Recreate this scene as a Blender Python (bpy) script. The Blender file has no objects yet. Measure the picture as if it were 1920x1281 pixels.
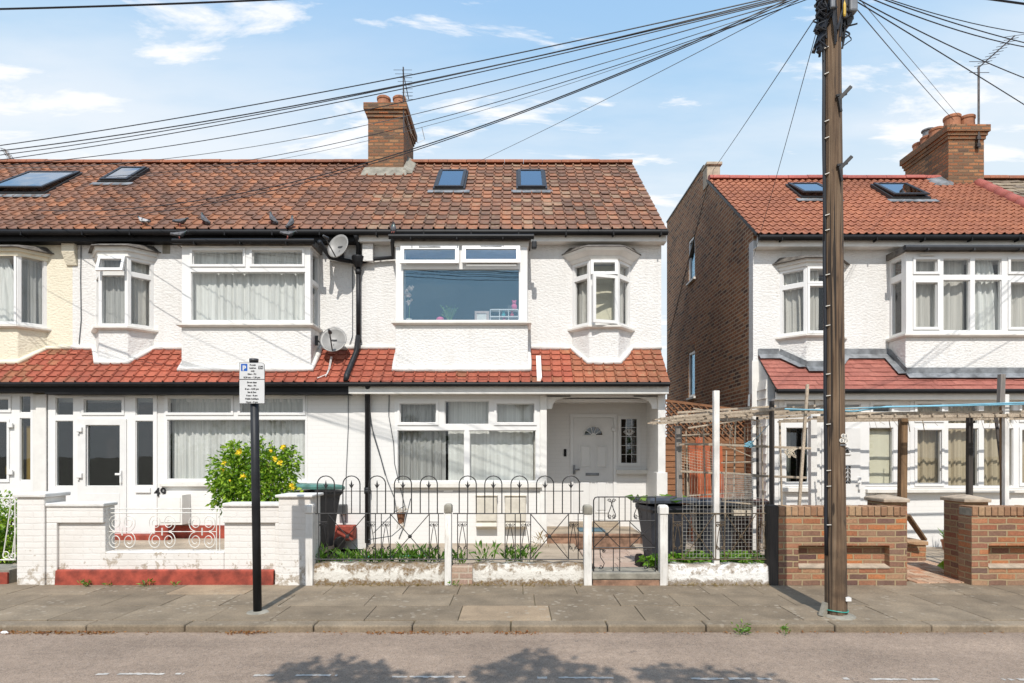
import bpy, math, random
from mathutils import Vector, Matrix
R = math.radians
rnd = random.Random(11)
SC = bpy.context.scene
COL = SC.collection
# ------------------------------------------------------------------ camera, sky, sun, exposure
F, VX, HY, EYE = 1130.0, 966.0, 850.0, 1.6
SUN_EL, SUN_AZ = 50.0, 2.0
cam = bpy.data.cameras.new('camera'); camo = bpy.data.objects.new('camera', cam); COL.objects.link(camo)
camo.location = (0, 0, EYE); camo.rotation_euler = (R(90), 0, 0)
cam.sensor_width = 36; cam.lens = F / 1920 * 36
cam.shift_x = (960 - VX) / 1920; cam.shift_y = (HY - 640.5) / 1920
cam.clip_start = 0.05; cam.clip_end = 2000
SC.camera = camo
sl = bpy.data.lights.new('sun', 'SUN'); sl.energy = 3.9; sl.angle = R(0.5); sl.color = (1.0, 0.95, 0.88)
so = bpy.data.objects.new('sun', sl); COL.objects.link(so)
so.rotation_euler = (R(90 - SUN_EL), 0, R(-SUN_AZ)); so.location = (0, -20, 30)
W = bpy.data.worlds.new('World'); SC.world = W; W.use_nodes = True
def world():
    nt = W.node_tree; nt.nodes.clear(); N = nt.nodes.new; L = nt.links.new
    out = N('ShaderNodeOutputWorld'); bg = N('ShaderNodeBackground'); bg.inputs['Strength'].default_value = 0.125
    sky = N('ShaderNodeTexSky'); sky.sky_type = 'NISHITA'; sky.sun_disc = False
    sky.sun_elevation = R(SUN_EL); sky.sun_rotation = R(180 + SUN_AZ)
    sky.air_density = 1.2; sky.dust_density = 2.0; sky.ozone_density = 1.6
    tc = N('ShaderNodeTexCoord'); sep = N('ShaderNodeSeparateXYZ'); L(tc.outputs['Generated'], sep.inputs[0])
    zz = N('ShaderNodeMath'); zz.operation = 'MAXIMUM'; L(sep.outputs[2], zz.inputs[0]); zz.inputs[1].default_value = 0.02
    za = N('ShaderNodeMath'); za.operation = 'ADD'; L(zz.outputs[0], za.inputs[0]); za.inputs[1].default_value = 0.08
    dx = N('ShaderNodeMath'); dx.operation = 'DIVIDE'; L(sep.outputs[0], dx.inputs[0]); L(za.outputs[0], dx.inputs[1])
    dy = N('ShaderNodeMath'); dy.operation = 'DIVIDE'; L(sep.outputs[1], dy.inputs[0]); L(za.outputs[0], dy.inputs[1])
    cb = N('ShaderNodeCombineXYZ'); L(dx.outputs[0], cb.inputs[0]); L(dy.outputs[0], cb.inputs[1])
    mp = N('ShaderNodeMapping'); mp.inputs['Scale'].default_value = (0.9, 2.3, 1); mp.inputs['Location'].default_value = (5.3, 2.2, 0.0)
    L(cb.outputs[0], mp.inputs[0])
    n1 = N('ShaderNodeTexNoise'); n1.inputs['Scale'].default_value = 2.3; n1.inputs['Detail'].default_value = 9; n1.inputs['Roughness'].default_value = 0.62
    n1.inputs['Distortion'].default_value = 0.35
    L(mp.outputs[0], n1.inputs['Vector'])
    rp = N('ShaderNodeValToRGB'); e = rp.color_ramp.elements; e[0].position = 0.545; e[0].color = (0, 0, 0, 1); e[1].position = 0.63; e[1].color = (1, 1, 1, 1)
    L(n1.outputs['Fac'], rp.inputs[0])
    # thin veil that thickens towards the horizon
    hz = N('ShaderNodeMapRange'); L(sep.outputs[2], hz.inputs['Value'])
    hz.inputs['From Min'].default_value = 0.05; hz.inputs['From Max'].default_value = 0.72
    hz.inputs['To Min'].default_value = 0.97; hz.inputs['To Max'].default_value = 0.85
    vr = N('ShaderNodeValToRGB'); L(sep.outputs[2], vr.inputs[0]); ve = vr.color_ramp.elements
    while len(ve) < 4: ve.new(0.5)
    for el, (p_, c_) in zip(ve, ((0.0, (6.3, 6.7, 7.0)), (0.36, (5.7, 6.5, 7.1)), (0.50, (3.3, 5.1, 6.95)), (0.72, (2.2, 4.1, 6.9)))): el.position = p_; el.color = (c_[0], c_[1], c_[2], 1)
    m1 = N('ShaderNodeMix'); m1.data_type = 'RGBA'; L(hz.outputs[0], m1.inputs['Factor']); L(sky.outputs[0], m1.inputs['A']); L(vr.outputs[0], m1.inputs['B'])
    n2 = N('ShaderNodeTexNoise'); n2.inputs['Scale'].default_value = 0.75; n2.inputs['Detail'].default_value = 6; n2.inputs['Roughness'].default_value = 0.55; L(mp.outputs[0], n2.inputs['Vector'])
    r2 = N('ShaderNodeValToRGB'); e2 = r2.color_ramp.elements; e2[0].position = 0.42; e2[0].color = (0, 0, 0, 1); e2[1].position = 0.62; e2[1].color = (0.6, 0.6, 0.6, 1); L(n2.outputs['Fac'], r2.inputs[0])
    lo = N('ShaderNodeMapRange'); L(sep.outputs[2], lo.inputs['Value']); lo.inputs['From Min'].default_value = 0.62; lo.inputs['From Max'].default_value = 0.42; lo.inputs['To Min'].default_value = 0.0; lo.inputs['To Max'].default_value = 1.0
    f2 = N('ShaderNodeMath'); f2.operation = 'MULTIPLY'; L(r2.outputs[0], f2.inputs[0]); L(lo.outputs[0], f2.inputs[1])
    mh = N('ShaderNodeMix'); mh.data_type = 'RGBA'; L(f2.outputs[0], mh.inputs['Factor']); L(m1.outputs['Result'], mh.inputs['A']); mh.inputs['B'].default_value = (7.0, 7.1, 7.3, 1); m1 = mh
    fc = N('ShaderNodeMath'); fc.operation = 'MULTIPLY'; L(rp.outputs[0], fc.inputs[0]); fc.inputs[1].default_value = 0.8
    m2 = N('ShaderNodeMix'); m2.data_type = 'RGBA'; L(fc.outputs[0], m2.inputs['Factor']); L(m1.outputs['Result'], m2.inputs['A']); m2.inputs['B'].default_value = (7.8, 7.7, 7.7, 1)
    L(m2.outputs['Result'], bg.inputs['Color']); L(bg.outputs[0], out.inputs[0])
world()
SC.view_settings.view_transform = 'Standard'; SC.view_settings.look = 'None'
SC.view_settings.exposure = 0.18; SC.view_settings.gamma = 1.0; SC.view_settings.use_curve_mapping = False
SC.cycles.use_denoising = True; SC.cycles.max_bounces = 6; SC.cycles.diffuse_bounces = 3; SC.cycles.glossy_bounces = 3
SC.cycles.transparent_max_bounces = 12; SC.cycles.caustics_reflective = False; SC.cycles.caustics_refractive = False

def X(px, Y): return (px - VX) * Y / F
def Z(py, Y): return EYE + (HY - py) * Y / F
def P(px, py, Y): return Vector((X(px, Y), Y, Z(py, Y)))

# ------------------------------------------------------------------ materials
MATS = {}
def newmat(name):
    m = bpy.data.materials.new(name); m.use_nodes = True; MATS[name] = m
    nt = m.node_tree; b = nt.nodes['Principled BSDF']
    return m, nt, b
def c4(c): return (c[0], c[1], c[2], 1)
def pos_uv(nt):
    """world position turned so that u runs along a wall whichever way the wall faces, v up"""
    N = nt.nodes.new; L = nt.links.new
    g = N('ShaderNodeNewGeometry'); s = N('ShaderNodeSeparateXYZ'); L(g.outputs['Position'], s.inputs[0])
    sn = N('ShaderNodeSeparateXYZ'); L(g.outputs['True Normal'], sn.inputs[0])
    a = N('ShaderNodeMath'); a.operation = 'ABSOLUTE'; L(sn.outputs[0], a.inputs[0])
    gt = N('ShaderNodeMath'); gt.operation = 'GREATER_THAN'; L(a.outputs[0], gt.inputs[0]); gt.inputs[1].default_value = 0.72
    mx = N('ShaderNodeMix'); L(gt.outputs[0], mx.inputs['Factor']); L(s.outputs[0], mx.inputs['A']); L(s.outputs[1], mx.inputs['B'])
    az = N('ShaderNodeMath'); az.operation = 'ABSOLUTE'; L(sn.outputs[2], az.inputs[0])
    gz = N('ShaderNodeMath'); gz.operation = 'GREATER_THAN'; L(az.outputs[0], gz.inputs[0]); gz.inputs[1].default_value = 0.72
    mz = N('ShaderNodeMix'); L(gz.outputs[0], mz.inputs['Factor']); L(s.outputs[2], mz.inputs['A']); L(s.outputs[1], mz.inputs['B'])
    cb = N('ShaderNodeCombineXYZ'); L(mx.outputs['Result'], cb.inputs[0]); L(mz.outputs['Result'], cb.inputs[1])
    return cb.outputs[0], g.outputs['Position']
def noise(nt, vec, scale, detail=4, rough=0.55, dist=0.0):
    n = nt.nodes.new('ShaderNodeTexNoise'); n.inputs['Scale'].default_value = scale; n.inputs['Detail'].default_value = detail
    n.inputs['Roughness'].default_value = rough; n.inputs['Distortion'].default_value = dist
    if vec is not None: nt.links.new(vec, n.inputs['Vector'])
    return n.outputs['Fac']
def ramp(nt, fac, stops):
    r = nt.nodes.new('ShaderNodeValToRGB'); cr = r.color_ramp
    while len(cr.elements) < len(stops): cr.elements.new(0.5)
    for el, (p, c) in zip(cr.elements, stops): el.position = p; el.color = c4(c) if not isinstance(c, (int, float)) else (c, c, c, 1)
    nt.links.new(fac, r.inputs[0]); return r.outputs[0]
def mix(nt, fac, a, b, mode='MIX'):
    m = nt.nodes.new('ShaderNodeMix'); m.data_type = 'RGBA'; m.blend_type = mode
    for k, v in (('Factor', fac), ('A', a), ('B', b)):
        if isinstance(v, (int, float)): m.inputs[k].default_value = v if k == 'Factor' else (v, v, v, 1)
        elif isinstance(v, tuple): m.inputs[k].default_value = c4(v)
        else: nt.links.new(v, m.inputs[k])
    return m.outputs['Result']
def mth(nt, op, a, b=None):
    m = nt.nodes.new('ShaderNodeMath'); m.operation = op
    for i, v in enumerate((a, b)):
        if v is None: continue
        if isinstance(v, (int, float)): m.inputs[i].default_value = v
        else: nt.links.new(v, m.inputs[i])
    return m.outputs[0]
def bump(nt, b, h, strength=0.5, dist=0.01):
    n = nt.nodes.new('ShaderNodeBump'); n.inputs['Strength'].default_value = strength; n.inputs['Distance'].default_value = dist
    nt.links.new(h, n.inputs['Height']); nt.links.new(n.outputs[0], b.inputs['Normal'])
def plain(name, col, rough=0.5, var=0.08, scale=6.0, metal=0.0, bmp=0.0, bscale=60, spec=0.5):
    m, nt, b = newmat(name); _, p = pos_uv(nt)
    n = noise(nt, p, scale, 5, 0.6)
    lo = tuple(x * (1 - var * 2) for x in col); hi = tuple(min(1, x * (1 + var)) for x in col)
    nt.links.new(ramp(nt, n, [(0.3, lo), (0.65, hi)]), b.inputs['Base Color'])
    b.inputs['Roughness'].default_value = rough; b.inputs['Metallic'].default_value = metal; b.inputs['Specular IOR Level'].default_value = spec
    if bmp: bump(nt, b, noise(nt, p, bscale, 3), bmp, 0.01)
    return m
def streaky(nt, p, sx=9.0, sz=0.7):
    mp = nt.nodes.new('ShaderNodeMapping'); mp.inputs['Scale'].default_value = (sx, sx, sz); nt.links.new(p, mp.inputs[0])
    return noise(nt, mp.outputs[0], 1.0, 5, 0.6)
def render_wall(name, col, dirt=(0.42, 0.38, 0.32), dirt_amt=0.4, bs=0.3):
    """rough spar-dash render under paint"""
    m, nt, b = newmat(name); uv, p = pos_uv(nt)
    d = ramp(nt, streaky(nt, p), [(0.52, 0.0), (0.82, 1.0)])
    d2 = ramp(nt, noise(nt, p, 1.1, 5, 0.65), [(0.4, 0.0), (0.75, 1.0)])
    fac = mth(nt, 'MULTIPLY', mth(nt, 'ADD', d, d2), dirt_amt * 0.5)
    mp = nt.nodes.new('ShaderNodeMapping'); mp.inputs['Scale'].default_value = (0.8, 0.8, 1.25); nt.links.new(p, mp.inputs[0])
    v = noise(nt, mp.outputs[0], 24, 3, 0.5); v2 = noise(nt, p, 70, 2, 0.5)
    pit = ramp(nt, v, [(0.30, 1.0), (0.40, 0.0)])
    cv = nt.nodes.new('ShaderNodeTexVoronoi'); cv.feature = 'DISTANCE_TO_EDGE'; cv.inputs['Scale'].default_value = 0.42
    cw = nt.nodes.new('ShaderNodeVectorMath'); cw.operation = 'ADD'; cn = nt.nodes.new('ShaderNodeTexNoise'); cn.inputs['Scale'].default_value = 4.0; cn.inputs['Detail'].default_value = 5; nt.links.new(p, cn.inputs['Vector']); nt.links.new(p, cw.inputs[0]); nt.links.new(cn.outputs['Color'], cw.inputs[1]); nt.links.new(cw.outputs[0], cv.inputs['Vector'])
    ckk = mth(nt, 'MULTIPLY', ramp(nt, cv.outputs['Distance'], [(0.0, 0.5), (0.006, 0.0)]), ramp(nt, noise(nt, p, 0.6, 3), [(0.5, 0.0), (0.58, 1.0)]))
    fac = mth(nt, 'MAXIMUM', fac, ckk)
    col1 = mix(nt, fac, col, dirt)
    col2 = mix(nt, mth(nt, 'MULTIPLY', pit, 0.12), col1, dirt)
    nt.links.new(col2, b.inputs['Base Color']); b.inputs['Roughness'].default_value = 0.85
    bump(nt, b, mth(nt, 'ADD', ramp(nt, v, [(0.35, 0.0), (0.6, 1.0)]), mth(nt, 'MULTIPLY', v2, 0.3)), bs, 0.022)
    return m
def brick(name, cols, mortar, paint=None, bw=0.225, bh=0.075, ms=0.010, bs=0.6, dirt=0.0, dirtcol=(0.28, 0.2, 0.13), base_dirt=None, chips=0.0):
    m, nt, b = newmat(name); uv, p = pos_uv(nt)
    wob = nt.nodes.new('ShaderNodeVectorMath'); wob.operation = 'ADD'
    nz = nt.nodes.new('ShaderNodeTexNoise'); nz.inputs['Scale'].default_value = 7; nt.links.new(p, nz.inputs['Vector'])
    sc = nt.nodes.new('ShaderNodeVectorMath'); sc.operation = 'SCALE'; sc.inputs['Scale'].default_value = 0.017; nt.links.new(nz.outputs['Color'], sc.inputs[0])
    nt.links.new(uv, wob.inputs[0]); nt.links.new(sc.outputs[0], wob.inputs[1])
    t = nt.nodes.new('ShaderNodeTexBrick'); t.inputs['Scale'].default_value = 1.0; t.inputs['Brick Width'].default_value = bw; t.inputs['Row Height'].default_value = bh
    t.inputs['Mortar Size'].default_value = ms; t.inputs['Mortar Smooth'].default_value = 0.25; t.inputs['Bias'].default_value = 0.0
    t.inputs['Color1'].default_value = (0, 0, 0, 1); t.inputs['Color2'].default_value = (1, 1, 1, 1); t.inputs['Mortar'].default_value = (0.5, 0.5, 0.5, 1)
    nt.links.new(wob.outputs[0], t.inputs['Vector'])
    n = len(cols); body = ramp(nt, t.outputs['Color'], [(i / max(1, n - 1), c) for i, c in enumerate(cols)])
    gr = noise(nt, p, 45, 4, 0.6); big = noise(nt, p, 1.3, 4, 0.6)
    body = mix(nt, 1.0, body, ramp(nt, gr, [(0.3, 0.7), (0.7, 1.15)]), 'MULTIPLY')
    c = mix(nt, t.outputs['Fac'], body, mortar)
    if paint:
        c = mix(nt, mth(nt, 'MULTIPLY', t.outputs['Fac'], 0.12), paint, tuple(x * 0.72 for x in paint))
        if chips:
            s = nt.nodes.new('ShaderNodeSeparateXYZ'); nt.links.new(p, s.inputs[0])
            low = nt.nodes.new('ShaderNodeMapRange'); nt.links.new(s.outputs[2], low.inputs['Value'])
            low.inputs['From Min'].default_value = 0.75; low.inputs['From Max'].default_value = 0.0; low.inputs['To Min'].default_value = 0.0; low.inputs['To Max'].default_value = chips
            k = mth(nt, 'ADD', noise(nt, p, 9, 6, 0.65), low.outputs[0])
            c = mix(nt, ramp(nt, k, [(0.74, 0.0), (0.80, 1.0)]), c, mix(nt, ramp(nt, gr, [(0.45, 0.0), (0.55, 1.0)]), (0.40, 0.34, 0.27), (0.52, 0.47, 0.41)))
    if dirt:
        c = mix(nt, mth(nt, 'MULTIPLY', ramp(nt, big, [(0.45, 0.0), (0.72, 1.0)]), dirt), c, dirtcol)
    nt.links.new(c, b.inputs['Base Color']); b.inputs['Roughness'].default_value = 0.9
    h = mth(nt, 'ADD', mth(nt, 'MULTIPLY', t.outputs['Fac'], -1.0), mth(nt, 'MULTIPLY', gr, 0.35))
    bump(nt, b, h, bs, 0.012)
    return m
def tiles(name, stops, lichen=None, lich_amt=0.35, grime=(0.05, 0.035, 0.03), grime_amt=0.35, bs=0.35):
    m, nt, b = newmat(name); _, p = pos_uv(nt)
    g = nt.nodes.new('ShaderNodeNewGeometry')
    dr = nt.nodes.new('ShaderNodeMapRange'); nt.links.new(noise(nt, p, 0.8, 4, 0.6), dr.inputs['Value']); dr.inputs['From Min'].default_value = 0.3; dr.inputs['From Max'].default_value = 0.7
    rr = mth(nt, 'ADD', mth(nt, 'MULTIPLY', g.outputs['Random Per Island'], 0.76), mth(nt, 'MULTIPLY', dr.outputs[0], 0.24))
    c = ramp(nt, rr, stops)
    fine = noise(nt, p, 28, 5, 0.65); big = noise(nt, p, 0.9, 5, 0.65); mid = noise(nt, p, 5, 4, 0.6)
    c = mix(nt, 1.0, c, ramp(nt, fine, [(0.3, 0.72), (0.7, 1.18)]), 'MULTIPLY')
    c = mix(nt, mth(nt, 'MULTIPLY', ramp(nt, mth(nt, 'ADD', mth(nt, 'MULTIPLY', big, 0.6), mth(nt, 'MULTIPLY', mid, 0.4)), [(0.42, 0.0), (0.62, 1.0)]), grime_amt), c, grime)
    c = mix(nt, 1.0, c, ramp(nt, noise(nt, p, 0.55, 3, 0.6), [(0.32, 0.82), (0.68, 1.16)]), 'MULTIPLY')
    if lichen:
        c = mix(nt, mth(nt, 'MULTIPLY', ramp(nt, noise(nt, p, 11, 6, 0.7), [(0.55, 0.0), (0.66, 1.0)]), lich_amt), c, lichen)
    nt.links.new(c, b.inputs['Base Color']); b.inputs['Roughness'].default_value = 0.82
    bump(nt, b, fine, bs, 0.008); return m
def glass(name, refl=0.12, tint=(0.80, 0.84, 0.83), gcol=(0.95, 0.97, 1)):
    m, nt, b = newmat(name); nt.nodes.remove(b); N = nt.nodes.new; L = nt.links.new
    out = nt.nodes['Material Output']; t = N('ShaderNodeBsdfTransparent'); t.inputs[0].default_value = c4(tint)
    g = N('ShaderNodeBsdfGlossy'); g.inputs['Roughness'].default_value = 0.015; g.inputs[0].default_value = c4(gcol)
    lw = N('ShaderNodeLayerWeight'); lw.inputs['Blend'].default_value = 0.5
    f = mth(nt, 'MINIMUM', mth(nt, 'ADD', mth(nt, 'MULTIPLY', mth(nt, 'POWER', lw.outputs['Facing'], 4.0), 0.6), refl), 1.0)
    mp = noise(nt, pos_uv(nt)[1], 1.1, 2); bp = N('ShaderNodeBump'); bp.inputs['Strength'].default_value = 0.05; bp.inputs['Distance'].default_value = 0.05; L(mp, bp.inputs['Height']); L(bp.outputs[0], g.inputs['Normal'])
    ms = N('ShaderNodeMixShader'); L(f, ms.inputs[0]); L(t.outputs[0], ms.inputs[1]); L(g.outputs[0], ms.inputs[2]); L(ms.outputs[0], out.inputs[0])
    return m
def cloth(name, col, transl=0.35, var=0.12):
    m, nt, b = newmat(name); nt.nodes.remove(b); N = nt.nodes.new; L = nt.links.new; out = nt.nodes['Material Output']
    _, p = pos_uv(nt); st = streaky(nt, p, 22, 0.4)
    c = ramp(nt, st, [(0.3, tuple(x * (1 - 2 * var) for x in col)), (0.7, col)])
    d = N('ShaderNodeBsdfDiffuse'); t = N('ShaderNodeBsdfTranslucent'); L(c, d.inputs[0]); L(c, t.inputs[0])
    ms = N('ShaderNodeMixShader'); ms.inputs[0].default_value = transl; L(d.outputs[0], ms.inputs[1]); L(t.outputs[0], ms.inputs[2]); L(ms.outputs[0], out.inputs[0])
    return m
def leafmat(name, stops):
    m, nt, b = newmat(name); g = nt.nodes.new('ShaderNodeNewGeometry')
    c = ramp(nt, g.outputs['Random Per Island'], stops); nt.links.new(c, b.inputs['Base Color']); b.inputs['Roughness'].default_value = 0.45
    t = nt.nodes.new('ShaderNodeBsdfTranslucent'); nt.links.new(mix(nt, 1.0, c, (1.3, 1.5, 0.6), 'MULTIPLY'), t.inputs[0])
    ms = nt.nodes.new('ShaderNodeMixShader'); ms.inputs[0].default_value = 0.3
    nt.links.new(b.outputs[0], ms.inputs[1]); nt.links.new(t.outputs[0], ms.inputs[2]); nt.links.new(ms.outputs[0], nt.nodes['Material Output'].inputs[0])
    return m
def wood(name, stops, sx=40.0, sz=1.5, rough=0.85, knots=True, axis='z', bs=0.5):
    m, nt, b = newmat(name); _, p = pos_uv(nt)
    mp = nt.nodes.new('ShaderNodeMapping'); mp.inputs['Scale'].default_value = (sx, sx, sz) if axis == 'z' else (sz, sx, sx)
    nt.links.new(p, mp.inputs[0]); n = noise(nt, mp.outputs[0], 1.0, 6, 0.65, 0.4)
    big = noise(nt, p, 2.2, 4, 0.6)
    c = ramp(nt, n, stops)
    if name == 'pole_wood':                                   # checks, knots and tar stains
        mk = nt.nodes.new('ShaderNodeMapping'); mk.inputs['Scale'].default_value = (26, 26, 2.6); nt.links.new(p, mk.inputs[0]); kn = noise(nt, mk.outputs[0], 1.0, 3, 0.5, 0.6)
        c = mix(nt, ramp(nt, kn, [(0.60, 0.0), (0.67, 0.9)]), c, (0.035, 0.022, 0.015))
        mc = nt.nodes.new('ShaderNodeMapping'); mc.inputs['Scale'].default_value = (55, 55, 0.5); nt.links.new(p, mc.inputs[0]); ck = noise(nt, mc.outputs[0], 1.0, 2, 0.4)
        c = mix(nt, ramp(nt, ck, [(0.34, 1.0), (0.40, 0.0)]), c, (0.022, 0.015, 0.011)); n = mth(nt, 'ADD', n, mth(nt, 'MULTIPLY', ck, 1.5))
        sz_ = nt.nodes.new('ShaderNodeSeparateXYZ'); nt.links.new(p, sz_.inputs[0]); tz = nt.nodes.new('ShaderNodeMapRange'); nt.links.new(sz_.outputs[2], tz.inputs['Value']); tz.inputs['From Min'].default_value = 0.0; tz.inputs['From Max'].default_value = 1.6; tz.inputs['To Min'].default_value = 0.62; tz.inputs['To Max'].default_value = 0.0
        c = mix(nt, mth(nt, 'MULTIPLY', tz.outputs[0], ramp(nt, noise(nt, p, 6, 4), [(0.35, 0.0), (0.6, 1.0)])), c, (0.03, 0.02, 0.014))
    c = mix(nt, 1.0, c, ramp(nt, big, [(0.3, 0.72), (0.7, 1.15)]), 'MULTIPLY')
    nt.links.new(c, b.inputs['Base Color']); b.inputs['Roughness'].default_value = rough; bump(nt, b, n, bs, 0.01); return m
WHITE = (0.735, 0.722, 0.70)
render_wall('white_render', WHITE); render_wall('cream_render', (0.74, 0.68, 0.54), (0.45, 0.38, 0.25))
render_wall('white_render_worn', (0.78, 0.76, 0.72), (0.30, 0.25, 0.17), 0.55, 0.5)
brick('painted_brick', [(0.8, 0.8, 0.78)] * 2, (0.5, 0.5, 0.5), paint=(0.745, 0.73, 0.705), bs=0.16)
brick('painted_brick_worn', [(0.8, 0.8, 0.78)] * 2, (0.5, 0.5, 0.5), paint=(0.74, 0.71, 0.67), bs=0.42, chips=0.29, dirt=0.35, dirtcol=(0.5, 0.43, 0.36))
brick('stock_brick', [(0.244, 0.082, 0.049), (0.422, 0.176, 0.084), (0.115, 0.057, 0.049), (0.385, 0.214, 0.118), (0.192, 0.095, 0.065), (0.460, 0.158, 0.054), (0.308, 0.176, 0.102), (0.155, 0.076, 0.060)], (0.36, 0.265, 0.15), bs=1.0, dirt=0.3, dirtcol=(0.38, 0.29, 0.20))
brick('chimney_brick', [(0.367, 0.130, 0.049), (0.191, 0.092, 0.049), (0.433, 0.185, 0.076), (0.114, 0.070, 0.049), (0.411, 0.207, 0.098), (0.345, 0.114, 0.043), (0.147, 0.097, 0.060)], (0.17, 0.11, 0.065), bs=1.0, dirt=0.4, dirtcol=(0.13, 0.085, 0.05), ms=0.014)
brick('flank_brick', [(0.253, 0.095, 0.041), (0.417, 0.165, 0.068), (0.105, 0.046, 0.029), (0.483, 0.213, 0.092), (0.286, 0.123, 0.059)], (0.48, 0.36, 0.24), bs=1.0, ms=0.012, dirt=0.35, dirtcol=(0.05, 0.035, 0.028))
brick('pale_pink_brick', [(0.42, 0.27, 0.20), (0.48, 0.34, 0.26), (0.38, 0.25, 0.2)], (0.5, 0.42, 0.33), bs=0.6, dirt=0.3)
tiles('roof_tile_old', [(0.0, (0.152, 0.091, 0.061)), (0.2, (0.191, 0.103, 0.066)), (0.42, (0.244, 0.119, 0.073)), (0.6, (0.296, 0.134, 0.076)), (0.74, (0.370, 0.153, 0.076)), (0.84, (0.318, 0.209, 0.134)), (0.92, (0.265, 0.132, 0.080)), (1.0, (0.178, 0.115, 0.080))], (0.34, 0.27, 0.17), 0.5)
tiles('roof_tile_brown', [(0.0, (0.173, 0.093, 0.061)), (0.25, (0.211, 0.104, 0.066)), (0.5, (0.258, 0.122, 0.073)), (0.7, (0.300, 0.136, 0.075)), (0.82, (0.385, 0.154, 0.070)), (1.0, (0.225, 0.122, 0.079))], (0.25, 0.19, 0.125), 0.3)
tiles('roof_tile_new', [(0.0, (0.302, 0.108, 0.057)), (0.4, (0.347, 0.131, 0.068)), (0.8, (0.381, 0.146, 0.075)), (1.0, (0.314, 0.114, 0.064))], None, 0, (0.16, 0.055, 0.04), 0.3)
tiles('roof_tile_mossy', [(0.0, (0.16, 0.12, 0.085)), (0.5, (0.24, 0.18, 0.12)), (1.0, (0.32, 0.25, 0.17))], (0.34, 0.30, 0.16), 0.5)
tiles('canopy_tile_red', [(0.0, (0.318, 0.078, 0.044)), (0.5, (0.382, 0.095, 0.053)), (0.85, (0.418, 0.115, 0.063)), (1.0, (0.318, 0.111, 0.061))], (0.36, 0.2, 0.13), 0.2, (0.13, 0.045, 0.03), 0.4)
tiles('canopy_tile_orange', [(0.0, (0.295, 0.102, 0.053)), (0.5, (0.359, 0.118, 0.060)), (0.85, (0.396, 0.133, 0.065)), (1.0, (0.295, 0.139, 0.071))], (0.36, 0.27, 0.15), 0.4, (0.14, 0.08, 0.04), 0.5)
tiles('canopy_tile_pink', [(0.0, (0.299, 0.098, 0.070)), (0.5, (0.356, 0.121, 0.088)), (1.0, (0.402, 0.150, 0.108))], None, 0, (0.18, 0.06, 0.05), 0.25)
tiles('ridge_clay', [(0.0, (0.281, 0.094, 0.047)), (0.5, (0.328, 0.117, 0.058)), (1.0, (0.359, 0.156, 0.086))], (0.4, 0.3, 0.2), 0.3)
tiles('ridge_pink', [(0.0, (0.370, 0.097, 0.075)), (1.0, (0.405, 0.123, 0.097))], None, 0, (0.3, 0.1, 0.08), 0.2)
plain('upvc', (0.765, 0.757, 0.74), 0.28, 0.02, 3); plain('white_paint', (0.74, 0.72, 0.68), 0.45, 0.05, 4, bmp=0.06)
plain('white_sill', (0.72, 0.69, 0.635), 0.5, 0.06, 5); plain('door_paint', (0.72, 0.71, 0.69), 0.4, 0.04, 3)
plain('cement_white', (0.70, 0.68, 0.645), 0.85, 0.06, 8, bmp=0.5, bscale=30); plain('cap_stone', (0.43, 0.35, 0.265), 0.85, 0.14, 9, bmp=0.4, bscale=40); plain('cement_grey', (0.27, 0.25, 0.205), 0.9, 0.2, 7, bmp=0.5, bscale=35)
plain('cream_paint', (0.72, 0.66, 0.52), 0.6, 0.06, 6, bmp=0.2)
plain('black_paint', (0.010, 0.010, 0.011), 0.5, 0.2, 4, spec=0.2); plain('black_pipe', (0.018, 0.019, 0.022), 0.5, 0.25, 4, bmp=0.1, spec=0.3)
plain('grey_gutter', (0.03, 0.03, 0.032), 0.5, 0.2, 4); plain('lead', (0.22, 0.23, 0.24), 0.55, 0.3, 5, metal=0.2, bmp=0.15, bscale=15)
plain('dark_felt', (0.13, 0.115, 0.10), 0.9, 0.3, 9, bmp=0.5, bscale=40)
plain('skylight_frame', (0.03, 0.03, 0.032), 0.5, 0.15, 6); plain('terracotta', (0.37, 0.15, 0.075), 0.75, 0.15, 9, bmp=0.15)
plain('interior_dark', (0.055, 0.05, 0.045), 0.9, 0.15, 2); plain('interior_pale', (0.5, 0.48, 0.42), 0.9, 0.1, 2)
plain('dish_grey', (0.26, 0.25, 0.235), 0.45, 0.08, 5); plain('dark_plastic', (0.05, 0.05, 0.052), 0.45, 0.15, 5)
plain('iron', (0.022, 0.02, 0.02), 0.5, 0.3, 15); plain('iron_rusty', (0.12, 0.085, 0.05), 0.75, 0.35, 20); plain('iron_white', (0.72, 0.70, 0.65), 0.5, 0.1, 12)
plain('aerial_metal', (0.10, 0.085, 0.08), 0.5, 0.3, 9, metal=0.5); plain('cable_black', (0.012, 0.014, 0.02), 0.5, 0.1, 3); plain('cable_grey', (0.10, 0.11, 0.12), 0.5, 0.1, 3); plain('cable_white', (0.65, 0.63, 0.6), 0.5, 0.1, 3)
plain('red_paint', (0.31, 0.055, 0.032), 0.75, 0.28, 7, bmp=0.25, bscale=25); plain('orange_tile', (0.46, 0.16, 0.04), 0.55, 0.15, 9)
plain('meter_beige', (0.60, 0.555, 0.47), 0.6, 0.08, 6); plain('old_step', (0.27, 0.155, 0.10), 0.85, 0.3, 9, bmp=0.4, bscale=25); plain('mat_blue', (0.09, 0.16, 0.20), 0.95, 0.2, 30); plain('bin_black', (0.02, 0.02, 0.023), 0.5, 0.2, 4, spec=0.3); plain('bin_grey', (0.042, 0.044, 0.055), 0.5, 0.2, 4, spec=0.35); plain('bin_brown', (0.10, 0.055, 0.045), 0.5, 0.2, 5)
plain('lid_teal', (0.085, 0.20, 0.17), 0.4, 0.2, 7); plain('lid_grey', (0.055, 0.065, 0.085), 0.35, 0.15, 5)
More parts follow.
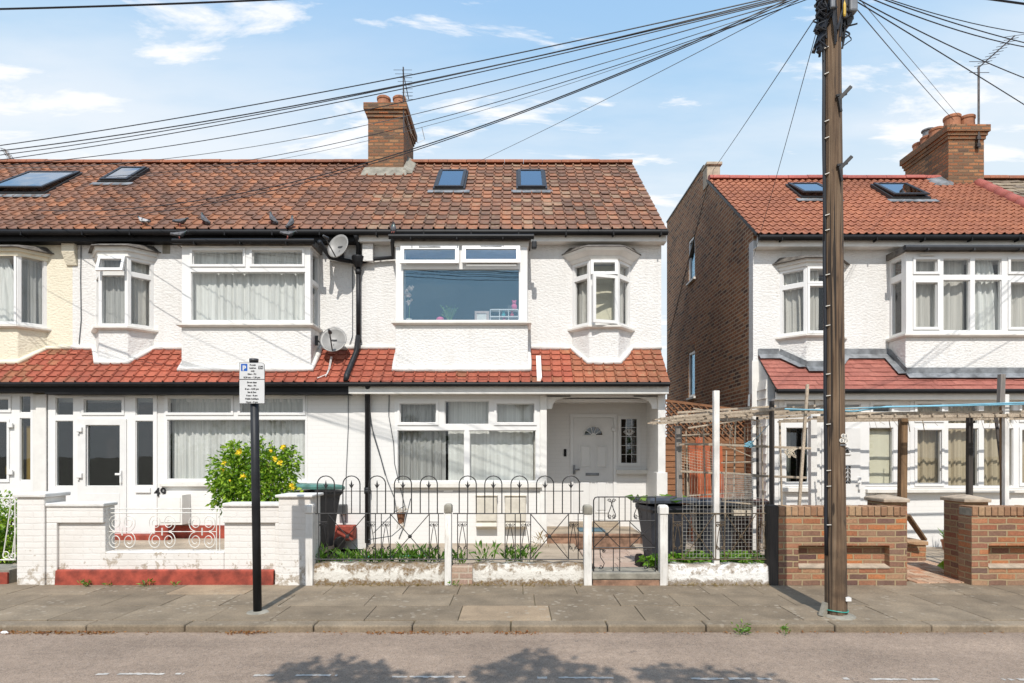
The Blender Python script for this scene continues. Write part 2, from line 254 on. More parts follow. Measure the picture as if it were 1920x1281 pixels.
plain('hose_teal', (0.03, 0.30, 0.24), 0.4, 0.1, 9); plain('rope_blue', (0.18, 0.40, 0.50), 0.7, 0.1, 9); plain('twine', (0.55, 0.47, 0.36), 0.9, 0.2, 30); plain('wire_mesh', (0.42, 0.40, 0.36), 0.5, 0.2, 20, metal=0.3)
plain('orange_board', (0.36, 0.08, 0.022), 0.6, 0.15, 6); plain('rust_pot', (0.20, 0.09, 0.045), 0.85, 0.3, 20)
plain('yellow_rose', (0.85, 0.66, 0.04), 0.6, 0.12, 30); plain('sign_white', (0.62, 0.62, 0.615), 0.45, 0.03, 9); plain('sign_blue', (0.012, 0.10, 0.42), 0.4, 0.05, 9); plain('sign_black', (0.02, 0.02, 0.022), 0.5, 0.05, 9)
plain('tag_white', (0.78, 0.74, 0.66), 0.5, 0.05, 9); plain('yellow_plastic', (0.6, 0.38, 0.03), 0.5, 0.1, 9); plain('grey_plastic', (0.17, 0.18, 0.195), 0.5, 0.12, 9)
plain('toy_pink', (0.75, 0.10, 0.25), 0.5, 0.1, 9); plain('toy_teal', (0.03, 0.45, 0.48), 0.5, 0.1, 9); plain('toy_red', (0.6, 0.02, 0.06), 0.5, 0.1, 9); plain('frame_pink', (0.55, 0.42, 0.36), 0.5, 0.1, 9)
plain('soil', (0.07, 0.05, 0.035), 0.95, 0.4, 25, bmp=0.8, bscale=60)
plain('pigeon_grey', (0.085, 0.088, 0.10), 0.6, 0.15, 40); plain('pigeon_dark', (0.055, 0.055, 0.062), 0.6, 0.2, 40); plain('pigeon_pale', (0.46, 0.45, 0.45), 0.6, 0.15, 40); plain('pigeon_neck', (0.04, 0.09, 0.08), 0.35, 0.2, 40); plain('pigeon_feet', (0.30, 0.09, 0.07), 0.6)
plain('bark', (0.10, 0.075, 0.05), 0.95, 0.3, 12, bmp=0.8, bscale=20); plain('yellow_panel', (0.44, 0.27, 0.05), 0.6, 0.06, 3)
wood('pole_wood', [(0.33, (0.048, 0.028, 0.017)), (0.42, (0.120, 0.072, 0.040)), (0.55, (0.180, 0.118, 0.070)), (0.75, (0.288, 0.212, 0.141))], 38, 0.9, bs=1.0)
wood('grey_lath', [(0.3, (0.25, 0.19, 0.135)), (0.7, (0.55, 0.46, 0.35))], 60, 60, bs=0.3); wood('fence_wood', [(0.3, (0.17, 0.072, 0.032)), (0.7, (0.34, 0.16, 0.075))], 4, 50, axis='z', bs=0.4)
wood('dark_post', [(0.3, (0.028, 0.026, 0.025)), (0.7, (0.075, 0.06, 0.05))], 40, 2); wood('brown_post', [(0.3, (0.10, 0.06, 0.03)), (0.7, (0.27, 0.16, 0.08))], 40, 2); wood('white_post', [(0.25, (0.42, 0.37, 0.31)), (0.42, (0.74, 0.71, 0.66)), (0.8, (0.82, 0.80, 0.77))], 50, 4, bs=0.5)
wood('grey_board', [(0.3, (0.16, 0.14, 0.125)), (0.7, (0.33, 0.30, 0.27))], 40, 2)
cloth('net_white', (0.80, 0.81, 0.78), 0.15, 0.16); cloth('net_grey', (0.52, 0.52, 0.50), 0.2, 0.2); cloth('curtain_beige', (0.60, 0.51, 0.36), 0.2, 0.18); cloth('curtain_silver', (0.68, 0.66, 0.61), 0.2, 0.18); cloth('blind_cream', (0.75, 0.72, 0.56), 0.2, 0.04); cloth('drape_dark', (0.17, 0.16, 0.15), 0.2, 0.2)
glass('pane', 0.03, (0.985, 0.99, 0.985)); glass('pane_bright', 0.15, (0.94, 0.96, 0.97), (0.5, 0.78, 1.0)); glass('pane_dark', 0.06, (0.82, 0.84, 0.83)); glass('skylight_glass', 0.35, (0.25, 0.28, 0.3))
leafmat('rose_leaf', [(0.0, (0.06, 0.15, 0.012)), (0.5, (0.19, 0.33, 0.022)), (1.0, (0.36, 0.48, 0.045))]); leafmat('weed_leaf', [(0.0, (0.06, 0.15, 0.02)), (0.6, (0.13, 0.26, 0.035)), (1.0, (0.24, 0.34, 0.07))]); leafmat('tree_leaf', [(0.0, (0.03, 0.07, 0.015)), (1.0, (0.08, 0.15, 0.03))]); leafmat('hosta_leaf', [(0.0, (0.10, 0.24, 0.02)), (1.0, (0.26, 0.42, 0.05))]); leafmat('dry_leaf', [(0.0, (0.16, 0.06, 0.02)), (0.5, (0.32, 0.12, 0.035)), (1.0, (0.38, 0.22, 0.09))]); leafmat('dry_grass', [(0.0, (0.22, 0.15, 0.06)), (1.0, (0.36, 0.26, 0.12))])
def asphalt():
    m, nt, b = newmat('asphalt'); _, p = pos_uv(nt)
    f = noise(nt, p, 130, 3, 0.7); md = noise(nt, p, 1.1, 6, 0.65); pt = noise(nt, p, 420, 2, 0.5)
    mp = nt.nodes.new('ShaderNodeMapping'); mp.inputs['Scale'].default_value = (0.25, 2.2, 1); nt.links.new(p, mp.inputs[0]); tr = noise(nt, mp.outputs[0], 1.0, 4, 0.6)
    c = ramp(nt, f, [(0.25, (0.19, 0.136, 0.098)), (0.48, (0.335, 0.247, 0.182)), (0.72, (0.50, 0.385, 0.295))])
    c = mix(nt, 1.0, c, ramp(nt, md, [(0.3, 0.8), (0.7, 1.15)]), 'MULTIPLY'); c = mix(nt, 1.0, c, ramp(nt, tr, [(0.35, 0.86), (0.65, 1.08)]), 'MULTIPLY')
    c = mix(nt, 1.0, c, ramp(nt, noise(nt, p, 21, 5, 0.7), [(0.34, 0.84), (0.66, 1.14)]), 'MULTIPLY')
    vo = nt.nodes.new('ShaderNodeTexVoronoi'); vo.inputs['Scale'].default_value = 60; nt.links.new(p, vo.inputs['Vector'])
    c = mix(nt, mth(nt, 'MULTIPLY', ramp(nt, vo.outputs['Distance'], [(0.2, 1.0), (0.42, 0.0)]), 0.6), c, mix(nt, ramp(nt, vo.outputs['Color'], [(0.45, 0.0), (0.55, 1.0)]), (0.11, 0.085, 0.07), (0.44, 0.36, 0.30)))
    cr = nt.nodes.new('ShaderNodeTexVoronoi'); cr.feature = 'DISTANCE_TO_EDGE'; cr.inputs['Scale'].default_value = 0.55
    wv = nt.nodes.new('ShaderNodeVectorMath'); wv.operation = 'ADD'; nn = nt.nodes.new('ShaderNodeTexNoise'); nn.inputs['Scale'].default_value = 3.0; nn.inputs['Detail'].default_value = 6; nt.links.new(p, nn.inputs['Vector']); nt.links.new(p, wv.inputs[0]); nt.links.new(nn.outputs['Color'], wv.inputs[1]); nt.links.new(wv.outputs[0], cr.inputs['Vector'])
    ck = mth(nt, 'MULTIPLY', ramp(nt, cr.outputs['Distance'], [(0.0, 1.0), (0.006, 0.0)]), ramp(nt, md, [(0.5, 0.0), (0.6, 0.6)])); c = mix(nt, ck, c, (0.09, 0.07, 0.06))
    st = ramp(nt, noise(nt, p, 2.7, 5, 0.6), [(0.66, 0.0), (0.74, 0.35)]); c = mix(nt, st, c, (0.12, 0.095, 0.085))
    nt.links.new(c, b.inputs['Base Color']); b.inputs['Roughness'].default_value = 0.92; bump(nt, b, mth(nt, 'ADD', f, mth(nt, 'MULTIPLY', pt, 0.5)), 0.9, 0.008)
def slab(name, stops, lich=0.5):
    m, nt, b = newmat(name); _, p = pos_uv(nt); g = nt.nodes.new('ShaderNodeNewGeometry')
    c = ramp(nt, g.outputs['Random Per Island'], stops)
    f = noise(nt, p, 55, 5, 0.7); md = noise(nt, p, 2.4, 6, 0.65)
    c = mix(nt, 1.0, c, ramp(nt, f, [(0.3, 0.75), (0.7, 1.2)]), 'MULTIPLY'); c = mix(nt, 1.0, c, ramp(nt, md, [(0.3, 0.68), (0.7, 1.22)]), 'MULTIPLY')
    v = nt.nodes.new('ShaderNodeTexVoronoi'); v.inputs['Scale'].default_value = 11; nt.links.new(p, v.inputs['Vector'])
    sp = mth(nt, 'MULTIPLY', ramp(nt, v.outputs['Distance'], [(0.2, 1.0), (0.3, 0.0)]), ramp(nt, noise(nt, p, 1.3, 5, 0.7), [(0.47, 0.0), (0.56, 1.0)]))
    c = mix(nt, mth(nt, 'MULTIPLY', sp, lich), c, (0.38, 0.33, 0.26))
    nt.links.new(c, b.inputs['Base Color']); b.inputs['Roughness'].default_value = 0.92; bump(nt, b, f, 0.5, 0.006)
asphalt()
slab('flagstone', [(0.0, (0.199, 0.152, 0.101)), (0.5, (0.227, 0.175, 0.117)), (0.85, (0.252, 0.196, 0.133)), (1.0, (0.339, 0.247, 0.158))], 0.55); slab('kerbstone', [(0.0, (0.215, 0.167, 0.113)), (1.0, (0.253, 0.198, 0.137))], 0.3)
slab('garden_concrete', [(0.0, (0.36, 0.29, 0.215)), (1.0, (0.44, 0.36, 0.27))], 0.15); slab('path_tile', [(0.0, (0.42, 0.2, 0.11)), (0.5, (0.46, 0.29, 0.19)), (1.0, (0.5, 0.36, 0.25))], 0.1)
slab('crazy_paving', [(0.0, (0.42, 0.30, 0.235)), (1.0, (0.50, 0.39, 0.31))], 0.1); slab('dark_joint', [(0.0, (0.149, 0.128, 0.068)), (1.0, (0.171, 0.135, 0.081))], 0.0)
slab('road_white', [(0.0, (0.50, 0.46, 0.41)), (1.0, (0.56, 0.52, 0.47))], 0.0); slab('ground_earth', [(0.0, (0.16, 0.14, 0.1)), (1.0, (0.2, 0.17, 0.12))], 0.0)

# ------------------------------------------------------------------ mesh helpers
class MB:
    def __init__(s): s.v = []; s.f = []; s.m = []
    def add(s, vs, fs, mi=0):
        o = len(s.v); s.v += [tuple(v) for v in vs]; s.f += [tuple(i + o for i in f) for f in fs]; s.m += [mi] * len(fs)
    def quad(s, a, b, c, d, mi=0): s.add([a, b, c, d], [(0, 1, 2, 3)], mi)
    def box(s, x0, x1, y0, y1, z0, z1, mi=0):
        s.add([(x0, y0, z0), (x1, y0, z0), (x1, y1, z0), (x0, y1, z0), (x0, y0, z1), (x1, y0, z1), (x1, y1, z1), (x0, y1, z1)],
              [(0, 3, 2, 1), (4, 5, 6, 7), (0, 1, 5, 4), (1, 2, 6, 5), (2, 3, 7, 6), (3, 0, 4, 7)], mi)
    def hexa(s, b4, t4, mi=0): s.add(list(b4) + list(t4), [(0, 3, 2, 1), (4, 5, 6, 7), (0, 1, 5, 4), (1, 2, 6, 5), (2, 3, 7, 6), (3, 0, 4, 7)], mi)
    def bar(s, p, q, w, h=None, mi=0, up=(0, 0, 1)):
        p = Vector(p); q = Vector(q); h = h or w; d = (q - p).normalized(); u = Vector(up)
        if abs(d.dot(u)) > 0.98: u = Vector((0, 1, 0))
        a = d.cross(u).normalized() * w / 2; b = a.cross(d).normalized() * h / 2
        s.hexa([p - a - b, p + a - b, p + a + b, p - a + b], [q - a - b, q + a - b, q + a + b, q - a + b], mi)
    def tube(s, pts, r, n=6, mi=0, closed=False, caps=True):
        pts = [Vector(p) for p in pts]; k = len(pts); rs = r if isinstance(r, (list, tuple)) else [r] * k
        rings = []; ref = None
        for i, p in enumerate(pts):
            a = pts[i - 1] if (i > 0 or closed) else p; b = pts[(i + 1) % k] if (i < k - 1 or closed) else p
            t = (b - a).normalized() if (b - a).length > 1e-9 else Vector((0, 0, 1))
            if ref is None: ref = Vector((0, 0, 1)) if abs(t.z) < 0.9 else Vector((1, 0, 0))
            x = t.cross(ref).normalized() if t.cross(ref).length > 1e-6 else Vector((1, 0, 0)); y = x.cross(t).normalized(); ref = y if abs(t.dot(y)) < 0.99 else ref
            rings.append([p + (x * math.cos(2 * math.pi * j / n) + y * math.sin(2 * math.pi * j / n)) * rs[i] for j in range(n)])
        vs = [v for rg in rings for v in rg]; fs = []
        for i in range(k if closed else k - 1):
            i2 = (i + 1) % k
            for j in range(n): fs.append((i * n + j, i * n + (j + 1) % n, i2 * n + (j + 1) % n, i2 * n + j))
        if caps and not closed: fs.append(tuple(range(n - 1, -1, -1))); fs.append(tuple((k - 1) * n + j for j in range(n)))
        s.add(vs, fs, mi)
    def lathe(s, prof, c, n=16, mi=0, axis='z'):
        vs = []; fs = []; k = len(prof); c = Vector(c)
        for r, h in prof:
            for j in range(n):
                a = 2 * math.pi * j / n; u, v = r * math.cos(a), r * math.sin(a)
                vs.append(c + (Vector((u, v, h)) if axis == 'z' else Vector((u, h, v)) if axis == 'y' else Vector((h, u, v))))
        for i in range(k - 1):
            for j in range(n): fs.append((i * n + j, i * n + (j + 1) % n, (i + 1) * n + (j + 1) % n, (i + 1) * n + j))
        fs.append(tuple(range(n - 1, -1, -1))); fs.append(tuple((k - 1) * n + j for j in range(n))); s.add(vs, fs, mi)
    def ball(s, c, r, n=8, m=6, mi=0):
        c = Vector(c); rr = r if isinstance(r, (tuple, list)) else (r, r, r); vs = []; fs = []
        for i in range(m + 1):
            t = math.pi * i / m
            for j in range(n):
                a = 2 * math.pi * j / n; vs.append(c + Vector((rr[0] * math.sin(t) * math.cos(a), rr[1] * math.sin(t) * math.sin(a), rr[2] * math.cos(t))))
        for i in range(m):
            for j in range(n): fs.append((i * n + j, (i + 1) * n + j, (i + 1) * n + (j + 1) % n, i * n + (j + 1) % n))
        s.add(vs, fs, mi)
    def prism(s, poly, ax, d0, d1, mi=0):
        n = len(poly)
        def mk(p, d): return (p[0], d, p[1]) if ax == 'y' else (d, p[0], p[1]) if ax == 'x' else (p[0], p[1], d)
        vs = [mk(p, d0) for p in poly] + [mk(p, d1) for p in poly]
        fs = [tuple(range(n)), tuple(range(2 * n - 1, n - 1, -1))] + [(i, (i + 1) % n, n + (i + 1) % n, n + i) for i in range(n)]
        s.add(vs, fs, mi)
    def leaf(s, p, d, w, l, mi=0, droop=0.0, r=rnd):
        d = Vector(d).normalized(); sd = d.cross(Vector((r.uniform(-1, 1), r.uniform(-1, 1), r.uniform(-1, 1))))
        sd = sd.normalized() if sd.length > 1e-4 else Vector((1, 0, 0)); p = Vector(p); nn = d.cross(sd)
        m1 = p + d * l * 0.45 + nn * l * 0.06; tip = p + d * l + Vector((0, 0, -droop * l))
        s.add([p, m1 + sd * w / 2 + nn * w * .12, tip, m1 - sd * w / 2 + nn * w * .12, m1], [(0, 1, 4), (1, 2, 4), (2, 3, 4), (3, 0, 4)], mi)
WL = {}
def wloc(o): return WL.get(o.name, Vector((0, 0, 0)))
def tag(o, label=None, cat=None, group=None, kind=None):
    if label: o['label'] = label
    if cat: o['category'] = cat
    if group: o['group'] = group
    if kind: o['kind'] = kind
    return o
def thing(name, label, cat, loc=(0, 0, 0), group=None):
    o = bpy.data.objects.new(name, None); o.empty_display_size = 0.1; COL.objects.link(o); o.location = loc; WL[o.name] = Vector(loc)
    return tag(o, label, cat, group)
def build(mb, name, mats, parent=None, smooth=False, bevel=0.0, label=None, cat=None, group=None, kind=None, origin=None):
    """one mesh object; the collected vertices are world coordinates"""
    if isinstance(mats, str): mats = [mats]
    base = wloc(parent) if parent else Vector(origin or (0, 0, 0))
    me = bpy.data.meshes.new(name); me.from_pydata([tuple(Vector(v) - base) for v in mb.v], [], mb.f)
    for m in mats: me.materials.append(MATS[m])
    me.polygons.foreach_set('material_index', mb.m)
    if smooth: me.polygons.foreach_set('use_smooth', [True] * len(me.polygons))
    me.update(); o = bpy.data.objects.new(name, me); COL.objects.link(o)
    if parent: o.parent = parent
    else: o.location = base
    WL[o.name] = base
    if bevel:
        b = o.modifiers.new('bevel', 'BEVEL'); b.width = bevel; b.segments = 2; b.limit_method = 'ANGLE'; b.angle_limit = R(40)
    return tag(o, label, cat, group, kind)
def copy_tree(o, parent=None):
    c = o.copy(); COL.objects.link(c)
    if parent: c.parent = parent
    for ch in [x for x in bpy.data.objects if x.parent == o]: copy_tree(ch, c)
    return c
def front(Y): return lambda u, d, z: (u, Y + d, z)
def plane(p0, p1):
    p0 = Vector((p0[0], p0[1], 0)); p1 = Vector((p1[0], p1[1], 0)); t = (p1 - p0).normalized(); n = Vector((-t.y, t.x, 0))
    return lambda u, d, z: tuple(p0 + t * u + n * d + Vector((0, 0, z)))
def holed(mb, tf, u0, u1, z0, z1, d0, d1, holes=(), mi=0, back=True):
    """slab between depths d0 (outside) and d1 with rectangular holes"""
    us = sorted({round(x, 5) for x in [u0, u1] + [h[k] for h in holes for k in (0, 1)] if u0 - 1e-6 <= x <= u1 + 1e-6})
    zs = sorted({round(x, 5) for x in [z0, z1] + [h[k] for h in holes for k in (2, 3)] if z0 - 1e-6 <= x <= z1 + 1e-6})
    def solid(i, j):
        if i < 0 or j < 0 or i >= len(us) - 1 or j >= len(zs) - 1: return False
        a = (us[i] + us[i + 1]) / 2; b = (zs[j] + zs[j + 1]) / 2
        return not any(h[0] < a < h[1] and h[2] < b < h[3] for h in holes)
    for i in range(len(us) - 1):
        for j in range(len(zs) - 1):
            if not solid(i, j): continue
            a, b, c, d = us[i], us[i + 1], zs[j], zs[j + 1]
            mb.quad(tf(a, d0, c), tf(b, d0, c), tf(b, d0, d), tf(a, d0, d), mi)
            if back: mb.quad(tf(a, d1, d), tf(b, d1, d), tf(b, d1, c), tf(a, d1, c), mi)
            if not solid(i - 1, j): mb.quad(tf(a, d0, c), tf(a, d0, d), tf(a, d1, d), tf(a, d1, c), mi)
            if not solid(i + 1, j): mb.quad(tf(b, d0, d), tf(b, d0, c), tf(b, d1, c), tf(b, d1, d), mi)
            if not solid(i, j - 1): mb.quad(tf(b, d0, c), tf(a, d0, c), tf(a, d1, c), tf(b, d1, c), mi)
            if not solid(i, j + 1): mb.quad(tf(a, d0, d), tf(b, d0, d), tf(b, d1, d), tf(a, d1, d), mi)
def tbox(mb, tf, u0, u1, d0, d1, z0, z1, mi=0):
    mb.hexa([tf(u0, d0, z0), tf(u1, d0, z0), tf(u1, d1, z0), tf(u0, d1, z0)], [tf(u0, d0, z1), tf(u1, d0, z1), tf(u1, d1, z1), tf(u0, d1, z1)], mi)
def glazing(parent, tf, rect, panes, opens=(), glass_m='pane', name='window', depth=0.07, vents=(), beads=(), frame_m='upvc', label=None):
    """window: frame with one hole per pane, raised casement frames round the ones in opens, glass as a sub-part"""
    fm = MB(); u0, u1, z0, z1 = rect
    holed(fm, tf, u0, u1, z0, z1, 0, depth, panes)
    for i in opens:
        a, b, c, d = panes[i]; w = 0.042
        holed(fm, tf, a - w, b + w, c - w, d + w, -0.018, -0.0015, [(a, b, c, d)])
    for a, b, c, d in panes:                                   # glazing bead step inside each hole
        holed(fm, tf, a + 0.0015, b - 0.0015, c + 0.0015, d - 0.0015, 0.018, depth - 0.003, [(a + 0.012, b - 0.012, c + 0.012, d - 0.012)])
    fo = build(fm, name, frame_m, parent, bevel=0.004, label=label)
    gm = MB()
    for a, b, c, d in panes: tbox(gm, tf, a + 0.01, b - 0.01, 0.033, 0.037, c + 0.01, d - 0.01)
    build(gm, 'pane', glass_m, fo)
    if vents:
        vm = MB()
        for a, b, z in vents: tbox(vm, tf, a, b, -0.034, -0.0195, z - 0.012, z + 0.012)
        build(vm, 'trickle_vent', 'white_sill', fo, bevel=0.004)
    return fo
def curtain(tf, u0, u1, z0, z1, d, mat, label, folds=9, amp=0.035, seed=1, scallop=0.0, group=None, hem=0.0, flare=0.0):
    r = random.Random(seed); mb = MB(); n = max(24, int(folds * 8)); rows = 7; ph = [r.uniform(0, 6.28) for _ in range(4)]; vs = []
    for j in range(rows + 1):
        t = j / rows
        for i in range(n + 1):
            s = i / n; k = folds * 2 * math.pi * s
            aw = amp * (0.35 + 0.85 * abs(math.sin(s * 6.3 + ph[1] * 2)))
            w = (math.sin(k + ph[0] + 0.8 * math.sin(k * 0.31 + ph[1])) * 0.6 + math.sin(k * 1.73 + ph[2]) * 0.3 + math.sin(k * 0.5 + ph[3] + t) * 0.35) * aw * (0.55 + 0.45 * (1 - t))
            z = z0 + (z1 - z0) * t + (scallop * math.sin(k * 1.0) if j == rows else 0) + (hem * math.sin(k * 0.7) if j == 0 else 0)
            uu = u0 + (u1 - u0) * s
            if flare: uu = u0 + (u1 - u0) * s * (1 - flare * t * t)
            vs.append(tf(uu, d + w, z))
    fs = [(j * (n + 1) + i, j * (n + 1) + i + 1, (j + 1) * (n + 1) + i + 1, (j + 1) * (n + 1) + i) for j in range(rows) for i in range(n)]
    mb.add(vs, fs); return build(mb, 'curtain', mat, None, smooth=True, label=label, cat='curtain', group=group, origin=tf((u0 + u1) / 2, d, z0))
PROF = {'roll': [(0, 0), (.035, .024), (.1, .036), (.165, .024), (.2, .004), (.24, .0), (.6, -.003), (1.03, 0)],
        'wave': [(0, .0), (.12, .018), (.25, .028), (.38, .02), (.5, .004), (.75, -.004), (1.02, .0)],
        'flat': [(0.006, 0), (0.5, .001), (.994, 0)]}
def tile_field(mb, p0, ud, sd, nrm, width, length, tw, tl, style, mi=0, seed=3, keep=None, jit=0.003, mid=None):
    r = random.Random(seed); p0 = Vector(p0); ud = Vector(ud).normalized(); sd = Vector(sd).normalized(); nrm = Vector(nrm).normalized()
    nu = max(1, round(width / tw)); ns = max(1, round(length / tl)); tw = width / nu; tl = length / ns; pr = PROF[style]
    th = 0.022 if style != 'flat' else 0.014; lip = 0.015 if style != 'flat' else 0.012
    for j in range(ns):
        off = (tw / 2 if (style == 'flat' and j % 2) else 0)
        for i in range(nu + (1 if off else 0)):
            u = i * tw - off; s0 = j * tl - 0.02; s1 = (j + 1) * tl + 0.03
            ua, ub = max(u, 0), min(u + tw, width)
            if ub - ua < 0.02: continue
            if keep and not keep((ua + ub) / 2, (j + .5) * tl): continue
            js = r.uniform(-jit, jit) * 2; jh = r.uniform(-jit, jit) * 0.9; tilt = r.uniform(-jit, jit); n = len(pr); vs = []
            for s_, hh in ((s0 + js, th), (s1, -0.002)):
                for a, h in pr:
                    uu = ua + (ub - ua) * a; vs.append(p0 + ud * uu + sd * s_ + nrm * (h + hh + jh + tilt * a))
            for a, h in pr:
                uu = ua + (ub - ua) * a; vs.append(p0 + ud * uu + sd * (s0 + js + 0.004) + nrm * (h + th + jh + tilt * a - lip))
            fs = [(k, k + 1, n + k + 1, n + k) for k in range(n - 1)] + [(2 * n + k, 2 * n + k + 1, k + 1, k) for k in range(n - 1)]
            mb.add(vs, fs, mid(i, j, r) if mid else mi)
def text_mesh(mb, s, size, at, mi=0, align='CENTER', rx=90, ext=0.0006, bold=0.0, rz=0):
    cu = bpy.data.curves.new('lettering', 'FONT'); cu.body = s; cu.size = size; cu.align_x = align; cu.extrude = ext; cu.offset = bold
    ob = bpy.data.objects.new('lettering', cu); COL.objects.link(ob); dg = bpy.context.evaluated_depsgraph_get()
    me = bpy.data.meshes.new_from_object(ob.evaluated_get(dg)); M = Matrix.Translation(at) @ Matrix.Rotation(R(rz), 4, 'Z') @ Matrix.Rotation(R(rx), 4, 'X')
    mb.add([M @ v.co for v in me.vertices], [tuple(p.vertices) for p in me.polygons], mi)
    bpy.data.objects.remove(ob); bpy.data.curves.remove(cu); bpy.data.meshes.remove(me)
# ------------------------------------------------------------------ ground, road, pavement
U, BAYF, G, GD, ZR = 11.1, 10.62, 10.7, 10.5, -0.068
YK, YB = 5.61, 7.32
def setting():
    m = MB(); m.quad((-300, -300, -0.16), (300, -300, -0.16), (300, 300, -0.16), (-300, 300, -0.16)); build(m, 'ground', 'ground_earth', kind='structure')
    m = MB(); n = 40
    m.quad((-60, -3.6, ZR), (60, -3.6, ZR), (60, YK + 0.02, ZR), (-60, YK + 0.02, ZR)); build(m, 'road', 'asphalt', kind='structure')
    m = MB(); r = random.Random(4); x = -17.0                      # kerb stones
    while x < 17:
        w = r.choice((0.9, 0.92, 1.2)); j = r.uniform(-.004, .004); m.box(x + .004, x + w - .004, YK + j, YK + 0.17, -0.2, r.uniform(-.003, .003)); x += w
    build(m, 'kerb', 'kerbstone', bevel=0.018, kind='structure')
    m = MB(); m.box(-17, 17, YK + 0.165, 7.6, -0.2, -0.014); build(m, 'pavement_bed', 'dark_joint', kind='structure')
    m = MB(); rows = [(5.785, 6.33), (6.335, 6.84), (6.845, 7.55)]
    for k, (a, b) in enumerate(rows):
        x = -17 + k * 0.31
        while x < 17:
            w = r.choice((0.62, 0.75, 0.9, 0.9)); h = [r.uniform(-.003, .003) for _ in range(4)]
            x0, x1, y0, y1 = x + .0035, x + w - .0035, a, b - .002
            m.hexa([(x0, y0, -.06), (x1, y0, -.06), (x1, y1, -.06), (x0, y1, -.06)], [(x0, y0, h[0]), (x1, y0, h[1]), (x1, y1, h[2]), (x0, y1, h[3])]); x += w
    build(m, 'pavement', 'flagstone', bevel=0.006, kind='structure')
    m = MB()                                                      # worn broken edge line
    for a, b, y in ((-40, -15, 1263), (182, 345, 1264.5), (476, 633, 1267), (735, 873, 1270), (1003, 1150, 1271.5), (1296, 1450, 1273.5), (1580, 1600, 1273), (1632, 1760, 1274.5), (1880, 1990, 1275)):
        Y = 1.668 * F / (y - HY); x = X(a, Y); xe = X(b, Y); i = 0
        while x < xe:
            w = r.uniform(0.015, 0.05); k = min(x + w, xe); e = [r.uniform(-.009, .009) for _ in range(4)]
            if r.random() > 0.2: m.quad((x, Y - .018 + e[0], ZR + .004), (k, Y - .018 + e[1], ZR + .004), (k, Y + .016 + e[2], ZR + .004), (x, Y + .016 + e[3], ZR + .004))
            x = k
    build(m, 'road_marking', 'road_white', kind='structure')
    m = MB(); g = random.Random(5)
    def paved(name, x0, x1, y0, y1, z, w, l, mat, skip=None):
        mm = MB(); y = y0
        while y < y1 - .01:
            x = x0 - g.uniform(0, w * .4); ye = min(y + l, y1)
            while x < x1 - .01:
                xe = min(x + w * g.uniform(.85, 1.1), x1); xa = max(x, x0)
                if xe - xa > .03: mm.box(xa + .004, xe - .004, y + .004, ye - .004, z - .1, z + g.uniform(-.003, .003))
                x = xe
            y = ye
        mm.box(x0, x1, y0, y1, z - .12, z - .012); build(mm, name, mat, kind='structure', bevel=0.004)
    paved('front_garden_paving', X(-40, 9), X(575, 9), 7.55, 11.0, 0.09, 1.4, 1.2, 'garden_concrete')
    paved('front_garden_paving', -2.55, 1.05, 7.46, 11.0, 0.0, 1.3, 1.1, 'garden_concrete')
    paved('garden_path', 1.055, 2.05, 7.46, 9.9, 0.02, 0.45, 0.42, 'crazy_paving')
    paved('front_garden_paving', 2.055, 4.30, 7.46, 11.6, -0.005, 1.1, 0.9, 'garden_concrete')
    paved('front_garden_paving', 4.305, 10.2, 7.55, 10.9, -0.03, 0.9, 0.7, 'garden_concrete')
    paved('garden_path', 4.95, 6.15, 7.42, 8.9, 0.012, 0.14, 0.14, 'path_tile')
setting()

# ------------------------------------------------------------------ houses
def rp(x0, x1, y0, y1, Y): return (X(x0, Y), X(x1, Y), Z(y1, Y), Z(y0, Y))
EZ, EY, RY, SL = 5.633, 10.85, 14.04, 0.8495
RZ = EZ + (RY - EY) * SL
CT, CE = 3.515, 10.40                      # canopy top height at the wall, canopy eave
CS = 0.987
def main_roof(h, x0, x1, mat, tw, tl, style, ez=EZ, sl=SL, ry=RY, seed=1, ridge_m='ridge_clay', verge=None, jit=0.004):
    rz = ez + (ry - EY) * sl; m = MB(); sd = (0, 1, sl); nr = (0, -sl, 1); L = (ry - EY) * math.hypot(1, sl)
    tile_field(m, (x0, EY, ez), (1, 0, 0), sd, nr, x1 - x0, L - 0.02, tw, tl, style, seed=seed, jit=jit)
    ro = build(m, 'roof', mat, h)
    m = MB(); yb = 17.2; zb = rz - (yb - ry) * sl                  # boarded deck under the tiles and the back slope
    m.hexa([(x0, EY + .03, ez - .035), (x1, EY + .03, ez - .035), (x1, ry, rz - .035), (x0, ry, rz - .035)], [(x0, EY + .03, ez - .012), (x1, EY + .03, ez - .012), (x1, ry, rz - .012), (x0, ry, rz - .012)])
    m.hexa([(x0, ry, rz - .035), (x1, ry, rz - .035), (x1, yb, zb - .035), (x0, yb, zb - .035)], [(x0, ry, rz - .01), (x1, ry, rz - .01), (x1, yb, zb - .01), (x0, yb, zb - .01)])
    build(m, 'roof_deck', 'dark_felt', ro)
    m = MB(); x = x0; r = random.Random(seed + 50)
    while x < x1 - .05:
        w = min(0.44, x1 - x); zz = rz + r.uniform(.0, .012); pts = [(ry + .125 * math.cos(a), zz - .02 + .105 * math.sin(a)) for a in [math.pi * k / 8 for k in range(9)]]
        m.prism(pts, 'x', x + .004, x + w - .004); x += w
    build(m, 'ridge', ridge_m, ro, smooth=False); return ro
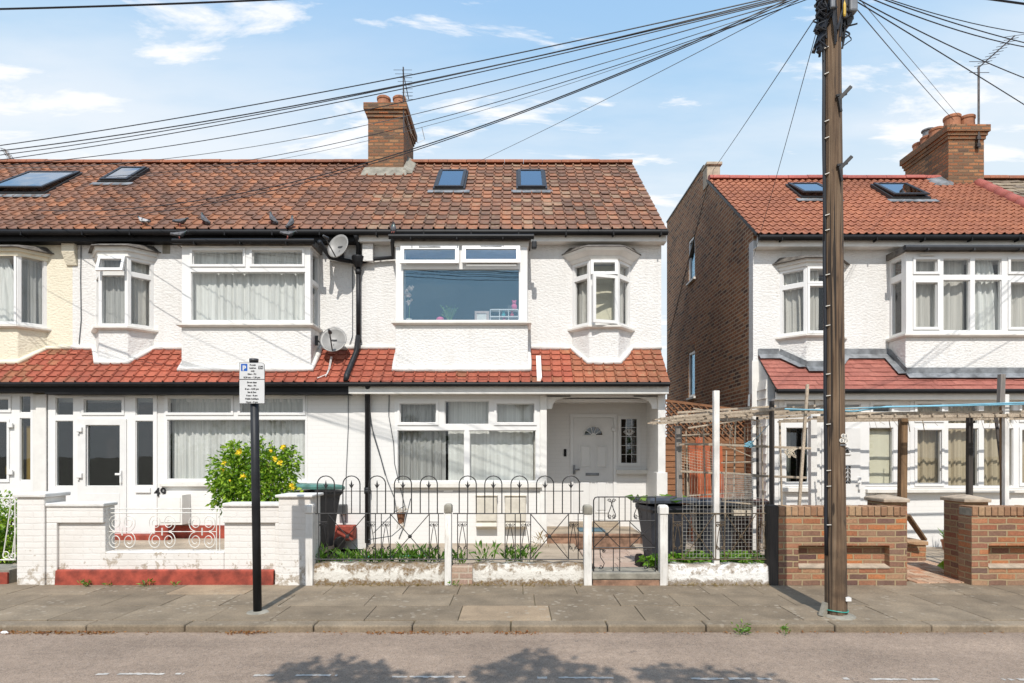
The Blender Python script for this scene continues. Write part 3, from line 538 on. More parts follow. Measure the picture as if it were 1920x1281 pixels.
def eaves(h, x0, x1, fascia_m, ez=EZ, gut='black_paint', clips=True):
    m = MB(); m.box(x0, x1, 10.90, 10.925, ez - .20, ez - .03); m.box(x0, x1, 10.925, U + .02, ez - .20, ez - .18); build(m, 'fascia', fascia_m, h)
    m = MB(); m.tube([(x0, 10.835, ez - .062), (x1, 10.835, ez - .062)], 0.052, 10)
    if clips:
        x = x0 + .4
        while x < x1: m.box(x - .012, x + .012, 10.78, 10.9, ez - .128, ez - .05); x += .85
    build(m, 'gutter', gut, h, smooth=False)
def canopy(h, x0, x1, mat, style, tw, tl, top=CT, ye=CE, sl=CS, gut='black_paint', fascia='black_paint', seed=2, mid=None, gw=G, fz=0.16, mats=None):
    ze = top - (U - ye) * sl; L = (U - ye) * math.hypot(1, sl); m = MB()
    tile_field(m, (x0, ye, ze), (1, 0, 0), (0, 1, sl), (0, -sl, 1), x1 - x0, L + .01, tw, tl, style, seed=seed, mid=mid)
    ro = build(m, 'canopy_roof', mats or mat, h)
    m = MB(); m.hexa([(x0, ye + .02, ze - .03), (x1, ye + .02, ze - .03), (x1, U, top - .03), (x0, U, top - .03)], [(x0, ye + .02, ze - .01), (x1, ye + .02, ze - .01), (x1, U, top - .01), (x0, U, top - .01)])
    build(m, 'canopy_deck', 'dark_felt', ro)
    m = MB(); m.tube([(x0, ye - .02, ze - .035), (x1, ye - .02, ze - .035)], 0.04, 10); build(m, 'canopy_gutter', gut, h)
    m = MB(); m.box(x0, x1, ye + .04, ye + .062, ze - fz, ze - .045); m.box(x0, x1, ye + .062, gw + .02, ze - fz, ze - fz + .02); build(m, 'canopy_fascia', fascia, h)
    return ze
def bay_box(h, xl, xr, zs, zh, wm, zg, gut='black_paint', sill_ov=.06, headm='white_paint', zb=2.93, gov=.08, fascia='white_paint'):
    m = MB(); m.box(xl, xr, BAYF, U + .03, zb, zs - .05); build(m, 'bay_apron', wm, h, bevel=.012)
    m = MB(); m.hexa([(xl - sill_ov * .3, BAYF - .03, zs - .055), (xr + sill_ov * .3, BAYF - .03, zs - .055), (xr + sill_ov * .3, U, zs - .055), (xl - sill_ov * .3, U, zs - .055)], [(xl - sill_ov, BAYF - .075, zs - .03), (xr + sill_ov, BAYF - .075, zs - .03), (xr + sill_ov, U, zs - .03), (xl - sill_ov, U, zs - .03)])
    m.box(xl - sill_ov, xr + sill_ov, BAYF - .075, U, zs - .0295, zs); build(m, 'bay_sill', 'white_sill', h)
    m = MB(); m.box(xl - .012, xr + .012, BAYF - .015, U, zh, zg - .05); build(m, 'bay_head', headm, h)
    m = MB(); m.box(xl - .05, xr + .05, BAYF - .06, U, zg - .048, zg + .06); build(m, 'bay_roof', 'dark_felt', h)
    m = MB(); y = BAYF - gov - .03; m.tube([(xl - .09, y, zg), (xr + .10, y, zg)], .045, 10)
    x = xl + .3
    while x < xr: m.box(x - .01, x + .01, y - .05, BAYF - .05, zg - .06, zg - .02); x += .8
    build(m, 'bay_gutter', gut, h)
def bead(h, pts, m_='cement_white', r=.05, name='flashing'):
    m = MB(); q = random.Random(len(pts)); out = []
    for a, b in zip(pts[:-1], pts[1:]):
        a = Vector(a); b = Vector(b); n = max(1, int((b - a).length / .18)); out += [a + (b - a) * (i / n) for i in range(n)]
    out.append(Vector(pts[-1])); m.tube(out, [r * q.uniform(.85, 1.15) for _ in out], 8); return build(m, name, m_, h, smooth=True)
def oriel(h, cx, zs, zh, ze, wm, glassm='pane', style='grey', wh=.535, fh=.26, pj=.32, ct=CT, cs=CS, tf_top=.76, opens=((), (), ()), zb=2.95, headh=.16, cm='white_paint', top_open=None, cas_open=None):
    Yf = U - pj; pl = [(cx - wh, U), (cx - fh, Yf), (cx + fh, Yf), (cx + wh, U)]
    def ex(o): return [(cx - wh - o * 1.2, U), (cx - fh - o * .5, Yf - o), (cx + fh + o * .5, Yf - o), (cx + wh + o * 1.2, U)]
    m = MB(); m.prism([(cx - wh, U + .03)] + pl + [(cx + wh, U + .03)], 'z', zb, zs - .04); build(m, 'oriel_apron', wm, h, bevel=.01)
    m = MB(); a = ex(.025); b = ex(.075); m.hexa([(p[0], p[1], zs - .055) for p in a], [(p[0], p[1], zs - .03) for p in b]); m.prism(b, 'z', zs - .0295, zs); build(m, 'oriel_sill', 'white_sill', h)
    m = MB()
    if style == 'moulded':
        for o0, o1, z0, z1 in ((.02, .05, zh, zh + .06), (.05, .13, zh + .061, zh + .13), (.13, .16, zh + .131, zh + .18)):
            m.hexa([(p[0], p[1], z0) for p in ex(o0)], [(p[0], p[1], z1) for p in ex(o1)])
    else:
        m.prism(ex(.02), 'z', zh, zh + headh * .55); m.prism(ex(.055), 'z', zh + headh * .55 + .001, zh + headh)
    build(m, 'oriel_cornice', cm, h, bevel=.006)
    zt = zh + (.18 if style == 'moulded' else headh); o = .17 if style == 'moulded' else .12
    m = MB(); e = ex(o); m.hexa([(p[0], p[1], zt + .002) for p in e], [(p[0] * .98 + cx * .02, p[1] + (.0 if p[1] == U else .02), zt + .025) for p in e])
    m.hexa([(p[0], p[1], zt + .026) for p in ex(o - .03)], [(p[0], p[1], zt + (.07 if p[1] < U else .13)) for p in ex(o - .12)]); build(m, 'oriel_roof', 'dark_felt' if style != 'lead' else 'lead', h)
    zm = zs + (zh - zs) * tf_top
    for k in range(3):
        p0, p1 = Vector(pl[k]), Vector(pl[k + 1]); w = (p1 - p0).length; tf = plane(p0, p1); e = .055 if k == 1 else .05
        panes = [(e, w - e, zs + .06, zm - .04), (e, w - e, zm + .04, zh - .05)]; ops = list(opens[k])
        if k == 1 and top_open: panes = panes[:1]
        if k == 1 and cas_open: panes = panes[1:] if not top_open else []
        rect = (0.0, w, zs, zh)
        full = [(e, w - e, zs + .06, zm - .04), (e, w - e, zm + .04, zh - .05)]
        if k == 1 and (top_open or cas_open):
            fm = MB(); holed(fm, tf, 0, w, zs, zh, 0, .07, full); fo = build(fm, 'window', 'upvc', h, bevel=.004)
            fixed = [f for f, op in zip(full, (cas_open, top_open)) if not op]; gm = MB()
            for a, b, c, d in fixed: tbox(gm, tf, a - .01, b + .01, .033, .037, c - .01, d + .01)
            if fixed: build(gm, 'pane', glassm, fo)
            if top_open:                                           # top-hung vent pushed out
                a, b, c, d = full[1]; a -= .035; b += .035; c -= .035; d += .035; H = d - c; an = R(top_open)
                tv = lambda u, dd, z: (tf(u, 0, 0)[0] , Yf - .03 - math.sin(an) * (d - z) + dd * math.cos(an), d - (d - z) * math.cos(an) - dd * math.sin(an))
                cmb = MB(); holed(cmb, tv, a, b, c, d, -.02, .02, [(a + .05, b - .05, c + .05, d - .05)]); co = build(cmb, 'casement', 'upvc', fo, bevel=.004)
                gm = MB(); tbox(gm, tv, a + .045, b - .045, -.003, .003, c + .045, d - .045); build(gm, 'casement_pane', glassm, fo)
            if cas_open:                                           # side-hung sash, hinged on its right edge
                a, b, c, d = full[0]; a -= .035; b += .035; c -= .03; d += .03; an = R(cas_open)
                xh, yh = cx - fh + b, Yf - .02
                tc_ = lambda u, dd, z: (xh - (b - u) * math.cos(an) + dd * math.sin(an) * -1, yh - (b - u) * math.sin(an) + dd * math.cos(an), z)
                cmb = MB(); holed(cmb, tc_, a, b, c, d, -.02, .02, [(a + .055, b - .055, c + .055, d - .055)]); build(cmb, 'casement', 'upvc', fo, bevel=.004)
                gm = MB(); tbox(gm, tc_, a + .05, b - .05, -.003, .003, c + .05, d - .05); build(gm, 'casement_pane', glassm, fo)
        else: glazing(h, tf, rect, full, ops, glassm)
    zf = ct - pj * cs + .02
    return [(cx - wh - .02, U - .01, ct + .02), (cx - fh - .02, Yf - .02, zf), (cx + fh + .02, Yf - .02, zf), (cx + wh + .02, U - .01, ct + .02)]
def chimney(h, x0, x1, y0, y1, zb, zt, pots, m_='chimney_brick', pot_h=.27, name='chimney'):
    m = MB(); m.box(x0, x1, y0, y1, zb, zt - .30)
    for o, a, b in ((.025, .30, .225), (.05, .225, .15), (.085, .15, .0)): m.box(x0 - o, x1 + o, y0 - o, y1 + o, zt - a + .0005, zt - b)
    co = build(m, name, m_, h, bevel=.008)
    m = MB(); m.box(x0 - .03, x1 + .03, y0 - .03, y1 + .03, zt, zt + .03); build(m, 'flaunching', 'cement_grey', co, bevel=.01)
    for (px_, py_, hh, r) in pots:
        m = MB(); m.lathe([(r * 1.02, zt + .02), (r * .98, zt + hh * .75), (r * 1.08, zt + hh * .80), (r * 1.1, zt + hh * .95), (r * 1.02, zt + hh), (r * .78, zt + hh), (r * .75, zt + hh * .3)], (px_, py_, 0), 18)
        build(m, 'chimney_pot', 'terracotta', co, smooth=False)
    return co
def skylight(h, x0, x1, yb, yt, ez=EZ, sl=SL, tilt=0.0, closed=True):
    """roof window lying on the slope; tilt lifts its top-hung sash"""
    q = lambda u, d, s: (u, yb + (s) / math.hypot(1, sl) + d * sl / math.hypot(1, sl), ez + (yb - EY) * sl + s * sl / math.hypot(1, sl) - d / math.hypot(1, sl))
    L = (yt - yb) * math.hypot(1, sl); m = MB(); holed(m, q, x0, x1, 0, L, -.075, .02, [(x0 + .06, x1 - .06, .07, L - .06)]); fo = build(m, 'roof_window', 'skylight_frame', h, bevel=.006)
    m = MB(); an = R(tilt)
    def s_(u, d, s): t = L - .02 - s; return q(u, d * math.cos(an) - t * math.sin(an) - .005, L - .02 - t * math.cos(an) - d * math.sin(an))
    a, b, c, d = x0 + .035, x1 - .035, .03, L - .03
    holed(m, s_, a, b, c, d, -.105, -.077, [(a + .065, b - .065, c + .07, d - .065)]); build(m, 'sash', 'skylight_frame', fo, bevel=.005)
    m = MB(); tbox(m, s_, a + .06, b - .06, -.095, -.09, c + .065, d - .06); build(m, 'pane', 'skylight_glass', fo)
    m = MB(); tbox(m, q, x0 - .1, x1 + .1, -.045, -.03, -.16, .0); build(m, 'flashing_apron', 'lead', fo)
def shell(h, x0, x1, ez, sl, ry, left=True, right=True, m_='flank_brick', fw=G):
    m = MB(); rz = ez + (ry - EY) * sl - .05; yb = 17.2; zb = rz - (yb - ry) * sl
    poly = [(U + .005, -.1), (yb, -.1), (yb, zb), (ry, rz), (U + .005, ez + (U - EY) * sl - .05)]
    if left: m.prism(poly, 'x', x0, x0 + .2)
    if right: m.prism(poly, 'x', x1 - .09, x1)
    m.box(x0 + .21, x1 - .21, yb - .2, yb, -.1, zb); build(m, 'side_wall', m_, h)
    m = MB(); m.box(x0 + .21, x1 - .1, U + .01, yb - .21, 2.78, 2.86); m.box(x0 + .21, x1 - .21, U + .25, yb - .21, -.1, .05)
    m.box(x0 + .21, x1 - .21, 13.2, 13.3, .05, 2.78); m.box(x0 + .21, x1 - .21, 13.2, 13.3, 2.86, 5.4); build(m, 'inner_floor', 'interior_dark', h)

# ---------------- house with cream walls at the left edge
hA = thing('terraced_house', 'cream roughcast terraced house cut off by the left edge, with a small oriel window', 'house', (-10.8, U, 0))
xa0, xab = -13.5, X(136, U)
m = MB(); oA = -9.16; zsA, zhA = Z(610, U - .32), Z(480, U - .32)
holed(m, front(U), xa0, xab, 2.8, 5.6, 0, .2, [(oA - .5, oA + .5, zsA + .02, zhA)]); build(m, 'wall', 'cream_render', hA)
m = MB(); m.box(X(122, U), X(146, U), U - .1, U, 5.27, 5.44); m.hexa([(X(126, U), U - .03, 5.05), (X(146, U), U - .03, 5.05), (X(146, U), U, 5.05), (X(126, U), U, 5.05)], [(X(122, U), U - .1, 5.27), (X(146, U), U - .1, 5.27), (X(146, U), U, 5.27), (X(122, U), U, 5.27)])
m.box(X(120, U), X(146, U), 10.93, U, 5.441, 5.6); build(m, 'corbel', 'cream_render', hA, bevel=.01)
main_roof(hA, xa0, xab, 'roof_tile_brown', .2, .25, 'roll', seed=21); eaves(hA, xa0, xab, 'black_paint')
shell(hA, xa0, xab, EZ, SL, RY, right=False)
ob = oriel(hA, oA, zsA, zhA, 0, 'cream_render', style='grey', opens=((), (0,), ()), tf_top=1.04, cm='cream_paint', headh=.13)
zeA = canopy(hA, xa0, xab, 'canopy_tile_red', 'roll', .185, .165, seed=31, mats=['canopy_tile_red', 'canopy_tile_orange'], mid=lambda i, j, r: 1 if r.random() < .45 else 0)
bead(hA, [(xa0, U - .01, CT + .03)] + ob + [(xab, U - .01, CT + .03)], 'cream_paint')
skylight(hA, -10.72, -9.52, 12.25, 13.32, tilt=3)
m = MB(); xg = X(62, G); holed(m, front(G), xa0, xg, -.1, 2.8, 0, .2, [(-12.9, xg - .001, .1, 2.68)]); m.box(xa0, xab, G, U, 2.66, 2.80); build(m, 'porch_wall', 'cream_paint', hA)
Yp = G - .02
pan = [rp(-160, -100, 750, 912, Yp), rp(-88, -30, 788, 912, Yp), rp(-88, 17, 748, 770, Yp), rp(37, 57, 742, 774, Yp), rp(37, 57, 784, 901, Yp)]
pan[1] = rp(-60, 14, 791, 900, Yp); pan[2] = rp(-60, 17, 748, 769, Yp)
glazing(hA, front(Yp), (-12.9, X(62, Yp), .12, Z(738, Yp)), pan, (1, 2), 'pane_dark', name='porch_window')
m = MB(); m.box(X(2, G), X(15, G), G + .10, G + .14, Z(890, G), Z(875, G)); m.box(X(39, G), X(60, G), G + .12, G + .16, .4, Z(798, G)); build(m, 'inner_panel', 'yellow_panel', hA)
m = MB()
for py in (797, 885): m.box(X(18, Yp), X(27, Yp), Yp - .05, Yp - .02, Z(py + 5, Yp), Z(py - 4, Yp))
build(m, 'hinge', 'upvc', hA, bevel=.006)

# ---------------- number 49
hB = thing('terraced_house', 'white terraced house numbered 49, with net curtained bay, glazed porch and two satellite dishes', 'house', (-5.5, U, 0))
xbc = X(672, U); xB0, xB1 = X(340, BAYF), X(583, BAYF); oB = -7.19
zsB, zhB = Z(608, BAYF), Z(462, BAYF); zso, zho = Z(613, U - .32), Z(481, U - .32)
m = MB(); holed(m, front(U), xab, xbc, 2.8, 5.6, 0, .2, [(xB0 + .06, xB1 - .06, zsB, zhB), (oB - .5, oB + .5, zso + .02, zho)]); build(m, 'wall', 'white_render', hB)
main_roof(hB, xab, X(700, 12.4) * 0 + xbc, 'roof_tile_brown', .2, .25, 'roll', seed=22); eaves(hB, xab, xbc, 'black_paint'); shell(hB, xab, xbc, EZ, SL, RY, left=False, right=False)
m = MB(); m.box(X(305, U), X(319, U), U - .008, U, Z(476, U), Z(457, U)); build(m, 'air_brick', 'cement_grey', hB)
ob = oriel(hB, oB, zso, zho, 0, 'white_render', opens=((), (0,), ()), top_open=16)
bay_box(hB, xB0, xB1, zsB, zhB, 'white_render', Z(452, 10.5), fascia='black_paint', headm='white_paint')
yb = BAYF + .0
pb = [rp(361, 456, 470, 496, BAYF), rp(473, 567, 470, 496, BAYF), rp(358, 572, 510, 601, BAYF)]
glazing(hB, front(BAYF), (xB0 + .01, xB1 - .01, zsB, zhB), pb, (0, 1), vents=[(X(393, BAYF), X(420, BAYF), Z(464, BAYF)), (X(506, BAYF), X(531, BAYF), Z(464, BAYF))])
glazing(hB, plane((xB1 - .01, BAYF + .071), (xB1 - .01, U)), (0, U - BAYF - .071, zsB, zhB), [(.05, U - BAYF - .12, zsB + .05, 4.62), (.05, U - BAYF - .12, 4.70, zhB - .05)], ())
zeB = canopy(hB, xab, xbc, 'canopy_tile_red', 'roll', .185, .165, seed=32, fz=.20)
zf = CT - (U - BAYF) * CS + .03
bead(hB, [(xab, U - .01, CT + .03)] + ob + [(xB0 - .02, U - .01, CT + .03), (xB0 - .02, BAYF - .02, zf), (xB1 + .02, BAYF - .02, zf), (xB1 + .02, U - .01, CT + .03), (xbc, U - .01, CT + .03)])
skylight(hB, X(185, 12.85), X(243, 12.85), 12.85, 13.59)
xp0, xp1 = X(66, G), X(292, G)
m = MB(); xw1 = X(680, G)
holed(m, front(G), xp0, xw1, -.1, zeB - .18, 0, .2, [(X(92, G), xp1, .09, Z(742, G)), rp(308, 576, 742, 905, G)]); m.box(xp0, xw1, G + .2, U, zeB - .3, zeB - .19); build(m, 'lower_wall', 'painted_brick', hB)
pan = [rp(104, 137, 745, 779, Yp), rp(104, 137, 789, 912, Yp), rp(158, 229, 749, 774, Yp), rp(162, 226, 797, 912, Yp), rp(254, 287, 745, 779, Yp), rp(254, 287, 789, 911, Yp)]
fo = glazing(hB, front(Yp), (X(90, Yp), X(294, Yp), .10, Z(741, Yp)), pan, (2,), 'pane_dark', name='porch_front')
m = MB(); holed(m, front(Yp), *[v for v in (X(147, Yp), X(238, Yp), .14, Z(786, Yp))], -.022, -.0015, [pan[3]]); m.box(X(163, Yp), X(226, Yp), Yp - .028, Yp - .022, .2, Z(925, Yp)); do = build(m, 'porch_door', 'door_paint', hB, bevel=.004)
m = MB(); m.box(X(220, Yp), X(231, Yp), Yp - .07, Yp - .05, Z(891, Yp), Z(887, Yp)); m.box(X(228, Yp), X(231, Yp), Yp - .06, Yp - .022, Z(906, Yp), Z(882, Yp)); build(m, 'handle', 'upvc', do, bevel=.004)
m = MB()
for py in (806, 892): m.box(X(147, Yp), X(157, Yp), Yp - .06, Yp - .022, Z(py + 4, Yp), Z(py - 5, Yp)); m.box(X(148, Yp), X(151, Yp), Yp - .05, Yp - .022, Z(py + 9, Yp), Z(py + 4, Yp))
build(m, 'hinge', 'upvc', do, bevel=.006)
m = MB(); m.box(X(255, Yp), X(283, Yp), Yp - .03, Yp - .001, Z(924, Yp), Z(915, Yp)); build(m, 'letter_plate', 'upvc', hB, bevel=.004)
m = MB(); m.box(X(30, G) * 0 + X(63, G), X(70, G), G - .02, G + .2, -.1, zeB - .18); build(m, 'porch_post', 'white_paint', hB, bevel=.005)
m = MB(); m.box(X(71, G), X(90, G), Yp - .03, Yp, .05, Z(740, G)); build(m, 'porch_post', 'white_paint', hB, bevel=.005)
pw = [rp(316, 434, 746, 774, G), rp(451, 569, 746, 774, G), rp(314, 573, 787, 899, G)]
glazing(hB, front(G - .01), (X(308, G), X(576, G), Z(905, G), Z(742, G)), pw, (0, 1), vents=[(X(360, G), X(387, G), Z(741.5, G)), (X(500, G), X(527, G), Z(741.5, G))])
m = MB(); m.box(X(303, G), X(580, G), G - .07, G + .02, Z(912, G), Z(906, G)); build(m, 'window_sill', 'white_sill', hB, bevel=.006)
m = MB(); m.box(X(292, G), X(640, G), G - .025, G - .001, .05, Z(985, G)); build(m, 'red_plinth', 'red_paint', hB)
m = MB(); m.box(X(310, 10.6), X(352, 10.6), G - .28, G - .001, Z(984, 10.45), Z(928, 10.45)); m.box(X(312.5, 10.6), X(349, 10.6), G - .292, G - .281, Z(980, 10.42), Z(932, 10.42)); build(m, 'meter_cupboard', 'white_paint', hB, bevel=.008)
m = MB(); text_mesh(m, '49', .215, Vector((X(301, G), G - .012, Z(930.5, G))), ext=.008, bold=.002); build(m, 'house_number', 'sign_black', hB)
m = MB(); m.box(X(55, G), X(330, G), G - .25, G - .03, .05, .18); build(m, 'door_step', 'red_paint', hB, bevel=.008)
m = MB(); m.box(X(90, G), X(292, G), G + 1.1, G + 1.15, .1, 2.6); m.box(X(90, G), X(292, G), G + .09, G + 1.1, .05, .1); m.box(X(262, G), X(290, G), G + .5, G + .54, .1, 1.15); build(m, 'porch_interior', 'interior_dark', hB)
m = MB(); m.box(X(245, G), X(291, G), G + .62, G + .66, .1, 1.05); build(m, 'porch_panel', 'red_paint', hB)

# ---------------- middle house
hC = thing('terraced_house', 'white terraced house with blue bay window and open arched porch, next to the gap', 'house', (0, U, 0))
xc1 = X(1240, U); xC0, xC1 = X(741, BAYF), X(990, BAYF); oC = X(1127.5, U)
zsC, zhC = Z(604, BAYF), Z(462, BAYF); zso, zho = Z(611, U - .32), Z(487, U - .32)
m = MB(); holed(m, front(U), xbc, xc1, 2.8, 5.6, 0, .2, [(xC0 + .06, xC1 - .06, zsC, zhC), (oC - .5, oC + .5, zso + .02, zho)]); build(m, 'wall', 'white_render', hC)
main_roof(hC, xbc, xc1 + .03, 'roof_tile_old', .2, .25, 'roll', seed=23); eaves(hC, xbc, xc1 + .05, 'white_paint'); shell(hC, xbc, xc1, EZ, SL, RY, left=False)
m = MB(); m.box(X(682, U), X(702, U), U - .12, U, 5.1, 5.43); build(m, 'corbel', 'white_render', hC, bevel=.01)
ob = oriel(hC, oC, zso, zho, 0, 'white_render', style='moulded', opens=((), (), ()), cas_open=17, top_open=4, glassm='pane')
bay_box(hC, xC0, xC1, zsC, zhC, 'white_render', Z(443.5, 10.5), headm='white_sill')
YQ = BAYF; t1 = Z(497, YQ)
fm = MB(); big = rp(756, 973, 505, 600, YQ); ups = [rp(760, 858, 468, 496, YQ), rp(874, 970, 468, 496, YQ)]
holed(fm, front(YQ), xC0 + .01, xC1 - .01, zsC, zhC, 0, .07, [big] + ups); fo = build(fm, 'window', 'upvc', hC, bevel=.004)
gm = MB(); tbox(gm, front(YQ), big[0] - .01, big[1] + .01, .033, .037, big[2] - .01, big[3] + .01); build(gm, 'pane', 'pane_bright', fo)
for a, b, an in ((752, 861, 8), (867, 975, 12)):                    # two top-hung vents pushed open
    u0, u1 = X(a, YQ), X(b, YQ); d, c = Z(462.5, YQ), Z(497, YQ); s_, c_ = math.sin(R(an)), math.cos(R(an))
    tv = lambda u, dd, z: (u, YQ - .03 - s_ * (d - z) + dd * c_, d - (d - z) * c_ - dd * s_)
    mm = MB(); holed(mm, tv, u0, u1, c, d, -.02, .022, [(u0 + .065, u1 - .065, c + .06, d - .065)]); co = build(mm, 'casement', 'upvc', fo, bevel=.004)
    mm = MB(); tbox(mm, tv, u0 + .06, u1 - .06, -.002, .004, c + .055, d - .06); build(mm, 'casement_pane', 'pane_bright', fo)
    mm = MB(); tbox(mm, tv, (u0 + u1) / 2 - .19, (u0 + u1) / 2 + .19, -.03, -.0205, d - .035, d - .015); build(mm, 'trickle_vent', 'lead', fo)
m = MB(); m.box(xC1 + .06, xC1 + .15, 10.47, 10.57, Z(466, 10.5), Z(452, 10.5)); build(m, 'gutter_outlet', 'black_pipe', hC, bevel=.02)
zeC = canopy(hC, xbc, 2.66, 'canopy_tile_red', 'roll', .185, .165, seed=33, fascia='white_paint', fz=.19, mats=['canopy_tile_red', 'canopy_tile_orange'], mid=lambda i, j, r: (1 if i > 20 or (i > 16 and j < 3 and r.random() < .6) else 0) if r.random() > .04 else 1)
zf = CT - (U - BAYF) * CS + .03
bead(hC, [(xbc, U - .01, CT + .03), (xC0 - .02, U - .01, CT + .03), (xC0 - .02, BAYF - .02, zf), (xC1 + .02, BAYF - .02, zf), (xC1 + .02, U - .01, CT + .03)] + ob + [(xc1, U - .01, CT + .03)])
m = MB(); sx0, sx1 = X(1006, 10.6), X(1015, 10.6); m.hexa([(sx0, CE, zeC + .02), (sx1, CE, zeC + .02), (sx1, 10.85, CT - .25 * CS + .02), (sx0, 10.85, CT - .25 * CS + .02)], [(sx0, CE, zeC + .09), (sx1, CE, zeC + .09), (sx1, 10.85, CT - .25 * CS + .09), (sx0, 10.85, CT - .25 * CS + .09)]); build(m, 'roof_strip', 'white_paint', hC)
for a, b in ((812, 872), (968, 1026)): skylight(hC, X(a, 12.46), X(b, 12.46), 12.46, 13.42)
zc = lambda y: EZ + (y - EY) * SL
co = chimney(hC, -3.29, -2.49, 13.47, 14.74, 7.5, 9.40, [(-2.99, 13.72, .28, .145), (-2.63, 13.72, .28, .145), (-2.99, 14.45, .25, .14), (-2.63, 14.45, .25, .14)])
m = MB(); m.hexa([(-3.42, 13.30, zc(13.30) + .02), (-2.40, 13.30, zc(13.30) + .02), (-2.40, 13.47, zc(13.47) + .05), (-3.42, 13.47, zc(13.47) + .05)], [(-3.40, 13.34, zc(13.34) + .06), (-2.42, 13.34, zc(13.34) + .06), (-2.45, 13.47, zc(13.47) + .14), (-3.36, 13.47, zc(13.47) + .14)]); m.hexa([(-2.49, 13.40, zc(13.4) + .02), (-2.28, 13.40, zc(13.4) + .02), (-2.28, 14.02, zc(14.02) + .02), (-2.49, 14.02, zc(14.02) + .02)], [(-2.49, 13.40, zc(13.4) + .16), (-2.30, 13.40, zc(13.4) + .05), (-2.30, 14.02, zc(14.02) + .06), (-2.49, 14.02, zc(14.02) + .18)]); build(m, 'mortar_fillet', 'cement_grey', co, bevel=.01)
# ground floor
xq = X(1023, G); xr_ = X(1247, G)
m = MB(); wn = rp(740, 1012, 748, 905, G); holed(m, front(G), xw1, xq, -.1, zeC - .17, 0, .2, [wn])
pr0 = xq + .0; YD = 11.80
m.box(xq - .2, xq, G + .2, YD, -.1, zeC - .17)                       # left cheek of the porch
m.box(X(1212, YD), 2.69, G + .16, YD + .2, -.1, zeC - .17)           # right cheek
m.box(xw1, 2.69, G + .2, U, zeC - .29, zeC - .172)
hd = (X(1069, YD), X(1156, YD), .27, Z(777, YD)); hw = (X(1159, YD), X(1200, YD), Z(874, YD), Z(780, YD))
m.box(xq, xr_, G, G + .199, Z(744, G), zeC - .171)
holed(m, front(YD), xq - .2, X(1212, YD), -.1, Z(744, G) + .03, 0, .2, [hd, hw]); build(m, 'lower_wall', 'painted_brick', hC)
m = MB(); m.box(xq, 2.6, G + .2, YD + .1, Z(744, G) - .02, Z(744, G) + .04); build(m, 'porch_ceiling', 'white_paint', hC)
pw = [rp(750, 818, 757, 793, G), rp(834, 917, 752, 796, G), rp(931, 1002, 757, 793, G), rp(745, 871, 807, 902, G), rp(880, 1005, 807, 902, G)]
glazing(hC, front(G - .01), wn, pw, (0, 2))
m = MB(); m.box(X(738, G), X(1016, G), G - .09, G + .02, Z(914, G), Z(906, G)); build(m, 'window_sill', 'white_sill', hC, bevel=.006)
m = MB(); m.box(X(1012.5, G), xq + .02, G - .035, G + .18, -.0, Z(741, G)); build(m, 'porch_post', 'white_paint', hC, bevel=.006)
m = MB(); m.box(X(1233, G), xr_, G - .035, G + .16, .0, Z(741, G)); m.box(X(1230, G), X(1250, G), G - .06, G + .18, Z(925, G) * 0 + .0, Z(886, G)); build(m, 'porch_post', 'white_paint', hC, bevel=.006)
for sx, x0 in ((1, xq + .022), (-1, X(1232.5, G))):                  # curved brackets
    m = MB()
    zt = Z(742, G); pts = [(x0, zt - .20), (x0, zt), (x0 + sx * .42, zt), (x0 + sx * .42, zt - .025)]
    for k in range(9): a = math.pi / 2 * k / 8; pts.append((x0 + sx * (.42 - .03 - .30 * math.sin(a)), zt - .205 + .175 * math.cos(a)))
    pts.append((x0 + sx * .085, zt - .23)); pts.append((x0, zt - .23)); m.prism(pts if sx > 0 else pts[::-1], 'y', G + .0, G + .06)
    build(m, 'porch_bracket', 'white_paint', hC, bevel=.004)
m = MB(); w = .065; holed(m, front(YD - .02), hd[0], hd[1], hd[2], hd[3], 0, .08, [(hd[0] + w, hd[1] - w, hd[2] + .03, hd[3] - w)]); build(m, 'door_frame', 'upvc', hC, bevel=.004)
d0, d1, d2, d3 = hd[0] + w + .004, hd[1] - w - .004, hd[2] + .034, hd[3] - w - .004
m = MB(); fan_c = ((d0 + d1) / 2, Z(817, YD)); fr = .19
holed(m, front(YD), d0, d1, d2, d3, 0, .045, [(fan_c[0] - fr, fan_c[0] + fr, fan_c[1], fan_c[1] + fr)])
n = 20; arc = [(fan_c[0] + fr * math.cos(math.pi * k / n), fan_c[1] + fr * math.sin(math.pi * k / n)) for k in range(n + 1)]
for sx in (1, -1):                                                   # close the corners outside the half-round light
    half = [p for p in arc if (p[0] - fan_c[0]) * sx >= -1e-6]; half.sort(key=lambda p: p[1])
    cor = (fan_c[0] + sx * fr, fan_c[1] + fr)
    for a, b in zip(half[:-1], half[1:]): m.prism([a, b, cor] if sx > 0 else [b, a, cor], 'y', YD, YD + .045)
m.tube([(p[0], YD - .006, p[1]) for p in arc], .016, 6); m.tube([(arc[0][0], YD - .006, arc[0][1]), (arc[-1][0], YD - .006, arc[-1][1])], .016, 6)
for k in (1, 2, 3, 4): a = math.pi * k / 5; m.tube([(fan_c[0] + .06 * math.cos(a), YD - .004, fan_c[1] + .06 * math.sin(a)), (fan_c[0] + fr * math.cos(a), YD - .004, fan_c[1] + fr * math.sin(a))], .008, 5)
m.lathe([(.055, -.012), (.05, .03)], (fan_c[0], YD, fan_c[1]), 14, 0, 'y')
mw = (d1 - d0)
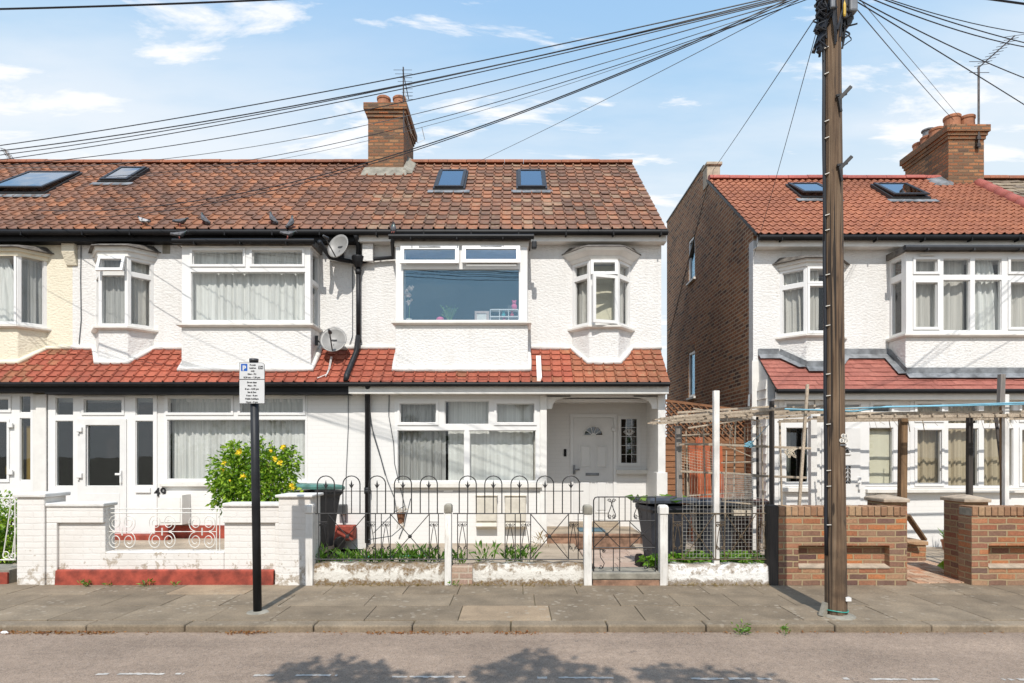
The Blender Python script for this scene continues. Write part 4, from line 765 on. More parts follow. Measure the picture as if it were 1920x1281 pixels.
def panel(mb, a, b, c, d, Yv):
    holed(mb, front(Yv), a, b, c, d, -.014, -.0005, [(a + .02, b - .02, c + .02, d - .02)]); mb.hexa([(a + .035, Yv - .0005, c + .035), (b - .035, Yv - .0005, c + .035), (b - .035, Yv - .0005, d - .035), (a + .035, Yv - .0005, d - .035)], [(a + .06, Yv - .013, c + .06), (b - .06, Yv - .013, c + .06), (b - .06, Yv - .013, d - .06), (a + .06, Yv - .013, d - .06)])
for a, b in ((.12, .46), (.54, .88)):
    panel(m, d0 + a * mw, d0 + b * mw, Z(880, YD), Z(832, YD), YD); panel(m, d0 + a * mw, d0 + b * mw, d2 + .13, Z(900, YD), YD)
dr = build(m, 'front_door', 'door_paint', hC)
m = MB(); m.box(fan_c[0] - fr, fan_c[0] + fr, YD + .02, YD + .025, fan_c[1], fan_c[1] + fr); build(m, 'fanlight', 'pane_dark', dr)
m = MB(); m.box(X(1074, YD), X(1086, YD), YD - .06, YD - .04, Z(882, YD), Z(879, YD)); m.box(X(1074, YD), X(1078, YD), YD - .05, YD, Z(889, YD), Z(872, YD)); m.box(X(1098, YD), X(1123, YD), YD - .02, YD, Z(892, YD), Z(887, YD)); build(m, 'handle', 'lead', dr, bevel=.004)
m = MB(); m.box(X(1146, YD), X(1154, YD), YD - .06, YD - .02, Z(809, YD), Z(803, YD)); build(m, 'hinge', 'upvc', dr, bevel=.004)
gm_ = (hw[0] + .05, hw[1] - .05, hw[2] + .05, hw[3] - .05)
fo = glazing(hC, front(YD - .015), hw, [gm_], (), 'pane_dark', name='leaded_window')
m = MB(); Yl = YD + .012
for k in (1, 2): x = gm_[0] + (gm_[1] - gm_[0]) * k / 3; m.bar((x, Yl, gm_[2]), (x, Yl, gm_[3]), .008)
for k in range(1, 5):
    z = gm_[2] + (gm_[3] - gm_[2]) * k / 5
    m.bar((gm_[0], Yl, z), (gm_[1], Yl, z), .008)
cx, cz = (gm_[0] + gm_[1]) / 2, gm_[2] + (gm_[3] - gm_[2]) * .68
for s in (0, -.4, .4, -.85, .85):
    m.tube([(cx + math.sin(s) * .12 * math.sin(math.pi * t) + .05 * math.cos(s) * math.sin(2 * math.pi * t) * .9, Yl - .006, cz - .05 + math.cos(s) * .12 * math.sin(math.pi * t)) for t in [k / 14 for k in range(15)]], .006, 5, closed=False)
build(m, 'leading', 'upvc', fo)
m = MB(); m.box(X(1155, YD), X(1217, YD), YD - .1, YD, Z(889, YD), Z(881, YD)); build(m, 'window_sill', 'white_sill', hC, bevel=.006)
m = MB(); m.box(xq, X(1205, G), G + .02, YD, -.1, .17); m.box(hd[0] - .02, hd[1] + .02, YD - .16, YD - .02, .1705, .27); build(m, 'porch_floor', 'garden_concrete', hC, bevel=.01)
m = MB(); m.box(xq, X(1205, G), G - .02, G + .0195, -.1, .12); m.box(xq - .01, X(1208, G), G - .04, G + .0195, .1205, .172); build(m, 'porch_step', 'old_step', hC, bevel=.01)
for a, b in ((893, 932), (947, 986)):
    m = MB(); zt, zb_ = Z(930, G), Z(978, G); x0, x1 = X(a, G), X(b, G); m.box(x0, x1, G - .10, G - .001, zb_, zt); m.box(x0 + .012, x1 - .012, G - .118, G - .101, zb_ + .02, zt - .025); m.box(x0 - .012, x1 + .012, G - .125, G - .001, zt + .001, zt + .02); m.hexa([(x0, G - .16, zb_ - .07), (x1, G - .16, zb_ - .07), (x1, G - .001, zb_ - .14), (x0, G - .001, zb_ - .14)], [(x0, G - .08, zb_), (x1, G - .08, zb_), (x1, G - .001, zb_), (x0, G - .001, zb_)])
    build(m, 'meter_cupboard', 'meter_beige', hC, bevel=.008)
m = MB(); m.box(X(1057, YD), X(1062, YD), YD - .02, YD - .001, Z(856, YD), Z(842, YD)); build(m, 'doorbell', 'black_paint', hC, bevel=.006)
# rain pipes of the pair
m = MB(); Yd = U - .07; xd = X(672, Yd)
m.tube([(xd, 10.84, Z(440, 10.85)), (xd, 10.9, Z(448, 10.9)), (xd - .0, Yd, Z(462, Yd)), (xd, Yd, Z(488, Yd))], .045, 10)
m.lathe([(.055, Z(500, Yd) - .02), (.10, Z(492, Yd)), (.12, Z(484, Yd)), (.12, Z(482, Yd))], (xd, Yd - .02, 0), 10)
m.tube([(xd, Yd, Z(495, Yd)), (xd, Yd, Z(634, Yd))], .042, 10)
for py in (506, 634): m.tube([(xd, Yd, Z(py, Yd)), (xd, Yd, Z(py + 8, Yd))], .055, 10)
m.tube([(xd, Yd, Z(630, Yd)), (X(668, 10.95), 10.95, CT - .08), (X(650, 10.42), 10.42, zeB + .12), (X(649, 10.38), 10.38, zeB + .02)], .05, 10)
m.tube([(X(602, 10.6), 10.5, Z(453, 10.5)), (X(612, 10.8), 10.7, Z(468, 10.7)), (X(618, Yd), Yd, Z(483, Yd)), (xd, Yd, Z(493, Yd))], .04, 10)
build(m, 'rain_pipe', 'black_pipe', hB, smooth=True)
m = MB(); m.tube([(X(737, 10.5), 10.5, Z(446, 10.5)), (X(738, 10.7), 10.6, Z(455, 10.6)), (X(737, Yd), Yd, Z(483, Yd)), (X(700, Yd), Yd, Z(486, Yd)), (xd + .02, Yd, Z(493, Yd))], .035, 10); Yg = G - .07; build(m, 'rain_pipe', 'black_pipe', hC, smooth=True); m = MB()
m.tube([(X(689, 10.4), 10.42, zeC - .05), (X(689, Yg), Yg, zeC - .22), (X(689, Yg), Yg, .02)], .045, 10)
for py in (726, 914, 918): m.tube([(X(689, Yg), Yg, Z(py, Yg)), (X(689, Yg), Yg, Z(py + 8, Yg))], .058, 10)
build(m, 'rain_pipe', 'black_pipe', hC, smooth=True)
m = MB(); Yw = G - .012                                               # thin cables clipped over the wall
for pts in ([(730, 722), (729, 780), (738, 830), (740, 870), (748, 905), (757, 940), (762, 962), (758, 985), (748, 1010)], [(690, 726), (694, 790), (712, 850), (726, 900), (740, 935), (744, 962)], [(690, 745), (700, 815), (714, 860), (722, 890)]):
    m.tube([P(a, b, Yw) for a, b in pts], .008, 5)
build(m, 'wall_cable', 'cable_grey', hC)
m = MB()
m.tube([P(152, 455, U - .012), P(151, 520, U - .012), P(152, 600, U - .012), P(148, 645, U - .012)], .008, 5); m.tube([P(661, 500, U - .012), P(661, 560, U - .012), P(661, 630, U - .012), P(655, 648, U - .03)], .007, 5); m.tube([P(653, 738, G - .012), P(653, 800, G - .012), P(649, 890, G - .012), P(648, 985, G - .012)], .006, 5)
build(m, 'wall_cable', 'cable_grey', hB)
m = MB(); m.tube([(X(624, 10.8), 10.75, 3.32), (X(618, 10.6), 10.62, 3.1), (X(612, 10.45), 10.5, 2.98), (X(592, 10.4), 10.42, 2.89)], .008, 5); m.tube([(X(622, 10.8), 10.75, 3.32), (X(617, 10.6), 10.58, 3.08), (X(610, 10.45), 10.46, 2.93)], .008, 5); build(m, 'aerial_lead', 'cable_white', hB)

# ---------------- right-hand house
hD = thing('terraced_house', 'white terraced house on the right, bare brick flank wall and bright orange tiled roof', 'house', (7.2, U, 0))
xD0, xD1 = X(1412, U), X(2005, U); DEZ, DSL, DRY = 5.54, .809, 13.63
oD = 5.45; zsD, zhD = Z(627, BAYF), Z(474, BAYF); zso, zho = Z(627, U - .32), Z(499, U - .32); xb0, xb1 = X(1698, BAYF), X(1950, BAYF)
m = MB(); holed(m, front(U), xD0, xD1, 2.7, 5.52, 0, .2, [(xb0 + .06, xb1 - .06, zsD, zhD), (oD - .5, oD + .5, zso + .02, zho)]); build(m, 'wall', 'white_render', hD)
main_roof(hD, xD0 - .01, xD1, 'roof_tile_new', .145, .222, 'wave', DEZ, DSL, DRY, seed=24, ridge_m='ridge_pink', jit=.002); eaves(hD, xD0, xD1, 'white_paint', DEZ)
zr = DEZ + (DRY - EY) * DSL
m = MB(); fl = [(U + .003, -.1), (17.4, -.1), (17.4, 8.25), (14.0, 8.25), (13.75, zr - .0), (U + .003, DEZ + (U - EY) * DSL - .05)]
y0, y1 = 14.69, 15.23
def flank(mb, polyY0, polyY1, z0, z1):  mb.box(xD0, xD0 + .2, polyY0, polyY1, z0, z1)
zu0, zu1, zl0, zl1 = 5.89, 6.94, 2.99, 4.12
m.prism([(U + .003, -.1), (y0, -.1), (y0, 8.25), (14.0, 8.25), (13.75, zr), (U + .003, DEZ + (U - EY) * DSL - .05)], 'x', xD0, xD0 + .2)
for a, b in ((-.1, zl0), (zl1, zu0), (zu1, 8.25)): m.box(xD0, xD0 + .2, y0 + .0, y1, a, b)
m.box(xD0, xD0 + .2, y1, 17.4, -.1, 8.25); build(m, 'side_wall', 'flank_brick', hD)
for a, b in ((zu0, zu1), (zl0, zl1)):
    tf = plane((xD0 + .012, y1), (xD0 + .012, y0)); fo = glazing(hD, tf, (0, y1 - y0, a, b), [(.06, y1 - y0 - .06, a + .06, b - .06)], (), 'pane_bright', name='flank_window')
    m = MB(); m.box(xD0 - .05, xD0 + .08, y0 - .05, y1 + .05, a - .05, a - .001); build(m, 'sill', 'white_sill', fo)
m = MB(); m.prism([(y0 - .05, zl1 + .002), (y1 + .05, zl1 + .002), (y1 + .12, zl1 + .22), (y0 - .12, zl1 + .22)], 'x', xD0 - .006, xD0 + .05); m.box(xD0 - .006, xD0 + .05, y0 - .05, y1 + .05, zu1 + .002, zu1 + .14); build(m, 'window_lintel', 'stock_brick', hD)
m = MB(); m.box(xD0 - .02, xD0 + .3, 13.98, 17.4, 8.251, 8.29); m.bar((xD0 + .03, EY + .05, DEZ + .02), (xD0 + .03, 13.75, zr + .04), .1, .05); build(m, 'verge', 'skylight_frame', hD)
m = MB(); m.box(xD0 - .02, xD0 + .28, 13.70, 14.02, zr - .1, zr + .36); m.box(xD0 - .04, xD0 + .32, 13.66, 14.06, zr + .3605, zr + .43); build(m, 'gable_block', 'cap_stone', hD, bevel=.015)
m = MB(); m.box(xD0 + .2, xD1, 14.3, 17.4, 2.7, 7.6); build(m, 'rear_block', 'flank_brick', hD)
m = MB(); m.box(xD0 + .21, xD1, 13.2, 13.3, 0, 5.4); m.box(xD0 + .21, xD1, U + .21, 13.2, 2.7, 2.8); m.box(xD0 + .21, xD1, U, 13.2, -.1, .02); build(m, 'inner_floor', 'interior_dark', hD)
DT, DE, DS = 3.388, 10.30, .8675
ob = oriel(hD, oD, zso, zho, 0, 'white_render', style='grey', wh=.58, fh=.24, opens=((), (0, 1), ()), ct=DT, cs=DS, headh=.12, tf_top=.74)
bay_box(hD, xb0, xb1, zsD, zhD, 'white_render', Z(464, 10.5), gut='grey_gutter', zb=2.85)
pd = [rp(1716, 1757, 487, 510, BAYF), rp(1716, 1757, 530, 614, BAYF), rp(1769, 1819, 485, 516, BAYF), rp(1769, 1819, 525, 620, BAYF), rp(1828, 1878, 485, 516, BAYF), rp(1828, 1878, 525, 620, BAYF), rp(1894, 1938, 487, 510, BAYF), rp(1894, 1938, 530, 614, BAYF)]
glazing(hD, front(BAYF), (xb0 + .01, xb1 - .01, zsD, zhD), pd, (0, 1, 6, 7), vents=[(X(1723, BAYF), X(1752, BAYF), Z(479, BAYF))])
glazing(hD, plane((xb0 + .01, U), (xb0 + .01, BAYF + .071)), (0, U - BAYF - .071, zsD, zhD), [(.06, U - BAYF - .13, zsD + .06, 4.70), (.06, U - BAYF - .13, 4.81, zhD - .06)], ())
zeD = canopy(hD, 4.47, xD1, 'canopy_tile_pink', 'flat', .17, .135, DT, DE, DS, 'black_paint', 'white_paint', 34, None, GD, .17)
zf = DT - (U - BAYF) * DS
m = MB()
def lead_strip(mb, pts, w=.13):
    for a, b in zip(pts[:-1], pts[1:]):
        a = Vector(a); b = Vector(b); d = (b - a).normalized(); o = Vector((0, -1, -DS)).normalized() * w
        if abs(d.y) > .5: o = Vector((-1 if d.y < 0 else 1, 0, 0)) * w
        n = Vector((0, -DS, 1)).normalized() * .03; mb.hexa([a + n, b + n, b + n + o, a + n + o], [a + n * 1.5, b + n * 1.5, b + n * 1.3 + o, a + n * 1.3 + o])
        mb.bar(a + Vector((0, -.008, .07)), b + Vector((0, -.008, .07)), .012, .13)
obd = [(p[0], p[1], p[2] - .02) for p in ob]
path = [(4.47, U - .01, DT)] + obd + [(xb0 - .02, U - .01, DT), (xb0 - .02, BAYF - .02, zf), (xb1 + .02, BAYF - .02, zf), (xb1 + .02, U - .01, DT), (xD1, U - .01, DT)]
lead_strip(m, path); build(m, 'flashing', 'lead', hD)
def skD(x0, x1, a, b, t): skylight(hD, x0, x1, a, b, DEZ, DSL, t)
skD(5.87, 6.60, 12.42, 13.14, 4); skD(7.72, 8.52, 12.38, 13.14, 2)
za = lambda y: DEZ + (y - EY) * DSL
co = chimney(hD, 9.56, 10.35, 13.30, 14.78, 7.0, 8.82, [(9.80, 13.52, .33, .16), (10.12, 13.52, .31, .16), (9.76, 13.95, .28, .15), (9.76, 14.25, .25, .15), (9.76, 14.55, .25, .14), (10.12, 14.0, .28, .15), (10.12, 14.45, .28, .15)])
m = MB(); m.lathe([(.11, 9.06), (.11, 9.2), (.14, 9.21), (.14, 9.24), (.05, 9.27)], (9.76, 14.25, 0), 12); build(m, 'flue_cowl', 'lead', co)
m = MB(); m.hexa([(9.2, 13.2, za(13.2) + .03), (9.6, 13.2, za(13.2) + .03), (9.6, 13.62, za(13.62) + .03), (9.2, 13.62, za(13.62) + .03)], [(9.25, 13.2, za(13.2) + .06), (9.6, 13.2, za(13.2) + .09), (9.6, 13.62, za(13.62) + .12), (9.25, 13.62, za(13.62) + .06)]); build(m, 'mortar_fillet', 'lead', co)
m = MB(); n = 9
for k in range(n):
    ya, yb_ = EY + (13.3 - EY) * k / n, EY + (13.3 - EY) * (k + 1) / n - .01; m.tube([(10.2, ya, za(ya) + .03), (10.2, yb_, za(yb_) + .03)], [.125, .11], 12)
build(m, 'roof_joint', 'ridge_pink', hD, smooth=True)
# ground floor front of the right-hand house
xg0 = 4.52
m = MB(); wm_ = rp(1706, 1990, 748, 915, GD); wl = rp(1468, 1526, 752, 912, GD); dd_ = rp(1532, 1622, 752, 1012, GD); wr_ = rp(1622, 1684, 752, 912, GD)
holed(m, front(GD), xg0, xD1, -.12, zeD - .165, 0, .18, [wm_, (wl[0], dd_[0], wl[2], wl[3]), (dd_[0], wr_[0], -.02, dd_[3]), wr_]); m.box(xg0, xD1, GD + .18, U, zeD - .3, zeD - .17)
m.prism([(GD + .181, -.1), (U, -.1), (U, DT - .06), (GD + .181, DT - .06 - (U - GD - .181) * DS)], 'x', 4.475, 4.6); build(m, 'lower_wall', 'painted_brick', hD)
m = MB()
for k in range(17):                                                    # weatherboards on the cheek
    z0 = .1 + k * .165; 
    if z0 + .16 > DT - .35 : continue
    m.hexa([(4.440, GD + .2, z0), (4.474, GD + .2, z0), (4.474, U - .002, z0), (4.440, U - .002, z0)], [(4.462, GD + .2, z0 + .17), (4.474, GD + .2, z0 + .17), (4.474, U - .002, z0 + .17), (4.462, U - .002, z0 + .17)])
build(m, 'weatherboard', 'white_paint', hD)
m = MB(); m.box(X(1412, U) - .03, X(1412, U) + .12, U - .03, U - .001, -.1, 3.3); m.box(X(1462, GD) - .02, X(1471, GD), GD - .02, GD - .001, 0, zeD - .17); m.box(X(1532, GD) - .05, X(1532, GD) + .03, GD - .04, GD - .012, 0, Z(745, GD)); build(m, 'corner_board', 'white_paint', hD, bevel=.005)
YE = GD - .01
glazing(hD, front(YE), wl, [rp(1474, 1516, 757, 775, YE), rp(1474, 1516, 802, 905, YE)], (0,), 'pane_dark')
dpan = [rp(1530, 1614, 757, 794, YE)]
fo = glazing(hD, front(YE), (dd_[0], dd_[1], -.02, dd_[3]), [rp(1538, 1614, 758, 792, YE)], (), 'pane_dark', name='door_frame')
m = MB(); hx0, hx1 = X(1540, YE), X(1612, YE); ghole = rp(1562, 1592, 872, 907, YE); ghole = rp(1583, 1594, 874, 907, YE); holed(m, front(YE), hx0, hx1, .0, Z(803, YE), -.02, -.0015, [ghole])
cxd = (hx0 + hx1) / 2; czd = Z(852, YE); fr = .155; n = 14; arc = [(cxd + fr * math.cos(math.pi * k / n), czd + fr * math.sin(math.pi * k / n)) for k in range(n + 1)]
m.tube([(a, YE - .026, b) for a, b in arc] + [(arc[0][0], YE - .026, arc[0][1])], .018, 6); dr = build(m, 'front_door', 'door_paint', hD)
m = MB(); m.prism(arc, 'y', YE - .024, YE - .021); m.box(ghole[0], ghole[1], YE - .016, YE - .012, ghole[2], ghole[3]); build(m, 'fanlight', 'interior_dark', dr)
m = MB()
for k in range(4):
    z = ghole[2] + (ghole[3] - ghole[2]) * (k + .5) / 4; mx_ = (ghole[0] + ghole[1]) / 2
    m.tube([(ghole[0], YE - .018, z - .03), (mx_, YE - .018, z + .03), (ghole[1], YE - .018, z - .03)], .006, 4)
m.bar((mx_, YE - .018, ghole[2]), (mx_, YE - .018, ghole[3]), .008)
for k in (1, 2, 3): a = math.pi * k / 4; m.tube([(cxd, YE - .03, czd), (cxd + fr * math.cos(a), YE - .03, czd + fr * math.sin(a))], .006, 4)
build(m, 'leading', 'upvc', dr)
m = MB(); m.box(X(1607, YE), X(1611, YE), YE - .07, YE - .02, Z(918, YE), Z(895, YE)); m.box(X(1603, YE), X(1609, YE), YE - .09, YE - .07, Z(905, YE), Z(902, YE)); build(m, 'handle', 'upvc', dr, bevel=.004)
glazing(hD, front(YE), wr_, [rp(1636, 1671, 759, 773, YE), rp(1630, 1675, 802, 908, YE)], (0,))
pm = [rp(1719, 1765, 757, 787, YE), rp(1719, 1765, 806, 907, YE), rp(1778, 1835, 757, 795, YE), rp(1778, 1835, 803, 914, YE), rp(1845, 1900, 757, 795, YE), rp(1845, 1900, 803, 914, YE), rp(1915, 1962, 757, 787, YE), rp(1915, 1962, 806, 907, YE)]
pm = [(a, b, max(c, wm_[2] + .03), d) for a, b, c, d in pm]
glazing(hD, front(YE), wm_, pm, (0, 1, 6, 7))
m = MB(); m.box(X(1462, GD), X(1530, GD), GD - .08, GD + .01, Z(922, GD), Z(914, GD)); m.box(X(1622, GD), X(2000, GD), GD - .08, GD + .01, Z(924, GD), Z(917, GD)); build(m, 'window_sill', 'white_sill', hD, bevel=.006)
m = MB(); m.lathe([(.11, -.018), (.11, -.004)], (X(1648, GD), GD, Z(937, GD)), 20, 0, 'y'); o = build(m, 'number_plaque', 'white_sill', hD)
m = MB(); m.box(X(1768, GD), X(1792, GD), GD - .006, GD - .0005, Z(1018, GD), Z(1006, GD)); build(m, 'air_brick', 'cement_grey', hD)

# ---------------- last house, mostly beyond the right edge
hE = thing('terraced_house', 'house beyond the large right chimney, only its mossy brown roof in view', 'house', (13, U, 0))
main_roof(hE, xD1, 15.8, 'roof_tile_mossy', .2, .22, 'flat', DEZ, DSL, DRY, seed=25, jit=.01); eaves(hE, xD1, 15.8, 'white_paint', DEZ)
m = MB(); hl = [(11.0, 12.9, 3.9, 5.2), (11.0, 13.2, 1.0, 2.5)]; holed(m, front(U), xD1, 15.8, -.1, 5.52, 0, .2, hl); m.box(xD1, 15.8, 17.0, 17.2, 0, 5.4); build(m, 'wall', 'white_render', hE)
for a, b, c, d in hl: glazing(hE, front(U + .03), (a, b, c, d), [(a + .06, (a + b) / 2 - .04, c + .06, d - .06), ((a + b) / 2 + .04, b - .06, c + .06, d - .06)])
# ------------------------------------------------------------------ curtains and what stands on the sills
def curt(px0, px1, py0, py1, Y, d, mat, label, **k):
    Yc = Y + d; return curtain(front(Yc), X(px0, Y), X(px1, Y), Z(py1, Y), Z(py0, Y), 0, mat, label, **k)
NG = 'net curtains along the left-hand pair of houses'
curt(350, 580, 466, 606, BAYF, .16, 'net_white', 'white net curtain across the whole upper bay window above the parking sign', folds=19, amp=.04, seed=2)
curt(310, 575, 744, 903, G, .2, 'net_white', 'pale net curtain in the downstairs window behind the yellow rose bush', folds=24, amp=.035, seed=3)
curt(838, 1000, 748, 904, G, .2, 'net_white', 'white net curtain filling the right three quarters of the window behind the arched railings', folds=11, amp=.011, seed=4)
curt(742, 834, 748, 904, G, .15, 'net_grey', 'grey striped net curtain at the left end of the window behind the arched railings', folds=9, amp=.04, seed=5)
curt(1001, 1012, 748, 905, G, .14, 'curtain_silver', 'narrow gathered curtain at the right end of the window beside the arched porch', folds=3, amp=.03, seed=6)
def oc(cx, face, zs, zh, mat, label, wh=.535, fh=.26, pj=.32, u0=.03, u1=None, d=.12, **k):
    Yf = U - pj; pl = [(cx - wh, U), (cx - fh, Yf), (cx + fh, Yf), (cx + wh, U)]; p0, p1 = Vector(pl[face]), Vector(pl[face + 1]); w = (p1 - p0).length
    return curtain(plane(p0, p1), u0 * w, (u1 or .97) * w, zs + .03, zh - .02, d, mat, label, **k)
zA0, zA1 = Z(610, U - .32), Z(480, U - .32); zB0, zB1 = Z(613, U - .32), Z(481, U - .32); zC0, zC1 = Z(611, U - .32), Z(487, U - .32); zD0, zD1 = Z(627, U - .32), Z(499, U - .32)
oc(oA, 1, zA0, zA1, 'net_white', 'white net curtain swept aside in the front pane of the cream oriel', folds=4, amp=.03, seed=7, flare=.5)
oc(oA, 2, zA0, zA1, 'net_grey', 'grey net curtain in the angled side pane of the cream oriel', folds=4, amp=.04, seed=8)
oc(oB, 1, zB0, zB1, 'net_grey', 'net curtain in the front light of the white oriel under its tilted vent', folds=4, amp=.03, seed=9)
oc(oB, 2, zB0, zB1, 'curtain_silver', 'drab curtain in the right angled light of the white oriel with a tilted vent', folds=4, amp=.03, seed=10)
oc(oC, 0, zC0, zC1, 'curtain_silver', 'grey curtain in the left angled light of the oriel above the porch', folds=3, amp=.03, seed=12, u1=.9)
oc(oC, 2, zC0, zC1, 'curtain_silver', 'grey curtain in the right angled light of the oriel above the porch', folds=3, amp=.03, seed=13)
oc(oC, 1, zC0, zC1, 'blind_cream', 'added cream sheet standing in for the pale lit room wall behind the open sash of the oriel above the porch', folds=1, amp=.01, seed=14, d=.3)  # sheet added in place of the room's pale wall with slanting light
oc(oD, 0, zD0, zD1, 'curtain_silver', 'draped silver curtain in the left angled light of the oriel beside the telegraph pole', wh=.58, fh=.24, folds=4, amp=.05, seed=15, flare=.2)
oc(oD, 1, zD0, zD1, 'curtain_silver', 'drawn back curtain in the oriel front light partly behind the telegraph pole', wh=.58, fh=.24, folds=4, amp=.05, seed=16, u1=.6)
curt(1706, 1762, 478, 622, BAYF, .16, 'curtain_silver', 'silver curtain in the left casement of the large right-hand upper bay', folds=4, amp=.04, seed=17)
curt(1764, 1822, 478, 622, BAYF, .18, 'curtain_silver', 'silver curtain in the second light of the right-hand upper bay', folds=3, amp=.04, seed=18)
curt(1824, 1886, 478, 622, BAYF, .15, 'net_white', 'bright white curtain swept to one side in the third light of the right-hand upper bay', folds=5, amp=.05, seed=19, flare=.25)
curt(1888, 1945, 478, 622, BAYF, .17, 'curtain_silver', 'grey curtain in the rightmost casement of the right-hand upper bay', folds=5, amp=.04, seed=20)
curt(1714, 1770, 750, 912, GD, .16, 'curtain_beige', 'beige curtain in the left casement of the right-hand downstairs window', folds=5, amp=.04, seed=21)
curt(1772, 1838, 750, 914, GD, .17, 'curtain_beige', 'beige gathered curtain in the second light of the right-hand downstairs window', folds=6, amp=.04, seed=22)
curt(1840, 1905, 750, 914, GD, .15, 'curtain_beige', 'beige gathered curtain behind the dark pergola posts at the right', folds=6, amp=.04, seed=23)
curt(1908, 1970, 750, 912, GD, .16, 'curtain_beige', 'beige curtain cut by the right edge of the photo, downstairs', folds=5, amp=.04, seed=24)
curt(1625, 1680, 778, 910, GD, .09, 'blind_cream', 'flat cream blind in the narrow window right of the telegraph pole', folds=1, amp=.006, seed=25)
curt(1483, 1496, 800, 906, GD, .3, 'net_grey', 'slim grey curtain inside the narrow window behind the leaning lath', folds=2, amp=.03, seed=26)
# sill of the blue bay
zs = zsC + .005; Yo = BAYF + .17
def pp(px): return X(px, Yo)
m = MB(); holed(m, front(Yo), pp(890), pp(917), zs, zs + .23, 0, .03, [(pp(894), pp(912), zs + .03, zs + .19)])
o = build(m, 'picture_frame', 'frame_pink', label='pale pink picture frame standing on the blue bay window sill', cat='picture frame', origin=(pp(903), Yo, zs)); m = MB(); m.box(pp(893), pp(913), Yo + .015, Yo + .02, zs + .02, zs + .2); build(m, 'picture', 'tag_white', o)
m = MB(); x0, x1 = pp(919), pp(972); xm = [x0, x0 + (x1 - x0) * .33, x0 + (x1 - x0) * .65, x1]
for z in (zs, zs + .125, zs + .25): m.box(x0, x1, Yo, Yo + .16, z, z + .016)
for x in xm: m.box(x - .006, x + .006, Yo + .001, Yo + .159, zs + .0165, zs + .2495)
build(m, 'toy_shelf', 'upvc', label='white cubby shelf of small toys on the blue bay window sill', cat='shelf', origin=(x0, Yo, zs))
def toy(px, z, r, mat, label, name='soft_toy'):
    m = MB(); c = (pp(px), Yo + .07, z + r); m.ball(c, (r, r * .8, r)); m.ball((c[0], c[1], c[2] + r * 1.35), r * .65); m.ball((c[0] - r * .5, c[1], c[2] + r * 1.9), r * .3); m.ball((c[0] + r * .5, c[1], c[2] + r * 1.9), r * .3)
    build(m, name, mat, smooth=True, label=label, cat='toy', origin=c)
toy(964, zs + .268, .055, 'toy_pink', 'pink soft toy sitting on top of the white cubby shelf'); toy(944, zs + .142, .035, 'toy_teal', 'teal soft toy in the middle upper cubby of the shelf'); toy(960, zs + .142, .035, 'toy_red', 'red soft toy in the right upper cubby of the shelf'); toy(945, zs + .017, .035, 'toy_pink', 'pink soft toy in the middle lower cubby of the shelf')
m = MB(); m.box(pp(952), pp(960), Yo + .05, Yo + .1, zs + .27, zs + .34); build(m, 'dark_box', 'dark_plastic', label='small dark box beside the pink toy on the shelf top', cat='box', bevel=.005, origin=(pp(955), Yo, zs + .27))
m = MB(); r = random.Random(3)
m.lathe([(.04, zs), (.055, zs + .1), (.05, zs + .1)], (pp(766), Yo + .05, 0), 10, 1); st = [(pp(766), Yo + .05, zs + .08), (pp(767), Yo + .04, zs + .3), (pp(764), Yo + .02, zs + .55), (pp(770), Yo, zs + .66)]; m.tube(st, .006, 5, 2)
for k in range(16):
    q = Vector(st[2]).lerp(Vector(st[3]) if k % 2 else Vector(st[1]), r.random() * .7); q += Vector((r.uniform(-.05, .05), r.uniform(-.03, .02), r.uniform(-.04, .04)))
    for a in range(4): m.leaf(q, (math.cos(a * 1.57), -.3, math.sin(a * 1.57)), .035, .045, 0, r=r)
build(m, 'orchid', ['frame_pink', 'white_sill', 'weed_leaf'], label='pale pink orchid in a pot at the left end of the blue bay', cat='plant', origin=(pp(766), Yo, zs))
m = MB(); m.ball((pp(812), Yo + .08, zs + .045), (.09, .05, .04), mi=0); m.ball((pp(824), Yo + .08, zs + .10), (.07, .045, .045), mi=0); m.ball((pp(806), Yo + .08, zs + .02), (.05, .05, .02), mi=0); build(m, 'ornament', 'toy_pink', smooth=True, label='rosy pink ornament lying on the blue bay window sill', cat='ornament', origin=(pp(815), Yo, zs))
m = MB()
for k in range(34):
    a = r.uniform(-.9, .9); b = Vector((pp(843) + r.uniform(-.02, .02), Yo + .08, zs + .02)); t = b + Vector((math.sin(a) * .17, r.uniform(-.05, .05), .12 + .2 * r.random())); m.tube([b, (b + t) / 2 + Vector((0, 0, .03)), t], .0035, 4, 0); m.leaf(t, (math.sin(a), -.4, .6), .03, .05, 0, r=r)
build(m, 'house_plant', 'weed_leaf', label='feathery small house plant in the middle of the blue bay sill', cat='plant', origin=(pp(843), Yo, zs))
